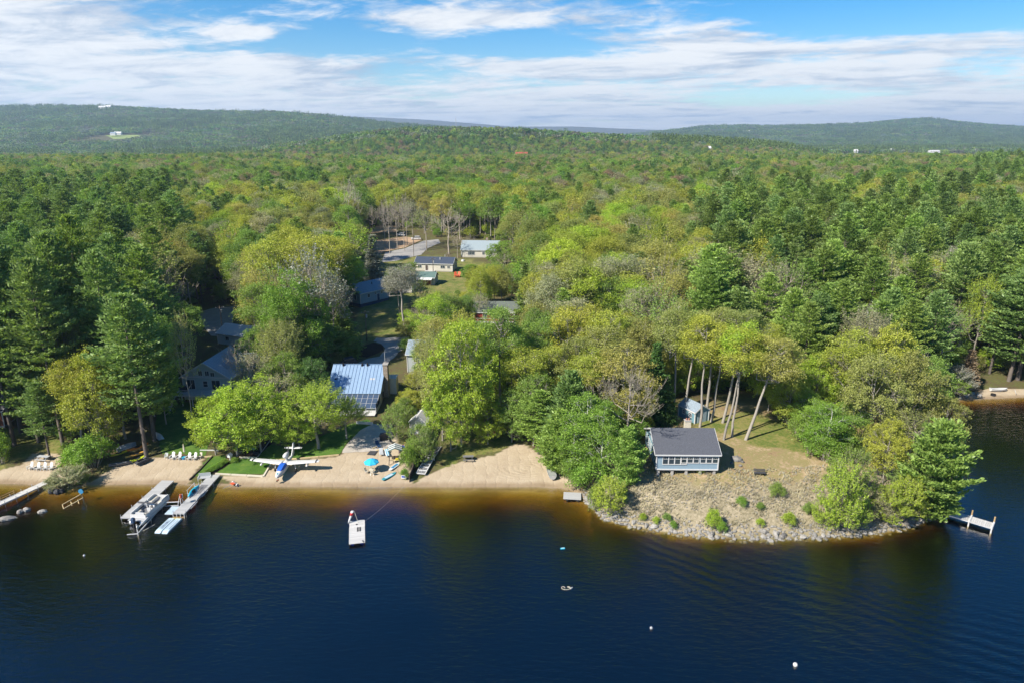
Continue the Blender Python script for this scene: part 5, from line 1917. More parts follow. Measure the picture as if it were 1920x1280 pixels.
MB().prism([(-5.0, 2.15), (-2.75, 2.55), (-2.75, 2.67), (-5.0, 2.27)], -3.4, 2.8, 'x').build('lean_to_roof', M['whiteroof'], gG)
for x in (-3.2, -.3, 2.6):
    MB().box((x, -4.8, 1.1), (.14, .14, 2.2)).build('post', M['wooddark'], gG)
MB().box((-.3, -2.9, 1.05), (4.8, .12, 2.1)).build('garage_door', M['brownside'], gG)
simple_house('hidden_house', 'pale house with white window seen behind the grey-green trees by the lane', 748, 545, R(-5), 10.0, 6.5, 2.9, 1.6, 'tanside', 'greenroof',
             [('f', -3, 1.7, 1.2, 1.0), ('f', 0.5, 1.7, 1.2, 1.0), ('f', 3.5, 1.7, 1.2, 1.0)], .4)
hR = simple_house('red_house', 'dark red house with white trim half hidden among olive trees', 948, 598, R(-3), 17.0, 8.0, 3.0, 2.0, 'redside', 'mossroof',
                  [('f', -5.5, 1.8, 1.0, 1.2), ('f', -1.2, 1.8, 1.0, 1.2), ('f', 2.6, 1.8, 1.0, 1.2), ('f', 6.2, 1.8, 1.0, 1.2)], .4, doors=[('f', 0.6, 'white')])
MB().prism([(-3.0, 3.0), (0, 4.4), (3.0, 3.0)], -5.6, -4.02).build('porch_gable', M['white'], hR)
for x in (-2.7, 2.7):
    MB().box((x, -5.4, 1.6), (.18, .18, 2.9)).build('porch_post', M['white'], hR)
for i in range(9):
    MB().box((-7.4 + i * 1.85, -5.3, .95), (.09, .09, 1.0)).build('porch_baluster', M['white'], hR)
MB().box((0, -5.3, 1.5), (15.6, .1, .12)).build('porch_rail', M['white'], hR)
MB().box((0, -4.8, .4), (16, 1.5, .14)).build('porch_floor', M['white'], hR)
simple_house('shaded_house', 'pale grey house glimpsed behind the feathery trees right of the driveway', 808, 690, R(-4), 9.0, 7.5, 4.6, 2.0, 'greyside', 'slateroof',
             [('f', -2.6, 3.4, .9, 1.2), ('f', 0.2, 3.4, .9, 1.2), ('f', 2.8, 3.4, .9, 1.2), ('f', -2.6, 1.5, .9, 1.2)], .4)
simple_house('edge_house', 'rust brown building at the left edge behind the pine trunks', -6, 786, R(8), 7.0, 8.0, 3.4, 2.0, 'brownside', 'darkgrey', [('r', 0, 1.8, 1.0, 1.1), ('f', 1.5, 1.8, 1.0, 1.1)], .4)
# the little white building by the willows
sw = simple_house('beach_hut', 'small white gabled hut behind the feathery tree by the beach', 790, 806, R(80), 3.4, 3.0, 2.5, 1.1, 'white', 'whiteroof', [('l', 0, 1.7, .7, .7)], .1, over=.2)
sw['category'] = 'hut'
# low white garage roof behind the deck house
wg = simple_house('white_garage', 'white roofed garage beside the utility pole behind the deck house', 452, 640, R(-20), 8.0, 7.0, 2.8, 1.6, 'white', 'palegrey', [('f', -1, 1.7, 1.0, .9)], .1)

# ------------------------------------------------------------------ docks
def dock(name, label, u0, v0, u1, v1, width, z, deckm='deckgrey', pitch=.24, posts=4, post_top=.35, postm='galv', z1=None, frame='alu'):
    """plank deck from lake end (u0, v0) to shore end (u1, v1)"""
    a, b, c, L, ang = span(u0, v0, u1, v1, z)
    t = thing(name, label, 'dock', (a.x, a.y, 0), ang)
    n = max(3, int(L / pitch))
    pl = MB().box((0, 0, 0), (L / n - .018, width, .045)).mesh('plank', M[deckm])
    for i in range(n):
        link('plank', pl, t, ((i + .5) * L / n, random.uniform(-.015, .015), z + random.uniform(-.004, .004)))
    for s in (-1, 1):
        MB().box((L / 2, s * (width / 2 - .06), z - .12), (L - .04, .07, .18)).build('side_rail', M[frame], t)
    for i in range(4):
        MB().box((.1 + (L - .2) * i / 3, 0, z - .11), (.08, width - .2, .14)).build('cross_beam', M[frame], t)
    for i in range(posts):
        x = .25 + (L - 3.0) * i / max(1, posts - 1)
        for s in (-1, 1):
            MB().cyl((x, s * (width / 2 + .05), -2.6), (x, s * (width / 2 + .05), z + post_top), .045, .045, 8).build('post', M[postm], t)
    return t, L, ang


dockA, LA, angA = dock('boat_dock', 'grey plank dock beside the pontoon boat', 238, 970, 315, 900, 2.0, .55, 'deckgrey', posts=4)
dockB, LB, angB = dock('swim_dock', 'grey dock carrying the turquoise kayak rack', 335, 962, 403, 889, 1.75, .6, 'deckgrey', posts=4)
MB().box((1.2, 1.55, .42), (2.2, 1.25, .06)).build('side_platform', M['paleblue'], dockB)
MB().box((.9, 1.55, .36), (1.6, 1.1, .05)).build('platform_frame', M['alu'], dockB)
for x in (.0,):
    for y in (-.8, -.25, .3, .85):
        MB().box((x - .05, y, .2), (.1, .08, .75)).build('end_leg', M['white'], dockB)
    MB().box((-.05, 0, .05), (.1, 1.7, .1)).build('end_bar', M['wood'], dockB)
for (x, ln) in ((1.6, 2.2), (5.2, 2.0)):
    MB().box((x + ln / 2, -.98, .45), (ln, .1, .12)).build('bumper', M['white'], dockB)
dockL, LL, angL = dock('long_dock', 'long narrow pale dock at the left edge with a hand rail', -22, 952, 98, 898, 1.3, .6, 'deckpale', posts=5)
for k in (0, 1):
    MB().bar((.3, .72, .85 + k * .35), (4.2, .72, .85 + k * .35), .06, .06).build('hand_rail', M['wood'], dockL)
for x in (.3, 2.2, 4.2):
    MB().cyl((x, .72, -2.0), (x, .72, 1.3), .05, .05, 8).build('rail_post', M['wood'], dockL)

# dock on the east side of the point: three beams across its deck carried on tall posts
dockR, LR, angR = dock('crossbeam_dock', 'short grey dock with three timber cross beams east of the point', 1864, 985, 1768, 956, 1.75, .75, 'deckpale', posts=0)
for i in range(3):
    x = .15 + i * 2.7
    MB().box((x, 0, .86), (.2, 2.1, .2)).build('cross_timber', M['white'], dockR)
    for s in (-1, 1):
        MB().cyl((x, s * .95, -2.5), (x, s * .95, 1.7 if s < 0 else 1.0), .10, .10, 8).build('post', M['wood' if s < 0 else 'white'], dockR)

# ------------------------------------------------------------------ pontoon boat on its lift
def pontoon():
    s0, b0 = W(254, 974, .9), W(306, 930, .9)
    d = b0 - s0
    L = d.length
    t = thing('pontoon_boat', 'white pontoon boat with grey seats moored between the docks', 'boat', (s0.x, s0.y, .38), math.atan2(d.y, d.x))
    B = 2.45
    for s in (-1, 1):
        rings = []
        for i, (x, r) in enumerate(((-.1, .18), (0, .30), (L * .82, .30), (L * .92, .24), (L, .06))):
            rings.append([(x, s * .82 + r * math.cos(k * .785), .0 + r * math.sin(k * .785) + (0.12 if i == 4 else 0)) for k in range(8)])
        MB().loft(rings).build('pontoon', M['alu'], t, True)
    MB().box((L / 2 - .1, 0, .36), (L * .97, B, .10)).build('deck', M['palegrey'], t)
    MB().box((L / 2 - .1, 0, .425), (L * .8, B - .5, .02)).build('carpet', M['midgrey'], t)
    for s in (-1, 1):
        MB().box((L / 2 + .15, s * (B / 2 - .03), .72), (L * .82, .05, .58)).build('fence_panel', M['white'], t)
        MB().box((L / 2 + .15, s * (B / 2 - .055), .62), (L * .7, .02, .22)).build('stripe', M['darkgrey'], t)
        MB().cyl((.6, s * (B / 2 - .03), 1.05), (L * .97, s * (B / 2 - .03), 1.05), .03, .03, 6).build('rail', M['alu'], t)
    for x in (.62, L * .96):
        MB().box((x, 0, .72), (.05, B - .12, .58)).build('end_fence', M['white'], t)

    def couch(x, y, lx, ly, back):
        c = MB().box((x, y, .62), (lx, ly, .34)).build('seat', M['white'], t)
        MB().box((x, y, .81), (lx - .12, ly - .12, .06)).build('cushion', M['cream'], c)
        bx, by, bl, bw = back
        MB().box((bx, by, 1.0), (bl, bw, .44)).build('backrest', M['white'], t)
    couch(L - 1.25, .75, 1.7, .62, (L - 1.25, 1.08, 1.7, .14))
    couch(L - 1.25, -.75, 1.7, .62, (L - 1.25, -1.08, 1.7, .14))
    couch(1.5, .75, 1.6, .62, (1.5, 1.08, 1.6, .14))
    couch(1.15, -.2, .62, 1.3, (.86, -.2, .14, 1.3))
    couch(L - 2.7, .82, .6, .5, (L - 3.0, .82, .14, .5))
    con = MB().prism([(-.3, .42), (.3, .42), (.3, 1.25), (-.05, 1.4), (-.3, 1.15)], -1.1, -.35).build('console', M['white'], t, loc=(L * .47, 0, 0))
    MB().cyl((-.32, -.72, 1.12), (-.38, -.72, 1.16), .2, .2, 10).build('steering_wheel', M['black'], con)
    MB().box((L * .36, -.7, .62), (.5, .5, .35)).build('helm_seat', M['white'], t)
    MB().box((L * .36 - .22, -.7, 1.0), (.12, .5, .5)).build('helm_backrest', M['white'], t)
    # folded awning over the middle
    for k, (xa, za) in enumerate(((L * .42, 1.85), (L * .40, 1.72), (L * .38, 1.6))):
        for s in (-1, 1):
            MB().bar((L * .55, s * (B / 2 - .05), 1.05), (xa, s * (B / 2 - .05), za), .03, .03).build('awning_strut', M['black'], t)
    MB().cyl((L * .40, -B / 2, 1.78), (L * .40, B / 2, 1.78), .11, .11, 8).build('folded_awning', M['darkgrey'], t)
    # outboard
    o = MB()
    o.loft([[(x, y, z) for (x, y) in ((-.75, -.2), (-.3, -.24), (-.3, .24), (-.75, .2))] if z < 1.1 else [(x * .9, y * .7, z) for (x, y) in ((-.75, -.2), (-.4, -.24), (-.4, .24), (-.75, .2))] for z in (.45, .7, 1.0, 1.15)])
    mo = o.build('outboard', M['navy'], t)
    MB().box((-.5, 0, .1), (.22, .16, .8)).build('motor_leg', M['black'], mo)
    MB().cyl((-.62, 0, -.35), (-.7, 0, -.35), .18, .18, 8).build('propeller', M['black'], mo)


pontoon()


def boat_lift():
    a, b = W(259, 1002, 0), W(304, 952, 0)
    d = b - a
    L = d.length
    t = thing('boat_lift', 'white metal boat lift frame beside the pontoon boat', 'boat lift', (a.x, a.y, 0), math.atan2(d.y, d.x))
    for x in (0, L * .52, L):
        MB().box((x, 0, -.3), (.10, .10, 4.0 if x != L * .52 else 3.4)).build('post', M['white'], t)
    for z in (.95, .25):
        MB().bar((0, 0, z), (L, 0, z), .09, .12).build('beam', M['white'], t)
    MB().bar((L, 0, .95), (L + .2, -2.6, .95), .08, .1).build('link_beam', M['white'], t)
    MB().bar((L, 0, .35), (L + .2, -2.4, .35), .08, .1).build('link_beam', M['white'], t)
    MB().bar((0, 0, .2), (-.2, 1.4, .2), .08, .1).build('cross_beam', M['white'], t)
    MB().bar((0, 0, .95), (.9, .6, .25), .07, .07).build('brace', M['galv'], t)
    MB().cyl((.05, -.09, 1.2), (.05, -.14, 1.2), .32, .32, 14).build('winch_wheel', M['galv'], t)
    MB().bar((.9, -.3, .1), (2.6, -1.1, .05), .05, .05).build('cable_arm', M['cream'], t)


boat_lift()


def float_dock():
    a, b, c, L, ang = span(301, 997, 330, 970, .25)
    t = thing('jet_ski_float', 'pale blue twin drive-on float tied to the end of the swim dock', 'float', (c.x, c.y, 0), ang)
    for s in (-1, 1):
        f = MB()
        y = s * .52
        f.loft([[(x, y - .42, .02), (x, y + .42, .02), (x, y + .42, zt), (x, y - .42, zt)] for (x, zt) in ((-L / 2, .08), (-L / 2 + .5, .26), (L / 2 - .2, .30), (L / 2, .22))])
        p = f.build('hull', M['iceblue'], t)
        MB().box((.1, y + s * .02, .305), (L * .62, .34, .02)).build('tread_pad', M['paleblue'], p)
        for q in (-1, 1):
            MB().box((.1, y + s * .02 + q * .2, .312), (L * .62, .03, .015)).build('pad_edge', M['navy'], p)
    for k in range(7):
        MB().box((-.9 + k * .28, .52, .33), (.16, .07 + .08 * (k % 3), .012), R(25 if k % 2 else -20)).build('lettering', M['navy'], t)
    MB().box((L / 2 - .15, 0, .2), (.3, 1.3, .12)).build('bow_bar', M['yellow'], t)


float_dock()


# ------------------------------------------------------------------ small boats and paddle craft
def hull_shape(L, B, H, n=9, flat=.35, sheer=.18, pointy=1.0, stern=0.0):
    """open boat shell rings: x along the keel; stern > 0 gives a square transom of that width share"""
    R_ = []
    for i in range(n):
        f = i / (n - 1)
        if stern:
            w = B / 2 * (stern + (1 - stern) * math.sin(math.pi * min(f / .9, 1) * .55 + .2)) if f < .55 else B / 2 * (1 - ((f - .55) / .45) ** 2.2) + .02
        else:
            w = B / 2 * max(.03, math.sin(math.pi * f) ** (.65 * pointy))
        sh = H + sheer * (2 * f - 1) ** 2
        k = .12 * (1 - math.sin(math.pi * f)) * H
        R_.append([(f * L - L / 2, -w, sh), (f * L - L / 2, -w * .8, sh * .4 + k), (f * L - L / 2, -w * flat, k), (f * L - L / 2, w * flat, k), (f * L - L / 2, w * .8, sh * .4 + k), (f * L - L / 2, w, sh)])
    return R_


def open_boat(name, label, cat, loc, rz, L, B, H, m, inner, seats=2, stern=.0, rx=0.0, ry=0.0, group=None, flip=False):
    t = thing(name, label, cat, loc, rz, group, rx + (math.pi if flip else 0), ry)
    rings = hull_shape(L, B, H, stern=stern)
    MB().loft(rings).build('hull', M[m], t)       # outer skin
    ins = [[(x * .97, y * .9, z + (.03 if j in (0, 5) else .05)) for j, (x, y, z) in enumerate(r)] for r in rings]
    MB().loft(ins, closed=False).build('inside', M[inner], t)
    for s in (0, 5):
        g = MB()
        for i in range(len(rings) - 1):
            g.bar(Vector(rings[i][s]) + Vector((0, 0, .02)), Vector(rings[i + 1][s]) + Vector((0, 0, .02)), .05, .05)
        g.build('gunwale', M[inner], t)
    for k in range(seats):
        x = -L / 2 + L * (k + 1) / (seats + 1)
        MB().box((x, 0, H * .75), (.26, B * .8, .04)).build('thwart', M[inner], t)
    return t


def kayak(label, loc, rz, L, B, m, rx=0.0, ry=0.0, name='kayak', group=None, deckm=None):
    t = thing(name, label, 'kayak', loc, rz, group, rx, ry)
    n = 11
    rings = []
    for i in range(n):
        f = i / (n - 1)
        w = B / 2 * max(.05, math.sin(math.pi * f) ** .75)
        h = .17 + .10 * (2 * f - 1) ** 2
        k = .08 * (2 * f - 1) ** 4
        rings.append([(f * L - L / 2, w * math.cos(a), k + h + h * math.sin(a) * (1.0 if math.sin(a) < 0 else .62)) for a in np.linspace(0, 2 * math.pi, 9)[:-1]])
    MB().loft(rings).build('hull', M[m], t, True)
    ck = MB()
    for s in np.linspace(0, 2 * math.pi, 17)[:-1]:
        s2 = s + 2 * math.pi / 16
        ck.bar((-.1 + .45 * math.cos(s), .2 * math.sin(s), .30), (-.1 + .45 * math.cos(s2), .2 * math.sin(s2), .30), .05, .06)
    ck.build('cockpit_rim', M['black'], t)
    MB().box((-.1, 0, .285), (.72, .30, .02)).build('seat', M['darkgrey'], t)
    return t


def at(u, v, dz=0.0):
    g = G(u, v)
    return Vector((g.x, g.y, g.z + dz))


# kayaks, canoe and dinghies by the shrubs on the left
kayak('orange kayak lying on the upper rack beside the upturned dinghy', at(260, 846, .62), R(52), 3.6, .7, 'orange')
kayak('amber kayak on the rack below the orange one', at(258, 855, .30), R(54), 3.9, .66, 'amber')
kayak('yellow kayak nosing out under the grey upturned dinghy', at(225, 852, .12), R(48), 3.0, .7, 'yellow')
t = thing('kayak_rack', 'dark timber rack carrying the orange and amber kayaks', 'rack', at(259, 851), R(52))
for x in (-.9, .9):
    for y in (-.5, .5):
        MB().box((x, y, .28), (.09, .09, .75)).build('post', M['wooddark'], t)
    MB().box((x, 0, .10), (.08, 1.1, .08)).build('bar', M['wooddark'], t)
    MB().box((x, .1, .58), (.08, 1.0, .08)).build('bar', M['wooddark'], t)
open_boat('rowing_boat', 'grey upturned dinghy with white transom beside the kayaks', 'boat', at(238, 842, 1.0), R(50), 3.2, 1.4, .55, 'hullgrey', 'white', 2, .75, flip=True)
open_boat('fishing_boat', 'dark grey narrow boat lying at the top of the left sand', 'boat', at(226, 872, .12), R(22), 3.4, .95, .32, 'midgrey', 'black', 2)
t = kayak('lime green kayak with teal cockpit standing on the sand', at(260, 862, .1), R(58), 2.8, .9, 'limepaint')
t2 = thing('jet_ski', 'black jet ski on a low trolley beside the lime green kayak', 'jet ski', at(269, 868, .05), R(55))
MB().loft([[(x, -w, .25), (x, w, .25), (x, w * .9, .25 + h), (x, -w * .9, .25 + h)] for (x, w, h) in ((-1.2, .42, .28), (-.4, .48, .42), (.5, .45, .48), (1.1, .28, .30), (1.45, .05, .12))]).build('hull', M['darkgrey'], t2)
MB().box((-.45, 0, .80), (1.0, .34, .2)).build('seat', M['black'], t2)
MB().box((.35, 0, .85), (.5, .3, .2), 0, 0, R(-25)).build('steering_cowl', M['midgrey'], t2)
MB().cyl((.2, -.38, 1.02), (.2, .38, 1.02), .03, .03, 6).build('handlebar', M['black'], t2)
for s in (-1, 1):
    MB().cyl((-.2, s * .5, .13), (-.2, s * .6, .13), .18, .18, 12).build('wheel', M['tyre'], t2)
MB().bar((-1.3, 0, .15), (1.9, 0, .15), .08, .08).build('trolley_beam', M['galv'], t2)
open_boat('white_dinghy', 'white dinghy tipped on its side on the shaded lawn', 'boat', at(303, 822, .45), R(-42), 3.0, 1.1, .42, 'iceblue', 'white', 2, .6, rx=R(68))

# turquoise kayak on the swim dock's rack, at the shoreward part
rk = thing('kayak_rack', 'white metal rack on the swim dock holding the turquoise kayak', 'rack', W(364, 923, .62), angB)
for x in (-1.2, 1.1):
    for y in (-.35, .35):
        MB().cyl((x, y, 0), (x, y, 1.15), .04, .04, 6).build('post', M['white'], rk)
    MB().bar((x, -.4, .55), (x, .45, .55), .05, .05).build('arm', M['white'], rk)
MB().bar((-1.3, .36, 1.1), (1.2, .36, 1.1), .05, .05).build('rail', M['white'], rk)
kayak('turquoise kayak tilted on the white dock rack', W(361, 921, 1.62), angB, 3.5, .72, 'kayakblue', rx=R(48))
kayak('white kayak lying under the turquoise one on the dock rack', W(365, 925, 1.28), angB, 3.2, .6, 'white')
tp = thing('life_jacket_post', 'white tripod post hung with red life jackets on the swim dock', 'post', W(340, 945, .62), angB)
for (x, y) in ((-.45, -.2), (.45, -.2), (0, .5)):
    MB().bar((x, y, 0), (0, 0, 1.7), .06, .06).build('leg', M['white'], tp)
for k, (x, m_) in enumerate(((-.1, 'redorange'), (.14, 'red'), (.34, 'white'))):
    MB().box((x, -.1, 1.45 - k * .1), (.22, .14, .55)).build('life_jacket', M[m_], tp)
mt = thing('dock_mat', 'dark grey mat lying across the swim dock', 'mat', W(377, 916, .632), angB)
MB().box((0, 0, .012), (2.8, .95, .02)).build('mat_sheet', M['midgrey'], mt)
MB().box((0, .5, .014), (2.8, .06, .028)).build('hem', M['darkgrey'], mt)
bn = thing('lounge_bench', 'white framed bench with grey cushion at the shore end of the swim dock', 'bench', at(384, 899, .05), R(12))
MB().box((0, 0, .42), (1.8, .75, .10)).build('seat', M['palegrey'], bn)
MB().box((0, .42, .75), (1.8, .10, .55)).build('backrest', M['greyside'], bn)
for s in (-1, 1):
    MB().box((s * .92, .02, .62), (.08, .85, .07)).build('armrest', M['white'], bn)
    for y in (-.34, .38):
        MB().box((s * .92, y, .3), (.08, .08, .62)).build('leg', M['white'], bn)
bl = thing('water_toys', 'blue and white inflatable float hanging on the side of the swim dock', 'float', W(353, 950, .05), angB)
for k in range(3):
    MB().ball((-.5 + k * .5, -.25 + .1 * (k % 2), .22), .32, 8, 6, (1.1, .8, .8)).build('cushion', M[('royal', 'royal', 'white')[k]], bl, True)


# ------------------------------------------------------------------ Adirondack chairs
def adirondack(m, label, loc, rz, group=None):
    t = thing('adirondack_chair', label, 'chair', loc, rz, group)
    for k in range(5):
        MB().box(((k - 2) * .115, .32, .70 + .03 * (2 - abs(k - 2))), (.105, .03, .85 + .06 * (2 - abs(k - 2))), 0, R(-24)).build('back_slat', M[m], t)
    for k in range(5):
        MB().box((0, -.32 + k * .12, .36 - k * .035), (.58, .11, .03), 0, R(-16)).build('seat_slat', M[m], t)
    for s in (-1, 1):
        MB().box((s * .36, -.05, .56), (.15, .72, .03)).build('armrest', M[m], t)
        MB().box((s * .31, -.36, .28), (.05, .10, .56)).build('front_leg', M[m], t)
        MB().bar((s * .28, -.36, .32), (s * .28, .55, .03), .04, .12).build('rear_leg', M[m], t)
    return t


def put_chairs(spots, names, m, rz=0.0):
    for (u, v), lb in zip(spots, names):
        adirondack(m, lb, at(u, v, .02), rz + random.uniform(-.12, .12))


put_chairs([(58, 879), (71, 880), (83, 880), (95, 880)], ['white Adirondack chair farthest from the tree in the row by the picnic table', 'white Adirondack chair, second from the picnic table row\'s lake-left end',
           'white Adirondack chair, third in the row below the picnic table', 'white Adirondack chair nearest the pine trunk below the picnic table'], 'white', R(-18))
put_chairs([(324, 860), (336, 860), (354, 861), (365, 861)], ['white Adirondack chair next to the grey folding chair by the shaded lawn', 'white Adirondack chair just left of the blue tub',
           'white Adirondack chair just right of the blue tub', 'white Adirondack chair at the grass end of the row beside the lawn'], 'white', R(-16))


def folding_chair(label, loc, rz, m='greyside'):
    t = thing('folding_chair', label, 'chair', loc, rz)
    MB().box((0, 0, .42), (.5, .46, .04)).build('seat', M[m], t)
    MB().box((0, .26, .72), (.5, .04, .5), 0, R(-12)).build('backrest', M[m], t)
    for s in (-1, 1):
        MB().bar((s * .25, -.25, 0), (s * .25, .3, .95), .035, .035).build('frame', M['galv'], t)
        MB().bar((s * .25, .28, 0), (s * .25, -.18, .60), .035, .035).build('frame', M['galv'], t)
    return t


folding_chair('grey folding chair at the pine end of the chair row', at(312, 859), R(-10))
folding_chair('pale small folding chair at the timber edge of the chair row', at(376, 858), R(-25), 'cream')
tb = thing('blue_tub', 'round bright blue tub table between the white chairs', 'tub', at(345, 860), 0)
MB().loft([[(r * math.cos(a), r * math.sin(a), z) for a in np.linspace(0, 6.283, 13)[:-1]] for (r, z) in ((.28, 0), (.36, .42), (.33, .42), (.27, .1))]).build('tub', M['bluepaint'], tb)
MB().cyl((0, 0, .36), (0, 0, .40), .31, .31, 12).build('lid', M['kayakblue'], tb)
um = thing('closed_umbrella', 'closed cream umbrella standing behind the white chairs', 'umbrella', at(347, 856), 0)
MB().cyl((0, 0, 0), (0, 0, 2.5), .03, .03, 6).build('pole', M['wood'], um)
MB().loft([[(r * math.cos(a), r * math.sin(a), z) for a in np.linspace(0, 6.283, 9)[:-1]] for (r, z) in ((.10, .95), (.19, 1.05), (.15, 1.7), (.05, 2.45))]).build('canopy', M['cream'], um)
MB().cyl((0, 0, 0), (0, 0, .1), .28, .26, 12).build('base', M['wood'], um)


def picnic_table(label, loc, rz, m, s=1.0):
    t = thing('picnic_table', label, 'picnic table', loc, rz)
    for k in range(5):
        MB().box((0, (k - 2) * .15, .74), (1.8 * s, .135, .04)).build('top_plank', M[m], t)
    for q in (-1, 1):
        for k in range(2):
            MB().box((0, q * (.68 + k * .14), .44), (1.8 * s, .13, .04)).build('bench_plank', M[m], t)
        x = q * .65 * s
        MB().bar((x, -.78, 0), (x, -.25, .72), .05, .09).build('leg', M[m], t)
        MB().bar((x, .78, 0), (x, .25, .72), .05, .09).build('leg', M[m], t)
        MB().box((x, 0, .40), (.05, 1.65, .09)).build('cross_brace', M[m], t)
    return t


picnic_table('weathered grey picnic table beside the pine behind four white chairs', at(83, 862), R(-8), 'palegrey', 1.15)
picnic_table('dark grey picnic table at the top of the wide sand beach', at(878, 862), R(3), 'midgrey')

# timber frame standing in the shallow water, with a round sign
fr = thing('boat_ramp_frame', 'pale timber ramp frame with a round disc standing in the shallows', 'frame', W(140, 944, 0), R(38))
for y in (-.75, .75):
    MB().bar((-1.5, y, .08), (1.2, y, 1.0), .1, .12).build('side_rail', M['woodpale'], fr)
    MB().box((1.15, y, .1), (.1, .1, 2.0)).build('post', M['woodpale'], fr)
for x, z in ((-1.5, .08), (-.4, .2), (.5, .2)):
    MB().bar((x, -.8, z), (x, .8, z), .1, .08).build('cross_bar', M['woodpale'], fr)
MB().cyl((1.15, .75, 1.45), (1.08, .66, 1.45), .38, .38, 16).build('disc', M['bluepaint'], fr)


# ------------------------------------------------------------------ rocks
def rock(label, loc, s, m='rock', name='boulder', group=None, seed=0):
    rn = random.Random(seed)
    b = MB().ball((0, 0, 0), 1.0, 9, 6, (s[0], s[1], s[2]), .16, rn)
    o = b.build(name, M[m], None, False, loc, (rn.uniform(-.2, .2), rn.uniform(-.2, .2), rn.uniform(0, 6.28)))
    return tag(o, label, 'rock', group)


rock('long pale flat-topped boulder in the water by the long dock', W(13, 972, .1), (1.2, .55, .4), 'rockpale', seed=1).rotation_euler.z = .5
rock('rounded pale boulder in the water between two others off the left shore', W(38, 959, .1), (.5, .45, .35), 'rockpale', seed=2)
rock('split pale boulder nearest the long dock\'s rail', W(50, 955, .1), (.55, .45, .4), 'rockpale', seed=3)
rock('lone pale boulder awash off the leafy point', W(80, 958, .05), (.65, .5, .35), 'rockpale', seed=4)
for k, (u, v) in enumerate(((97, 920), (107, 921), (115, 919))):
    rock(('dark wet boulder at the tip of the leafy point', 'dark boulder under the shrub on the leafy point', 'dark boulder on the right of the leafy point')[k], W(u, v, .15), (.55, .5, .45), 'darkgrey', seed=5 + k)


def riprap():
    """stones armouring the shore of the rocky point: the largest single, the rest one mass"""
    P = [W(u, v) for u, v in SHORE_PX[15:32]]
    pts = []
    for a, b in zip(P[:-1], P[1:]):
        L = (b - a).length
        for k in range(int(L / .42)):
            pts.append(a + (b - a) * (k + .5) / max(1, int(L / .42)))
    rn = random.Random(11)
    protos = []
    for i in range(7):
        r2 = random.Random(40 + i)
        protos.append(MB().ball((0, 0, 0), 1.0, 7, 5, (1, r2.uniform(.7, .95), r2.uniform(.55, .8)), .2, r2).mesh('boulder', M['rock' if i % 2 else 'rockpale']))
    n = 0
    mass = MB()
    Q = [(p.x + rn.uniform(-.3, .3), p.y + row * .5 + rn.uniform(-.3, .3) - .3, row) for p in pts for row in range(5)]
    QX, QY = np.array([q[0] for q in Q]), np.array([q[1] for q in Q])
    for (qx, qy, row), sd, hq in zip(Q, sdist(QX, QY), height(QX, QY)):
        if True:
            if sd < -.7 or sd > 2.2 + rn.random() * 1.2:
                continue
            q = Vector((qx, qy, 0))
            big = rn.random() < .16 and row < 3 and n < 170
            s = rn.uniform(.30, .55) if big else rn.uniform(.12, .27) * (1.15 if row < 3 else .85)
            z = max(float(hq), -.3) + s * .15
            if big:
                n += 1
                o = link('boulder', protos[rn.randrange(7)], None, (q.x, q.y, z), (rn.uniform(-.5, .5), rn.uniform(-.5, .5), rn.uniform(0, 6.28)))
                o.scale = (s * rn.uniform(.9, 1.4), s, s)
                tag(o, 'grey boulder in the stone armour along the rocky point\'s waterline', 'rock', 'boulders along the rocky point')
            else:
                mass.ball((q.x, q.y, z), s, 5, 4, (1.2, 1, .75), .25, rn)
    tag(mass.build('riprap', M['rockpale']), 'band of small broken stones along the waterline of the point', None, None, 'stuff')


riprap()


def bank_scatter():
    """dry tufts, gravel and stones over the slope of the point"""
    rn = random.Random(21)
    st, tf = MB(), MB()
    lo, hi = W(1150, 985), W(1640, 985)
    N = 22000
    g = np.random.default_rng(21)
    X, Y = g.uniform(lo.x - 2, hi.x + 2, N), g.uniform(84, 101, N)
    SD, Z = sdist(X, Y), height(X, Y)
    clump = fbm(X / 1.6, Y / 1.6, 3)
    for x, y, sd, z, cl in zip(X, Y, SD, Z, clump):
        if sd < 1.2 or sd > 13 or rn.random() < (sd - 4) / 16 or rn.random() > (cl - .3) * 3:
            continue
        if rn.random() < .3:
            s = rn.uniform(.04, .15)
            st.ball((x, y, z + s * .2), s, 5, 3, (1.2, 1, .7), .3, rn)
        else:
            for _ in range(7):
                a, h = rn.uniform(0, 6.28), rn.uniform(.15, .5)
                dx, dy = math.cos(a) * .12, math.sin(a) * .12
                tf.add([(x - dy * .3, y + dx * .3, z), (x + dy * .3, y - dx * .3, z), (x + dx * 1.4, y + dy * 1.4, z + h)], [(0, 1, 2)])
    tag(st.build('gravel', M['rockpale']), 'loose pale stones scattered over the slope of the point', None, None, 'stuff')
    M_('drytuft', (0.42, 0.375, 0.24), .9, var=.35, scale=.6)
    tag(tf.build('dry_grass', M['drytuft']), 'dry grass tufts scattered over the slope of the point', None, None, 'stuff')


bank_scatter()

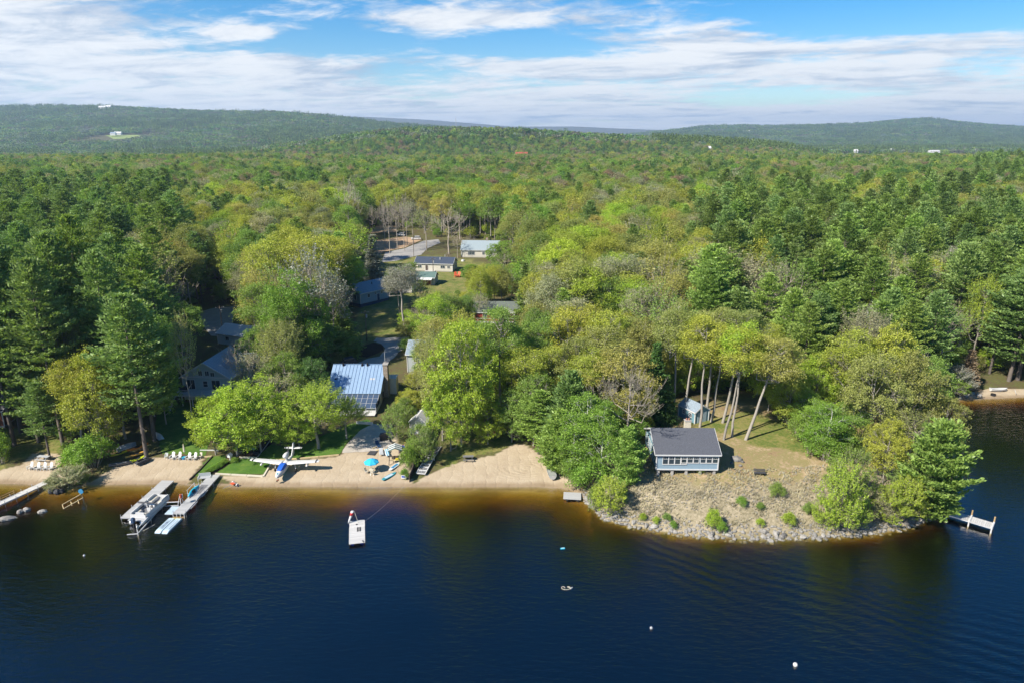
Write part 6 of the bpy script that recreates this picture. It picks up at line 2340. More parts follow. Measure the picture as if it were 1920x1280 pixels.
# ------------------------------------------------------------------ seaplane on the beach
def seaplane():
    c = W(535, 872, 1.4)
    g = hgt(c.x, c.y - .6)
    t = thing('seaplane', 'white amphibious seaplane with blue canopy cover parked on the sand', 'seaplane', (c.x, c.y, g + .28), R(-3))
    secs = [(-3.9, .10, .55, .75), (-3.5, .34, .30, .98), (-2.8, .52, .12, 1.18), (-2.0, .60, .05, 1.32), (-.6, .60, .05, 1.40), (.5, .54, .10, 1.42), (1.6, .36, .42, 1.32), (2.8, .22, .80, 1.25), (4.0, .12, 1.02, 1.30)]

    def ring(y, w, z0, z1):
        zm = (z0 + z1) / 2
        return [(0, y, z0), (w * .8, y, z0 + (zm - z0) * .55), (w, y, zm), (w * .85, y, z1 - .12), (w * .4, y, z1), (-w * .4, y, z1), (-w * .85, y, z1 - .12), (-w, y, zm), (-w * .8, y, z0 + (zm - z0) * .55)]
    MB().loft([ring(*s) for s in secs]).build('fuselage', M['white'], t, True)
    MB().loft([[(0, y, z0 - .012), (w * .82, y, z0 + .2), (w * .9, y, z0 + .34), (-w * .9, y, z0 + .34), (-w * .82, y, z0 + .2)] for (y, w, z0, z1) in secs[1:6]]).build('hull_bottom', M['teal'], t)
    MB().loft([[(-w, y, z), (-w * .7, y, z + h), (w * .7, y, z + h), (w, y, z)] for (y, w, z, h) in ((-2.75, .36, 1.10, .06), (-2.1, .55, 1.16, .34), (-1.2, .60, 1.18, .50), (-.55, .56, 1.22, .36))]).build('canopy_cover', M['coverblue'], t)
    MB().box((0, -3.15, 1.05), (.22, .75, .06), 0, R(14)).build('nose_panel', M['teal'], t)
    for s in (-1, 1):
        rings = []
        for (f, ch, th) in ((0, 1.62, .20), (.35, 1.5, .17), (.93, 1.05, .10), (1.0, .6, .05)):
            x = s * (.5 + f * 5.25)
            z = 1.32 + f * .42
            y = -.2 + f * .12
            rings.append([(x, y - ch * .35, z), (x, y - ch * .12, z + th), (x, y + ch * .3, z + th * .6), (x, y + ch * .65, z), (x, y + ch * .2, z - th * .35), (x, y - ch * .15, z - th * .4)])
        wo = MB().loft(rings).build('wing', M['white'], t)
        MB().box((s * 5.25, .02, 1.77), (.16, 1.02, .16), R(s * 2)).build('wing_stripe', M['darkgrey'], wo)
        MB().loft([[(s * 3.8 + .14 * math.cos(a), y, 1.12 + r * math.sin(a)) for a in np.linspace(0, 6.283, 9)[:-1]] for (y, r) in ((-.75, .05), (-.45, .2), (.2, .2), (.6, .05))]).build('wing_float', M['white'], t, True)
        MB().box((s * 3.8, -.1, 1.4), (.06, .3, .45)).build('float_strut', M['white'], t)
        MB().cyl((s * 1.75 - .07, -.1, .05), (s * 1.75 + .07, -.1, .05), .27, .27, 14).build('wheel', M['tyre'], t)
        MB().bar((s * 1.75, -.1, .1), (s * 1.55, .0, 1.35), .09, .09).build('gear_leg', M['white'], t)
        MB().loft([[(s * x, y - ch * .4, 2.12), (s * x, y, 2.18), (s * x, y + ch * .6, 2.12), (s * x, y, 2.09)] for (x, y, ch) in ((.05, 3.9, .85), (1.45, 3.95, .6))]).build('tailplane', M['white'], t)
        MB().box((s * 1.28, 4.0, 2.145), (.12, .62, .08)).build('tail_stripe', M['darkgrey'], t)
    MB().loft([[(-.06, y0, z), (.06, y0, z), (.04, y1, z), (-.04, y1, z)] for (z, y0, y1) in ((1.25, 2.9, 4.15), (2.1, 3.55, 4.35), (2.95, 3.95, 4.5))]).build('fin', M['white'], t)
    MB().box((0, 4.1, 2.75), (.13, .42, .22)).build('fin_band', M['hullgrey'], t)
    MB().bar((0, .9, 1.35), (0, .75, 2.15), .14, .7).build('pylon', M['white'], t)
    MB().loft([[(r * math.cos(a), y, 2.35 + r * math.sin(a)) for a in np.linspace(0, 6.283, 13)[:-1]] for (y, r) in ((-.05, .16), (.1, .36), (.7, .40), (1.3, .3), (1.7, .12))]).build('engine_nacelle', M['white'], t, True)
    MB().cyl((0, 1.7, 2.35), (0, 1.95, 2.35), .12, .04, 8).build('spinner', M['white'], t)
    for s in (0, 1):
        MB().box((0, 1.8, 2.35 + (.48 if s else -.48)), (.14, .05, .95), 0, 0, R(12)).build('propeller_blade', M['darkgrey'], t)
    MB().cyl((-.05, -3.75, .0), (.05, -3.75, .0), .2, .2, 12).build('nose_wheel', M['tyre'], t)
    MB().bar((0, -3.75, .05), (0, -3.3, .6), .07, .07).build('nose_gear_leg', M['white'], t)
    MB().box((.16, -3.82, .18), (.3, .3, .14)).build('wheel_chock', M['brownside'], t)


seaplane()


# ------------------------------------------------------------------ swim raft with windsock
def raft():
    a, b = W(669.5, 1018, .35), W(669.5, 975, .35)
    w = (W(684, 1000, .35) - W(655, 1000, .35)).length
    L = (b - a).length
    t = thing('swim_raft', 'weathered grey plank swim raft floating off the beach', 'raft', (a.x, a.y, 0), math.atan2(b.y - a.y, b.x - a.x))
    n = 26
    pl = MB().box((0, 0, 0), (L / n - .02, w, .045)).mesh('plank', M['deckpale'])
    for i in range(n):
        link('plank', pl, t, ((i + .5) * L / n, random.uniform(-.03, .03), .35 + random.uniform(-.006, .006)))
    for s in (-1, 1):
        MB().box((L / 2, s * (w / 2 - .12), .22), (L, .12, .2)).build('beam', M['wooddark'], t)
        for x in (.8, L / 2, L - .8):
            MB().cyl((x - .5, s * (w / 2 - .45), .02), (x + .5, s * (w / 2 - .45), .02), .24, .24, 10).build('float_barrel', M['royal'], t)
    for s in (-1, 1):
        MB().bar((1.2 + (L - 4.2), s * .18 - .25, .42), (2.3 + (L - 4.2), s * .18 - .25, .42), .06, .06).build('ladder_rail', M['black'], t)
    for k in range(4):
        MB().bar((1.3 + (L - 4.2) + k * .27, -.52, .42), (1.3 + (L - 4.2) + k * .27, .02, .42), .05, .05).build('ladder_rung', M['black'], t)
    MB().cyl((L - 1.1, .05, .38), (L - 1.1, .05, .44), .13, .13, 10).build('cleat', M['black'], t)
    MB().box((.3, -w / 2 + .25, .41), (.5, .16, .06), R(20)).build('dock_cleat', M['darkgrey'], t)
    pole = W(672, 980, .35)
    p = thing('windsock', 'red and white windsock drooping from a pole on the swim raft', 'windsock', (pole.x, pole.y, .37), 0)
    MB().cyl((0, 0, 0), (-.55, .3, 1.75), .035, .03, 6).build('pole', M['cream'], p)
    MB().cyl((-.55, .3, 1.75), (-.8, .3, 1.78), .025, .025, 6).build('arm', M['cream'], p)
    # hollow drooping sleeve
    pts = [((-.8, .3, 1.75), .24), ((-.9, .28, 1.4), .22), ((-1.08, .2, .9), .18), ((-1.28, .1, .4), .14), ((-1.4, .0, .02), .11)]
    MB().loft([[(x + r * math.cos(a), y + r * math.sin(a), z) for a in np.linspace(0, 6.283, 11)[:-1]] for ((x, y, z), r) in pts], closed=True).build('sock', M['white'], p, True)
    MB().loft([[(x + (r + .012) * math.cos(a), y + (r + .012) * math.sin(a), z) for a in np.linspace(0, 6.283, 11)[:-1]] for ((x, y, z), r) in (((-.86, .29, 1.55), .23), ((-.9, .28, 1.4), .222), ((-1.0, .24, 1.12), .2))]).build('red_band', M['red'], p, True)
    # mooring line to the beach
    e0, e1 = W(686, 975, .3), W(757, 911, .15)
    mb = MB()
    q = None
    for k in range(13):
        f = k / 12
        pt = e0.lerp(e1, f) - Vector((0, 0, .28 * math.sin(math.pi * f)))
        if q is not None:
            mb.cyl(q, pt, .010, .010, 5)
        q = pt
    tag(mb.build('mooring_rope', M['cream']), 'thin rope running from the swim raft to the beach', 'rope')


raft()


def platform():
    c = W(1073, 929, .28)
    t = thing('floating_platform', 'small square grey plank platform moored at the end of the beach', 'platform', (c.x, c.y, 0), R(-6))
    for i in range(12):
        MB().box((0, -1.0 + i * 2.0 / 11, .3), (2.7, .165, .05)).build('plank', M['deckgrey'], t)
    for s in (-1, 1):
        MB().box((s * 1.2, 0, .2), (.12, 2.1, .16)).build('beam', M['wooddark'], t)
        MB().cyl((s * .8, -.9, .05), (s * .8, .9, .05), .22, .22, 10).build('float_barrel', M['darkgrey'], t)


platform()


# ------------------------------------------------------------------ beach furniture
def umbrella_set():
    p = at(697, 884)
    t = thing('beach_umbrella', 'bright blue eight-panel beach umbrella over a small table', 'umbrella', p, 0)
    MB().cyl((0, 0, 0), (.06, 0, 2.35), .025, .025, 6).build('pole', M['white'], t)
    n = 8
    for k in range(n):
        a0, a1 = k * 2 * math.pi / n, (k + 1) * 2 * math.pi / n
        top = Vector((.06, 0, 2.4))
        ra = [top + Vector((math.cos(a) * r, math.sin(a) * r, -z)) for a in (a0, a1) for (r, z) in ((.6, .16), (1.22, .52), (1.26, .66))]
        mid = [top + Vector((math.cos((a0 + a1) / 2) * r, math.sin((a0 + a1) / 2) * r, -z)) for (r, z) in ((.58, .18), (1.12, .55), (1.15, .68))]
        MB().add([top, ra[0], mid[0], ra[3], ra[1], mid[1], ra[4], ra[2], mid[2], ra[5]], [(0, 1, 2), (0, 2, 3), (1, 4, 5, 2), (2, 5, 6, 3), (4, 7, 8, 5), (5, 8, 9, 6)]).build('canopy_panel', M['umbrellablue'], t)
        MB().bar(top - Vector((0, 0, .03)), ra[1] - Vector((0, 0, .02)), .02, .02).build('rib', M['alu'], t)
    MB().ball((.06, 0, 2.44), .06, 6, 4).build('finial', M['white'], t)
    tb = thing('beach_table', 'small round pale table under the blue umbrella', 'table', p + Vector((.1, -.35, 0)), 0)
    MB().cyl((0, 0, .62), (0, 0, .66), .42, .42, 14).build('table_top', M['cream'], tb)
    for a in (0, 2.1, 4.2):
        MB().bar((.3 * math.cos(a), .3 * math.sin(a), 0), (.2 * math.cos(a), .2 * math.sin(a), .62), .04, .04).build('leg', M['wood'], tb)
    for k, (dx, dy, rz, m, lb) in enumerate(((-.75, -.45, R(80), 'cream', 'pale beach chair on the left under the blue umbrella'), (1.0, .3, R(-80), 'navy', 'dark blue beach chair on the right of the blue umbrella'),
                                             (.3, -1.0, R(170), 'cream', 'low pale stool in front of the blue umbrella'))):
        folding_chair(lb, p + Vector((dx, dy, 0)), rz, m)


umbrella_set()


def lounger(label, loc, rz, m, m2='white'):
    t = thing('sun_lounger', label, 'lounger', loc, rz)
    MB().box((0, -.35, .32), (.62, 1.25, .06)).build('bed', M[m], t)
    MB().box((0, .55, .52), (.62, .75, .06), 0, R(35)).build('backrest', M[m], t)
    for s in (-1, 1):
        MB().bar((s * .33, -1.0, .30), (s * .33, .35, .30), .05, .05).build('rail', M[m2], t)
        for y in (-.85, .3):
            MB().box((s * .33, y, .15), (.05, .05, .30)).build('leg', M[m2], t)
    return t


lounger('navy sun lounger on the gravel patio beside the covered grill', at(709, 836), R(25), 'navy')
lounger('pale grey sun lounger beside the black mat on the sand', at(715, 850), R(15), 'palegrey')
lounger('blue and white striped sun lounger next to the swing frame', at(726, 852), R(20), 'towel')
mm = thing('beach_mat', 'black rectangular mat lying on the sand below the patio', 'mat', at(699, 848, .07), R(-12))
MB().box((0, 0, .01), (1.3, 1.9, .025)).build('mat_sheet', M['darkgrey'], mm)
for s in (-1, 1):
    MB().box((s * .66, 0, .012), (.05, 1.94, .032)).build('hem', M['black'], mm)
gr = thing('grill', 'tall black covered grill on the gravel patio', 'grill', at(720, 824), R(20))
MB().prism([(-.7, 0), (.7, 0), (.75, .8), (.5, 1.3), (-.5, 1.3), (-.75, .8)], -.35, .35).build('cover', M['black'], gr)
MB().box((0, 0, 1.32), (.9, .5, .05)).build('lid_top', M['darkgrey'], gr)
g3 = folding_chair('dark green camp chair between the grill and the swing frame', at(733, 831), R(30), 'black')
for k, (u, v, lb) in enumerate(((716, 843, 'curved driftwood log lying across the sand behind the loungers'), (704, 839, 'short pale log at the patio edge'))):
    lg = thing('log', lb, 'log', at(u, v, .12), R(14 + 30 * k))
    MB().loft([[(x, .05 * math.sin(x * 2) + .11 * math.cos(a), .11 * math.sin(a)) for a in np.linspace(0, 6.283, 8)[:-1]] for x in np.linspace(-1.0 + .4 * k, 1.0 - .4 * k, 6)]).build('bark', M['woodpale'], lg, True)


def swing():
    p = at(742, 866)
    t = thing('swing_set', 'black framed swing seat with green and white striped canopy', 'swing', p, R(8))
    for s in (-1, 1):
        for y in (-1, 1):
            MB().bar((s * 1.1, y * .8, 0), (s * .85, 0, 2.55), .09, .09).build('leg', M['black'], t)
        MB().bar((s * 1.03, -.55, .7), (s * 1.03, .55, .7), .06, .06).build('leg_brace', M['black'], t)
        MB().cyl((s * .6, 0, 2.5), (s * .6, -.1, .55), .015, .015, 5).build('chain', M['galv'], t)
    MB().bar((-1.0, 0, 2.56), (1.0, 0, 2.56), .1, .1).build('top_beam', M['black'], t)
    MB().prism([(-1.15, 2.55), (0, 3.0), (1.15, 2.55), (1.15, 2.60), (0, 3.06), (-1.15, 2.60)], -1.1, 1.1).build('canopy', M['awning'], t)
    MB().box((0, -.1, .52), (1.3, .5, .06)).build('seat', M['woodpale'], t)
    MB().box((0, .2, .85), (1.3, .06, .55), 0, R(-14)).build('backrest', M['wooddark'], t)
    MB().box((.25, -.12, .66), (.5, .4, .2)).build('cushion', M['yellow'], t)


swing()


def flag():
    p = at(761, 860)
    t = thing('flag_pole', 'wooden pole with a drooping red and white striped flag with a blue corner', 'flag', p, 0)
    MB().cyl((0, 0, 0), (0, 0, 3.1), .04, .03, 8).build('pole', M['wood'], t)
    MB().ball((0, 0, 3.14), .07, 6, 4).build('finial', M['yellow'], t)
    mb = MB()
    n = 9
    for i in range(n):
        f = i / (n - 1)
        x = -.08 - 1.1 * f
        y = .10 * math.sin(f * 7)
        d = -.55 * f
        mb.V += [(x, y, 2.7 + d), (x, y - .02, 1.65 + d * 1.1), (x, y + .03, 2.7 + d), (x, y + .01, 1.65 + d * 1.1)]
    for i in range(n - 1):
        b = i * 4
        mb.F += [(b, b + 1, b + 5, b + 4), (b + 2, b + 6, b + 7, b + 3)]
    mb.build('cloth', M['flagstripe'], t)
    MB().box((-.30, -.035, 2.30), (.42, .02, .55), R(6)).build('canton', M['royal'], t)


flag()
for k, (u, v, rz, lb, m, m2) in enumerate(((730, 893, R(55), 'teal and white paddle board lying on the sand nearest the water', 'teal', 'paleblue'), (741, 874, R(66), 'white and blue paddle board behind the teal one', 'white', 'bluepaint'))):
    t = thing('paddle_board', lb, 'paddle board', at(u, v, .06), rz)
    L, B = 3.2, .8
    ring = lambda z, s: [(L / 2 * s * f, y * s, z + .10 * max(0, f - .6)) for (f, y) in ((-1, .12), (-.9, .3), (-.4, B / 2), (.3, B / 2), (.75, .26), (.95, .1), (1, 0), (.95, -.1), (.75, -.26), (.3, -B / 2), (-.4, -B / 2), (-.9, -.3), (-1, -.12))]
    MB().loft([ring(0, .94), ring(.06, 1.0), ring(.13, .96)]).build('board', M[m], t)
    MB().box((-.1, 0, .145), (1.7, .5, .015)).build('deck_pad', M[m2], t)
    MB().box((-1.3, 0, -.06), (.25, .03, .14)).build('fin', M['black'], t)


def stored_gangway():
    a, b = at(789, 891, .25), at(820, 838, .5)
    d = b - a
    L = d.length
    t = thing('stored_gangway', 'white aluminium dock section and ladder stored on the grass beside the black fence', 'gangway', a, math.atan2(d.y, d.x))
    sl = (b.z - a.z) / L
    for s in (-1, 1):
        MB().bar((0, s * .75, .14), (L * .52, s * .75, .14 + sl * L * .52), .13, .18).build('side_rail', M['white'], t)
        MB().bar((L * .54, s * .7, .5), (L, s * .7, .6), .1, .2).build('upper_rail', M['alu'], t)
        MB().box((L * .53, s * .78, .6), (.1, .1, 1.2)).build('post', M['white'], t)
    for k in range(6):
        x = L * .52 * k / 5
        MB().box((x, 0, .13 + sl * x), (.13, 1.5, .12)).build('cross_bar', M['white'], t)
    MB().bar((0, 0, .1), (L * .52, 0, .1 + sl * L * .52), .08, .1).build('centre_bar', M['alu'], t)
    for k in range(5):
        for s in (-1, 1):
            x = L * .52 * (k + .5) / 5
            MB().box((x, s * .37, .12 + sl * x), (.85, .6, .03)).build('deck_panel', M['midgrey'], t)
    MB().box((L * .77, 0, .56), (L * .44, 1.3, .05)).build('dark_panel', M['darkgrey'], t)
    MB().box((L * .53, 0, .98), (.1, 1.5, .12)).build('top_bar', M['white'], t)


stored_gangway()


def black_fence():
    px = [(768, 903), (775, 886), (784, 868), (796, 850), (806, 832), (814, 812)]
    P = [at(u, v) for u, v in px]
    t = thing('lattice_fence', 'black board fence covered with vines running up from the beach', 'fence', P[0], 0)
    for a, b in zip(P[:-1], P[1:]):
        d = b - a
        for k in range(8):
            p = a + d * (k + .5) / 8 - P[0]
            MB().box((p.x, p.y, p.z + .6), (d.length / 8 - .03, .03, 1.25), math.atan2(d.y, d.x)).build('board', M['black'], t)
        q = a - P[0]
        MB().box((q.x, q.y, q.z + .65), (.1, .1, 1.4)).build('post', M['wooddark'], t)
        MB().bar(q + Vector((0, 0, 1.27)), b - P[0] + Vector((0, 0, 1.27)), .12, .06).build('cap_rail', M['wooddark'], t)
    return P


PF = black_fence()
for k, (u, v, r, vt) in enumerate(((764, 896, 10, 876), (781, 870, 9, 845), (780, 850, 14, 815))):
    b = at(u, v)
    place_tree('shrub', b.x - .4, b.y, max(1.0, z_at(b.y, vt) - b.z), r * proj(*b)[2] / FPX, 'bright', label=('bright green vine clump at the lake end of the black fence', 'bright green vine clump halfway up the black fence', 'leafy vine clump at the upper end of the black fence')[k])
sg = thing('beach_sign', 'small white and blue notice board at the lake end of the black fence', 'sign', at(757, 899), R(-8))
MB().box((0, 0, .55), (.85, .05, .6)).build('board', M['white'], sg)
MB().box((0, -.03, .6), (.6, .02, .3)).build('printed_panel', M['royal'], sg)
for s in (-1, 1):
    MB().box((s * .3, .04, .25), (.05, .05, .6)).build('leg', M['wood'], sg)

open_boat('aluminium_boat', 'silver aluminium rowing boat pulled up at the end of the beach', 'boat', at(1034, 888, .06), R(92), 4.2, 1.45, .5, 'alu', 'palegrey', 3, .8)

# small things on the lawn by the seaplane
bb = thing('bird_bath', 'round green glass garden table under the yellow-green tree', 'table', at(476, 848), 0)
MB().cyl((0, 0, 0), (0, 0, .8), .1, .08, 8).build('stem', M['darkgrey'], bb)
MB().cyl((0, 0, .8), (0, 0, .86), .52, .52, 18).build('glass_top', M['greenglass'], bb)
MB().cyl((0, 0, 0), (0, 0, .06), .3, .3, 12).build('base', M['darkgrey'], bb)
cz = thing('fire_bowl', 'black iron fire bowl with white marks in the dark mulch bed', 'fire bowl', at(481, 855), 0)
MB().loft([[(r * math.cos(a), r * math.sin(a), z) for a in np.linspace(0, 6.283, 13)[:-1]] for (r, z) in ((.15, .25), (.38, .35), (.46, .6), (.42, .6), (.3, .4))]).build('bowl', M['black'], cz)
for a in (0, 2.1, 4.2):
    MB().bar((.3 * math.cos(a), .3 * math.sin(a), 0), (.2 * math.cos(a), .2 * math.sin(a), .35), .05, .05).build('leg', M['black'], cz)
bh = thing('post_lantern', 'small white gabled post box at the end of the low hedge', 'post box', at(432, 864), R(-20))
MB().box((0, 0, .4), (.12, .12, .8)).build('post', M['white'], bh)
MB().prism([(-.3, .8), (.3, .8), (.3, 1.15), (0, 1.45), (-.3, 1.15)], -.28, .28).build('box_body', M['white'], bh)
for s in (-1, 1):
    MB().bar((s * .38, 0, 1.10), (0, 0, 1.50), .7, .05).build('roof', M['hullgrey'], bh)


def timber(label, pts, h=.18, w=.16, m='woodpale', name='timber_edging', n=1):
    P = [at(u, v) for u, v in pts]
    t = thing(name, label, 'edging', P[0], 0)
    for a, b in zip(P[:-1], P[1:]):
        k = max(1, int((b - a).length / 2.4))
        for i in range(k):
            p, q = a.lerp(b, i / k), a.lerp(b, (i + 1) / k - .01)
            p.z, q.z = hgt(p.x, p.y) + h / 2, hgt(q.x, q.y) + h / 2
            MB().bar(p - P[0], q - P[0], w, h + .1).build('timber', M[m], t)


timber('dark timber edge between the chair terrace and the grass', [(398, 856), (374, 882), (355, 900)], .2, .16, 'wooddark')
timber('pale timber edge at the back of the chair terrace', [(372, 857), (398, 856)], .2, .16, 'woodpale')
timber('white timber edge in front of the dark mulch bed', [(449, 858), (482, 859)], .25, .18, 'cream')
timber('thin metal edge between the mulch bed and the lawn', [(482, 858), (495, 842), (508, 824)], .15, .08, 'galv')
timber('sand-coloured kerb along the lake edge of the small lawn', [(404, 888), (494, 893), (508, 870)], .15, .25, 'cream')
timber('timber kerb between the lawn and the sand behind the seaplane', [(510, 863), (560, 860), (636, 853)], .18, .2, 'woodpale')
timber('white pipe lying along the edge of the shaded lawn', [(375, 844), (410, 844)], .12, .12, 'white', 'pipe_edging')
timber('white rail in front of the glass porch', [(668, 794), (700, 796)], .5, .1, 'white', 'low_rail')

# low hedge plants beside the dock path
for k, (u, v) in enumerate(((396, 884), (405, 879), (413, 874), (421, 869), (440, 866), (388, 888))):
    b = at(u, v)
    place_tree('shrub', b.x, b.y, 1.0, .75, 'bright', label='bright green %s plant of the low hedge counted from the dock end' % ('second', 'third', 'fourth', 'fifth', 'sixth', 'first')[k])

# wheeled trolley at the water's edge
tr = thing('boat_trolley', 'white wheeled launching trolley at the water edge left of the seaplane', 'trolley', at(436, 911, .05), R(50))
MB().bar((-1.6, 0, .25), (.6, 0, .32), .06, .06).build('tow_bar', M['galv'], tr)
MB().bar((.5, -.55, .3), (.5, .55, .3), .07, .07).build('axle', M['white'], tr)
for s in (-1, 1):
    MB().cyl((.5, s * .55, .22), (.5, s * .72, .22), .24, .24, 12).build('wheel', M['white'], tr)
    MB().cyl((.5, s * .73, .22), (.5, s * .75, .22), .1, .1, 8).build('hub', M['redorange'], tr)
MB().box((.1, 0, .42), (.5, .8, .1)).build('cradle', M['redorange'], tr)

# lawn tractor by the woods
lt = thing('lawn_tractor', 'red and black ride-on mower under the trees behind the beach', 'mower', at(930, 816), R(-15))
MB().box((-.45, 0, .55), (.75, .6, .35)).build('hood', M['red'], lt)
MB().box((.35, 0, .42), (.9, .8, .22)).build('body', M['black'], lt)
MB().box((.45, 0, .66), (.45, .5, .1)).build('seat', M['black'], lt)
MB().box((.68, 0, .9), (.1, .5, .45)).build('seat_back', M['black'], lt)
MB().cyl((0, 0, .98), (.05, 0, 1.0), .19, .19, 12).build('steering_wheel', M['black'], lt)
for s in (-1, 1):
    MB().cyl((.5, s * .42, .27), (.5, s * .58, .27), .27, .27, 12).build('rear_wheel', M['tyre'], lt)
    MB().cyl((-.6, s * .34, .19), (-.6, s * .46, .19), .19, .19, 12).build('front_wheel', M['tyre'], lt)
MB().bar((.75, -.4, 1.3), (.75, .4, 1.3), .04, .04).build('roll_bar', M['palegrey'], lt)
for s in (-1, 1):
    MB().bar((.75, s * .4, .5), (.75, s * .4, 1.3), .04, .04).build('roll_post', M['palegrey'], lt)

# bench and boulder by the cottage
bk = thing('park_bench', 'black bench on the bare ground right of the cottage', 'bench', at(1424, 890), R(-4))
for k in range(4):
    MB().box((0, -.2 + k * .13, .44), (1.7, .11, .04)).build('seat_slat', M['darkgrey'], bk)
for k in range(3):
    MB().box((0, .3 + k * .03, .58 + k * .13), (1.7, .03, .11)).build('back_slat', M['darkgrey'], bk)
for s in (-1, 1):
    MB().box((s * .7, .05, .22), (.08, .5, .44)).build('leg', M['black'], bk)
rock('grey boulder on the grass right of the cottage', at(1381, 862, .2), (.85, .7, .55), 'rock', seed=31)
for k, (u, v) in enumerate(((1392, 866), (1372, 868), (1388, 873))):
    rock(('small stone right of the grey boulder by the cottage', 'small stone left of the grey boulder by the cottage', 'small stone in front of the grey boulder by the cottage')[k], at(u, v, .08), (.3, .28, .2), 'rock', 'stone', seed=33 + k)
lo = thing('driftwood_branch', 'dead branch lying on the slope in front of the cottage', 'branch', at(1229, 918, .1), R(58))
MB().loft([[(x, .15 * math.sin(x) + r * math.cos(a), r * math.sin(a)) for a in np.linspace(0, 6.283, 7)[:-1]] for (x, r) in ((-1.6, .05), (-.5, .09), (.6, .08), (1.7, .04))]).build('stem', M['wooddark'], lo)
MB().bar((.2, .1, .05), (.9, .6, .25), .05, .05).build('twig', M['wooddark'], lo)


# ------------------------------------------------------------------ poles and wires
def pole(label, u, v, vt, arm=True, r=.15):
    p = at(u, v)
    H = z_at(p.y, vt) - p.z
    t = thing('utility_pole', label, 'utility pole', p, R(20))
    MB().cyl((0, 0, -.3), (0, 0, H), r, r * .7, 8).build('pole', M['polewood'], t)
    if arm:
        MB().box((0, 0, H - .6), (2.0, .1, .12)).build('cross_arm', M['polewood'], t)
        for x in (-.9, .5, .9):
            MB().cyl((x, 0, H - .54), (x, 0, H - .34), .05, .04, 6).build('insulator', M['palegrey'], t)
        MB().cyl((.28, 0, H - 1.9), (.28, 0, H - 1.1), .2, .2, 10).build('transformer', M['palegrey'], t)
    return p + Vector((0, 0, H))


p1 = pole('dark utility pole behind the grey-green deck house', 419, 632, 573)
p2 = pole('dark utility pole beside the driveway island', 688, 640, 582)
p3 = pole('brown utility pole in front of the ranch house', 813, 531, 483)
p4 = pole('thin pole beside the gravel road and dirt lot', 776, 482, 440, False, .12)
for a, b, lb in ((p2, p3, 'sagging cable from the driveway pole to the ranch house pole'), (p1, p2, 'sagging cable from the deck house pole to the driveway pole')):
    mb = MB()
    q = None
    for k in range(15):
        f = k / 14
        pt = a.lerp(b, f) - Vector((0, 0, 1.6 * math.sin(math.pi * f) + .3))
        if q is not None:
            mb.cyl(q, pt, .02, .02, 4)
        q = pt
    tag(mb.build('overhead_cable', M['black']), lb, 'cable')


# ------------------------------------------------------------------ cars by the dirt lot
def car(label, u, v, rz, m, L=4.6, H=1.7):
    t = thing('parked_car', label, 'car', at(u, v), rz)
    prof = [(-L / 2, .35), (-L / 2, .95), (-L / 2 + .15, 1.05), (-L * .18, 1.1), (-L * .05, 1.1), (L / 2 - .3, 1.08), (L / 2, .9), (L / 2, .35)]
    MB().prism(prof, -.88, .88).build('body', M[m], t)
    MB().prism([(-L * .28, 1.08), (-L * .12, H), (L * .36, H), (L * .46, 1.08)], -.78, .78).build('cabin', M['glass'], t)
    MB().prism([(-L * .13, H - .06), (-L * .12, H + .02), (L * .36, H + .02), (L * .38, H - .06)], -.8, .8).build('roof', M[m], t)
    for x in (-L * .32, L * .30):
        for s in (-1, 1):
            w = MB().cyl((x, s * .72, .34), (x, s * .92, .34), .34, .34, 14).build('wheel', M['tyre'], t)
            MB().cyl((x, s * .93, .34), (x, s * .945, .34), .18, .18, 10).build('rim', M['alu'], w)
    for s in (-1, 1):
        MB().box((-L / 2 - .01, s * .6, .8), (.04, .35, .16)).build('headlight', M['palegrey'], t)
        MB().box((L / 2 + .01, s * .65, .85), (.04, .25, .18)).build('tail_light', M['red'], t)
    return t


car('white car parked at the end of the dirt lot', 780, 450, R(8), 'white')
car('silver car parked at the wood edge behind the dirt lot', 752, 443, R(-15), 'palegrey')
car('dark car in the shade behind the metal roofed house', 650, 684, R(35), 'darkgrey', 4.5)
for k, (u, rz) in enumerate(((855, R(20)), (860, R(-20)))):
    adirondack('redorange', ('orange-red lawn chair nearer the ranch house', 'orange-red lawn chair farther from the ranch house')[k], at(u, 520), rz).scale = (1.6, 1.6, 1.6)
sh = thing('septic_cover', 'small white well cover on the lawn right of the ranch house', 'well cover', at(868, 490), 0)
MB().cyl((0, 0, 0), (0, 0, .6), .7, .6, 12).build('cover', M['white'], sh)
MB().cyl((0, 0, .6), (0, 0, .7), .2, .2, 8).build('knob', M['palegrey'], sh)


# ------------------------------------------------------------------ on the water
def buoy(label, u, v, m, r=.28):
    p = W(u, v, 0)
    t = thing('mooring_buoy', label, 'buoy', p, 0)
    MB().ball((0, 0, .12), r, 12, 8).build('float', M[m], t, True)
    MB().cyl((0, 0, .12 + r * .9), (0, 0, .12 + r * 1.25), .05, .05, 8).build('ring_stem', M['galv'], t)


buoy('white round mooring buoy nearest the camera', 1491, 1247, 'white', .24)
buoy('small pale mooring buoy farther out below the point', 1221, 1178, 'palegrey', .17)
buoy('tiny white float off the pontoon boat', 158, 1042, 'white', .14)
fl = thing('swim_float', 'small bright blue foam float drifting off the rocky point', 'float', W(1055, 1028, 0), R(12))
MB().box((0, 0, .06), (.6, .26, .12)).build('foam', M['kayakblue'], fl)
MB().cyl((-.2, 0, .12), (.2, 0, .12), .05, .05, 6).build('strap', M['white'], fl)
rp = thing('floating_rope', 'loop of pale floating tow rope with a handle in open water', 'rope', W(1062, 1102, .02), 0)
mb, q = MB(), None
for k in range(26):
    a = k / 25 * 2 * math.pi * 1.35
    pt = Vector((-.55 + .36 * math.cos(a) + k * .035, .3 * math.sin(a), .03))
    if q is not None:
        mb.cyl(q, pt, .03, .03, 5)
    q = pt
mb.build('line', M['cream'], rp)
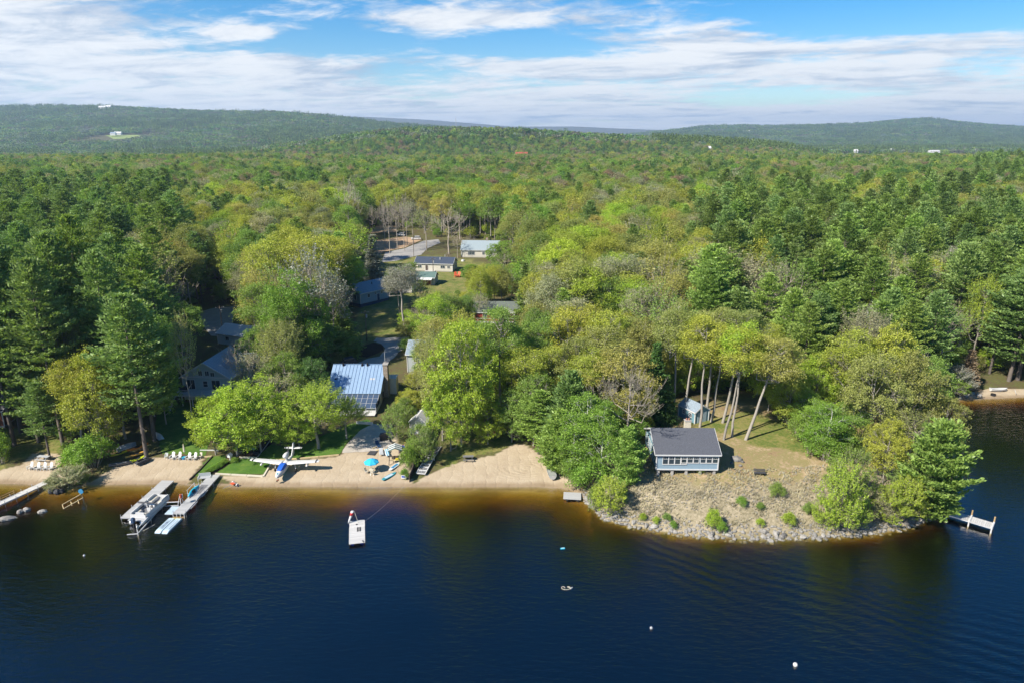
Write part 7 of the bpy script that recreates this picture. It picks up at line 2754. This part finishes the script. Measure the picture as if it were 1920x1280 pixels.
MB().cyl((.45, -.2, .06), (.75, .15, .06), .05, .05, 6).build('handle', M['white'], rp)
MB().bar(tuple(q), (.6, 0, .05), .04, .04).build('lead', M['cream'], rp)

# things on the far side of the cove
open_boat('white_rowing_boat', 'white rowing boat lying on the little beach across the cove', 'boat', at(1872, 733, .1), R(4), 3.8, 1.2, .45, 'white', 'palegrey', 2, .7)
kk = thing('white_board', 'white oval board standing on edge on the beach across the cove', 'board', at(1903, 738, .5), R(60), rx=R(70))
MB().loft([[(1.0 * s * math.cos(a), .5 * s * math.sin(a), z) for a in np.linspace(0, 6.283, 17)[:-1]] for (s, z) in ((.95, -.04), (1, 0), (.95, .04))]).build('board', M['white'], kk)
MB().box((0, 0, .045), (.9, .4, .02)).build('pad', M['palegrey'], kk)
fb = thing('fire_ring', 'dark fire ring on the beach across the cove', 'fire ring', at(1862, 741), 0)
MB().loft([[(r * math.cos(a), r * math.sin(a), z) for a in np.linspace(0, 6.283, 13)[:-1]] for (r, z) in ((.5, 0), (.5, .4), (.42, .4), (.42, .05))]).build('ring', M['black'], fb)
for k in range(3):
    MB().cyl((-.25, -.1 + k * .1, .1), (.25, .1 - k * .1, .14), .06, .06, 6).build('log', M['wooddark'], fb)
for k, (u, v) in enumerate(((1810, 742), (1822, 738), (1835, 742), (1798, 747))):
    rock(('pale boulder', 'rounded boulder', 'flat boulder', 'low boulder')[k] + ' on the beach across the cove, %s from the trees' % ('second', 'third', 'fourth', 'first')[k], at(u, v, .15), (.6, .5, .4), 'rockpale', seed=60 + k)


# ------------------------------------------------------------------ far buildings
def far_house(label, u, Y, m, roof, L=14, D=9, wh=5, rise=3.5, rz=0.0, name='farmhouse', lift=0.0):
    d = view_dir(u, 280)
    x = d.x / d.y * Y
    z = hgt(x, Y)
    t = thing(name, label, 'building', (x, Y, z - .5 + lift), rz)
    gable(t, L, D, wh, rise, m, roof, .4)
    for i in range(4):
        window(t, 'f', -L / 2 + L * (i + .5) / 4, wh * .55, 1.2, 1.6, L, D, 1, 1)
    return t


far_house('white farmhouse in a clearing low on the left ridge', 217, 2990, 'white', 'slateroof', 22, 12, 8, 5, lift=6)
far_house('long white barn beside the farmhouse on the left ridge', 226, 3010, 'white', 'whiteroof', 30, 12, 8, 5, lift=6)
far_house('white house high on the crest of the left ridge', 205, 4150, 'white', 'whiteroof', 40, 14, 9, 6, lift=10)
far_house('second white house along the crest of the left ridge', 216, 4160, 'white', 'whiteroof', 30, 16, 10, 8, lift=10)
far_house('red-brown house on the middle wooded hill', 978, 1330, 'brownside', 'redside', 22, 12, 9, 6, lift=10)
far_house('small white house at the foot of the middle hill', 1326, 1500, 'white', 'whiteroof', 14, 9, 6, 4, lift=10)
far_house('pale house among trees under the mountain', 1672, 2500, 'white', 'whiteroof', 16, 10, 7, 4, lift=9)
far_house('long white industrial roof in the far valley', 1752, 2200, 'whiteroof', 'whiteroof', 30, 14, 6, 2, lift=9)
far_house('white building in the valley left of the long roof', 1605, 2300, 'white', 'whiteroof', 12, 9, 7, 4, lift=9)
far_house('pale quarry building on the mountain flank', 1396, 5200, 'whiteroof', 'whiteroof', 50, 20, 8, 4, lift=6)
d = view_dir(855, 238)
tx, ty = d.x / d.y * 1740, 1740
tw = thing('radio_tower', 'thin lattice radio tower on the crest of the middle hill', 'tower', (tx, ty, hgt(tx, ty)), 0)
for k in range(4):
    a = k * math.pi / 2 + .78
    MB().bar((2.2 * math.cos(a), 2.2 * math.sin(a), 0), (.5 * math.cos(a), .5 * math.sin(a), 34), .35, .35).build('leg', M['palegrey'], tw)
for k in range(9):
    s = 2.2 - 1.7 * k / 9
    MB().box((0, 0, 34 * k / 9 + 1), (s * 1.5, s * 1.5, .25)).build('brace', M['palegrey'], tw)
MB().cyl((0, 0, 34), (0, 0, 40), .25, .12, 6).build('antenna', M['palegrey'], tw)


# ------------------------------------------------------------------ name every tree by its neighbours
MARKS = [('the blue cottage', 1285, 850), ('the blue shed', 1305, 785), ('the black bench', 1424, 890), ('the cross-beam dock', 1800, 965), ('the metal-roofed house', 660, 730), ('the deck house', 395, 700),
         ('the kayak pile', 255, 850), ('the four-chair picnic spot', 83, 862), ('the seaplane', 535, 872), ('the striped swing', 742, 866), ('the white hut', 790, 806), ('the ride-on mower', 930, 816),
         ('the aluminium boat', 1034, 888), ('the red house', 948, 598), ('the ranch house', 818, 506), ('the green-roofed garage', 800, 531), ('the dirt lot', 735, 462), ('the pale blue lane house', 688, 566),
         ('the driveway island', 698, 655), ('the beach across the cove', 1860, 741), ('the left-edge brown house', -6, 786), ('the shaded lane', 405, 605), ('the row of lawn chairs', 345, 860), ('the mouth of the cove', 1790, 800)]
MPOS = [(n, G(u, v)) for n, u, v in MARKS]
ORD = ['nearest', 'second nearest'] + [w + ' nearest' for w in 'third fourth fifth sixth seventh eighth ninth tenth eleventh twelfth thirteenth fourteenth fifteenth sixteenth seventeenth eighteenth nineteenth twentieth'.split()]
byk = {}
for tr_ in TREES:
    if tr_['label']:
        continue
    ds = [(math.hypot(tr_['x'] - p.x, tr_['y'] - p.y), n, p) for n, p in MPOS]
    dd, n, p = min(ds, key=lambda q: q[0])
    dx, dy = tr_['x'] - p.x, tr_['y'] - p.y
    side = ('left of' if dx < 0 else 'right of') if abs(dx) > abs(dy) else ('behind' if dy > 0 else 'in front of')
    byk.setdefault((tr_['kind'], tr_['tint'], n, side), []).append((dd, tr_))
for (kind, tint, n, side), L_ in byk.items():
    L_.sort(key=lambda q: q[0])
    for i, (dd, tr_) in enumerate(L_):
        w = '%s %s %s %s' % (TINTS[tint][1], TREE_WORD[kind], side, n)
        if len(L_) > 1:
            w += ', ' + (ORD[i] if i < len(ORD) else 'number %d' % (i + 1))
        tr_['label'] = w
for tr_ in TREES:
    o = tr_['o']
    tag(o, tr_['label'], {'shrub': 'shrub', 'wispy': 'shrub'}.get(tr_['kind'], 'tree'), 'shrubs along the shore' if tr_['kind'] in ('shrub', 'wispy') else 'trees along the lake shore')

build_haze()
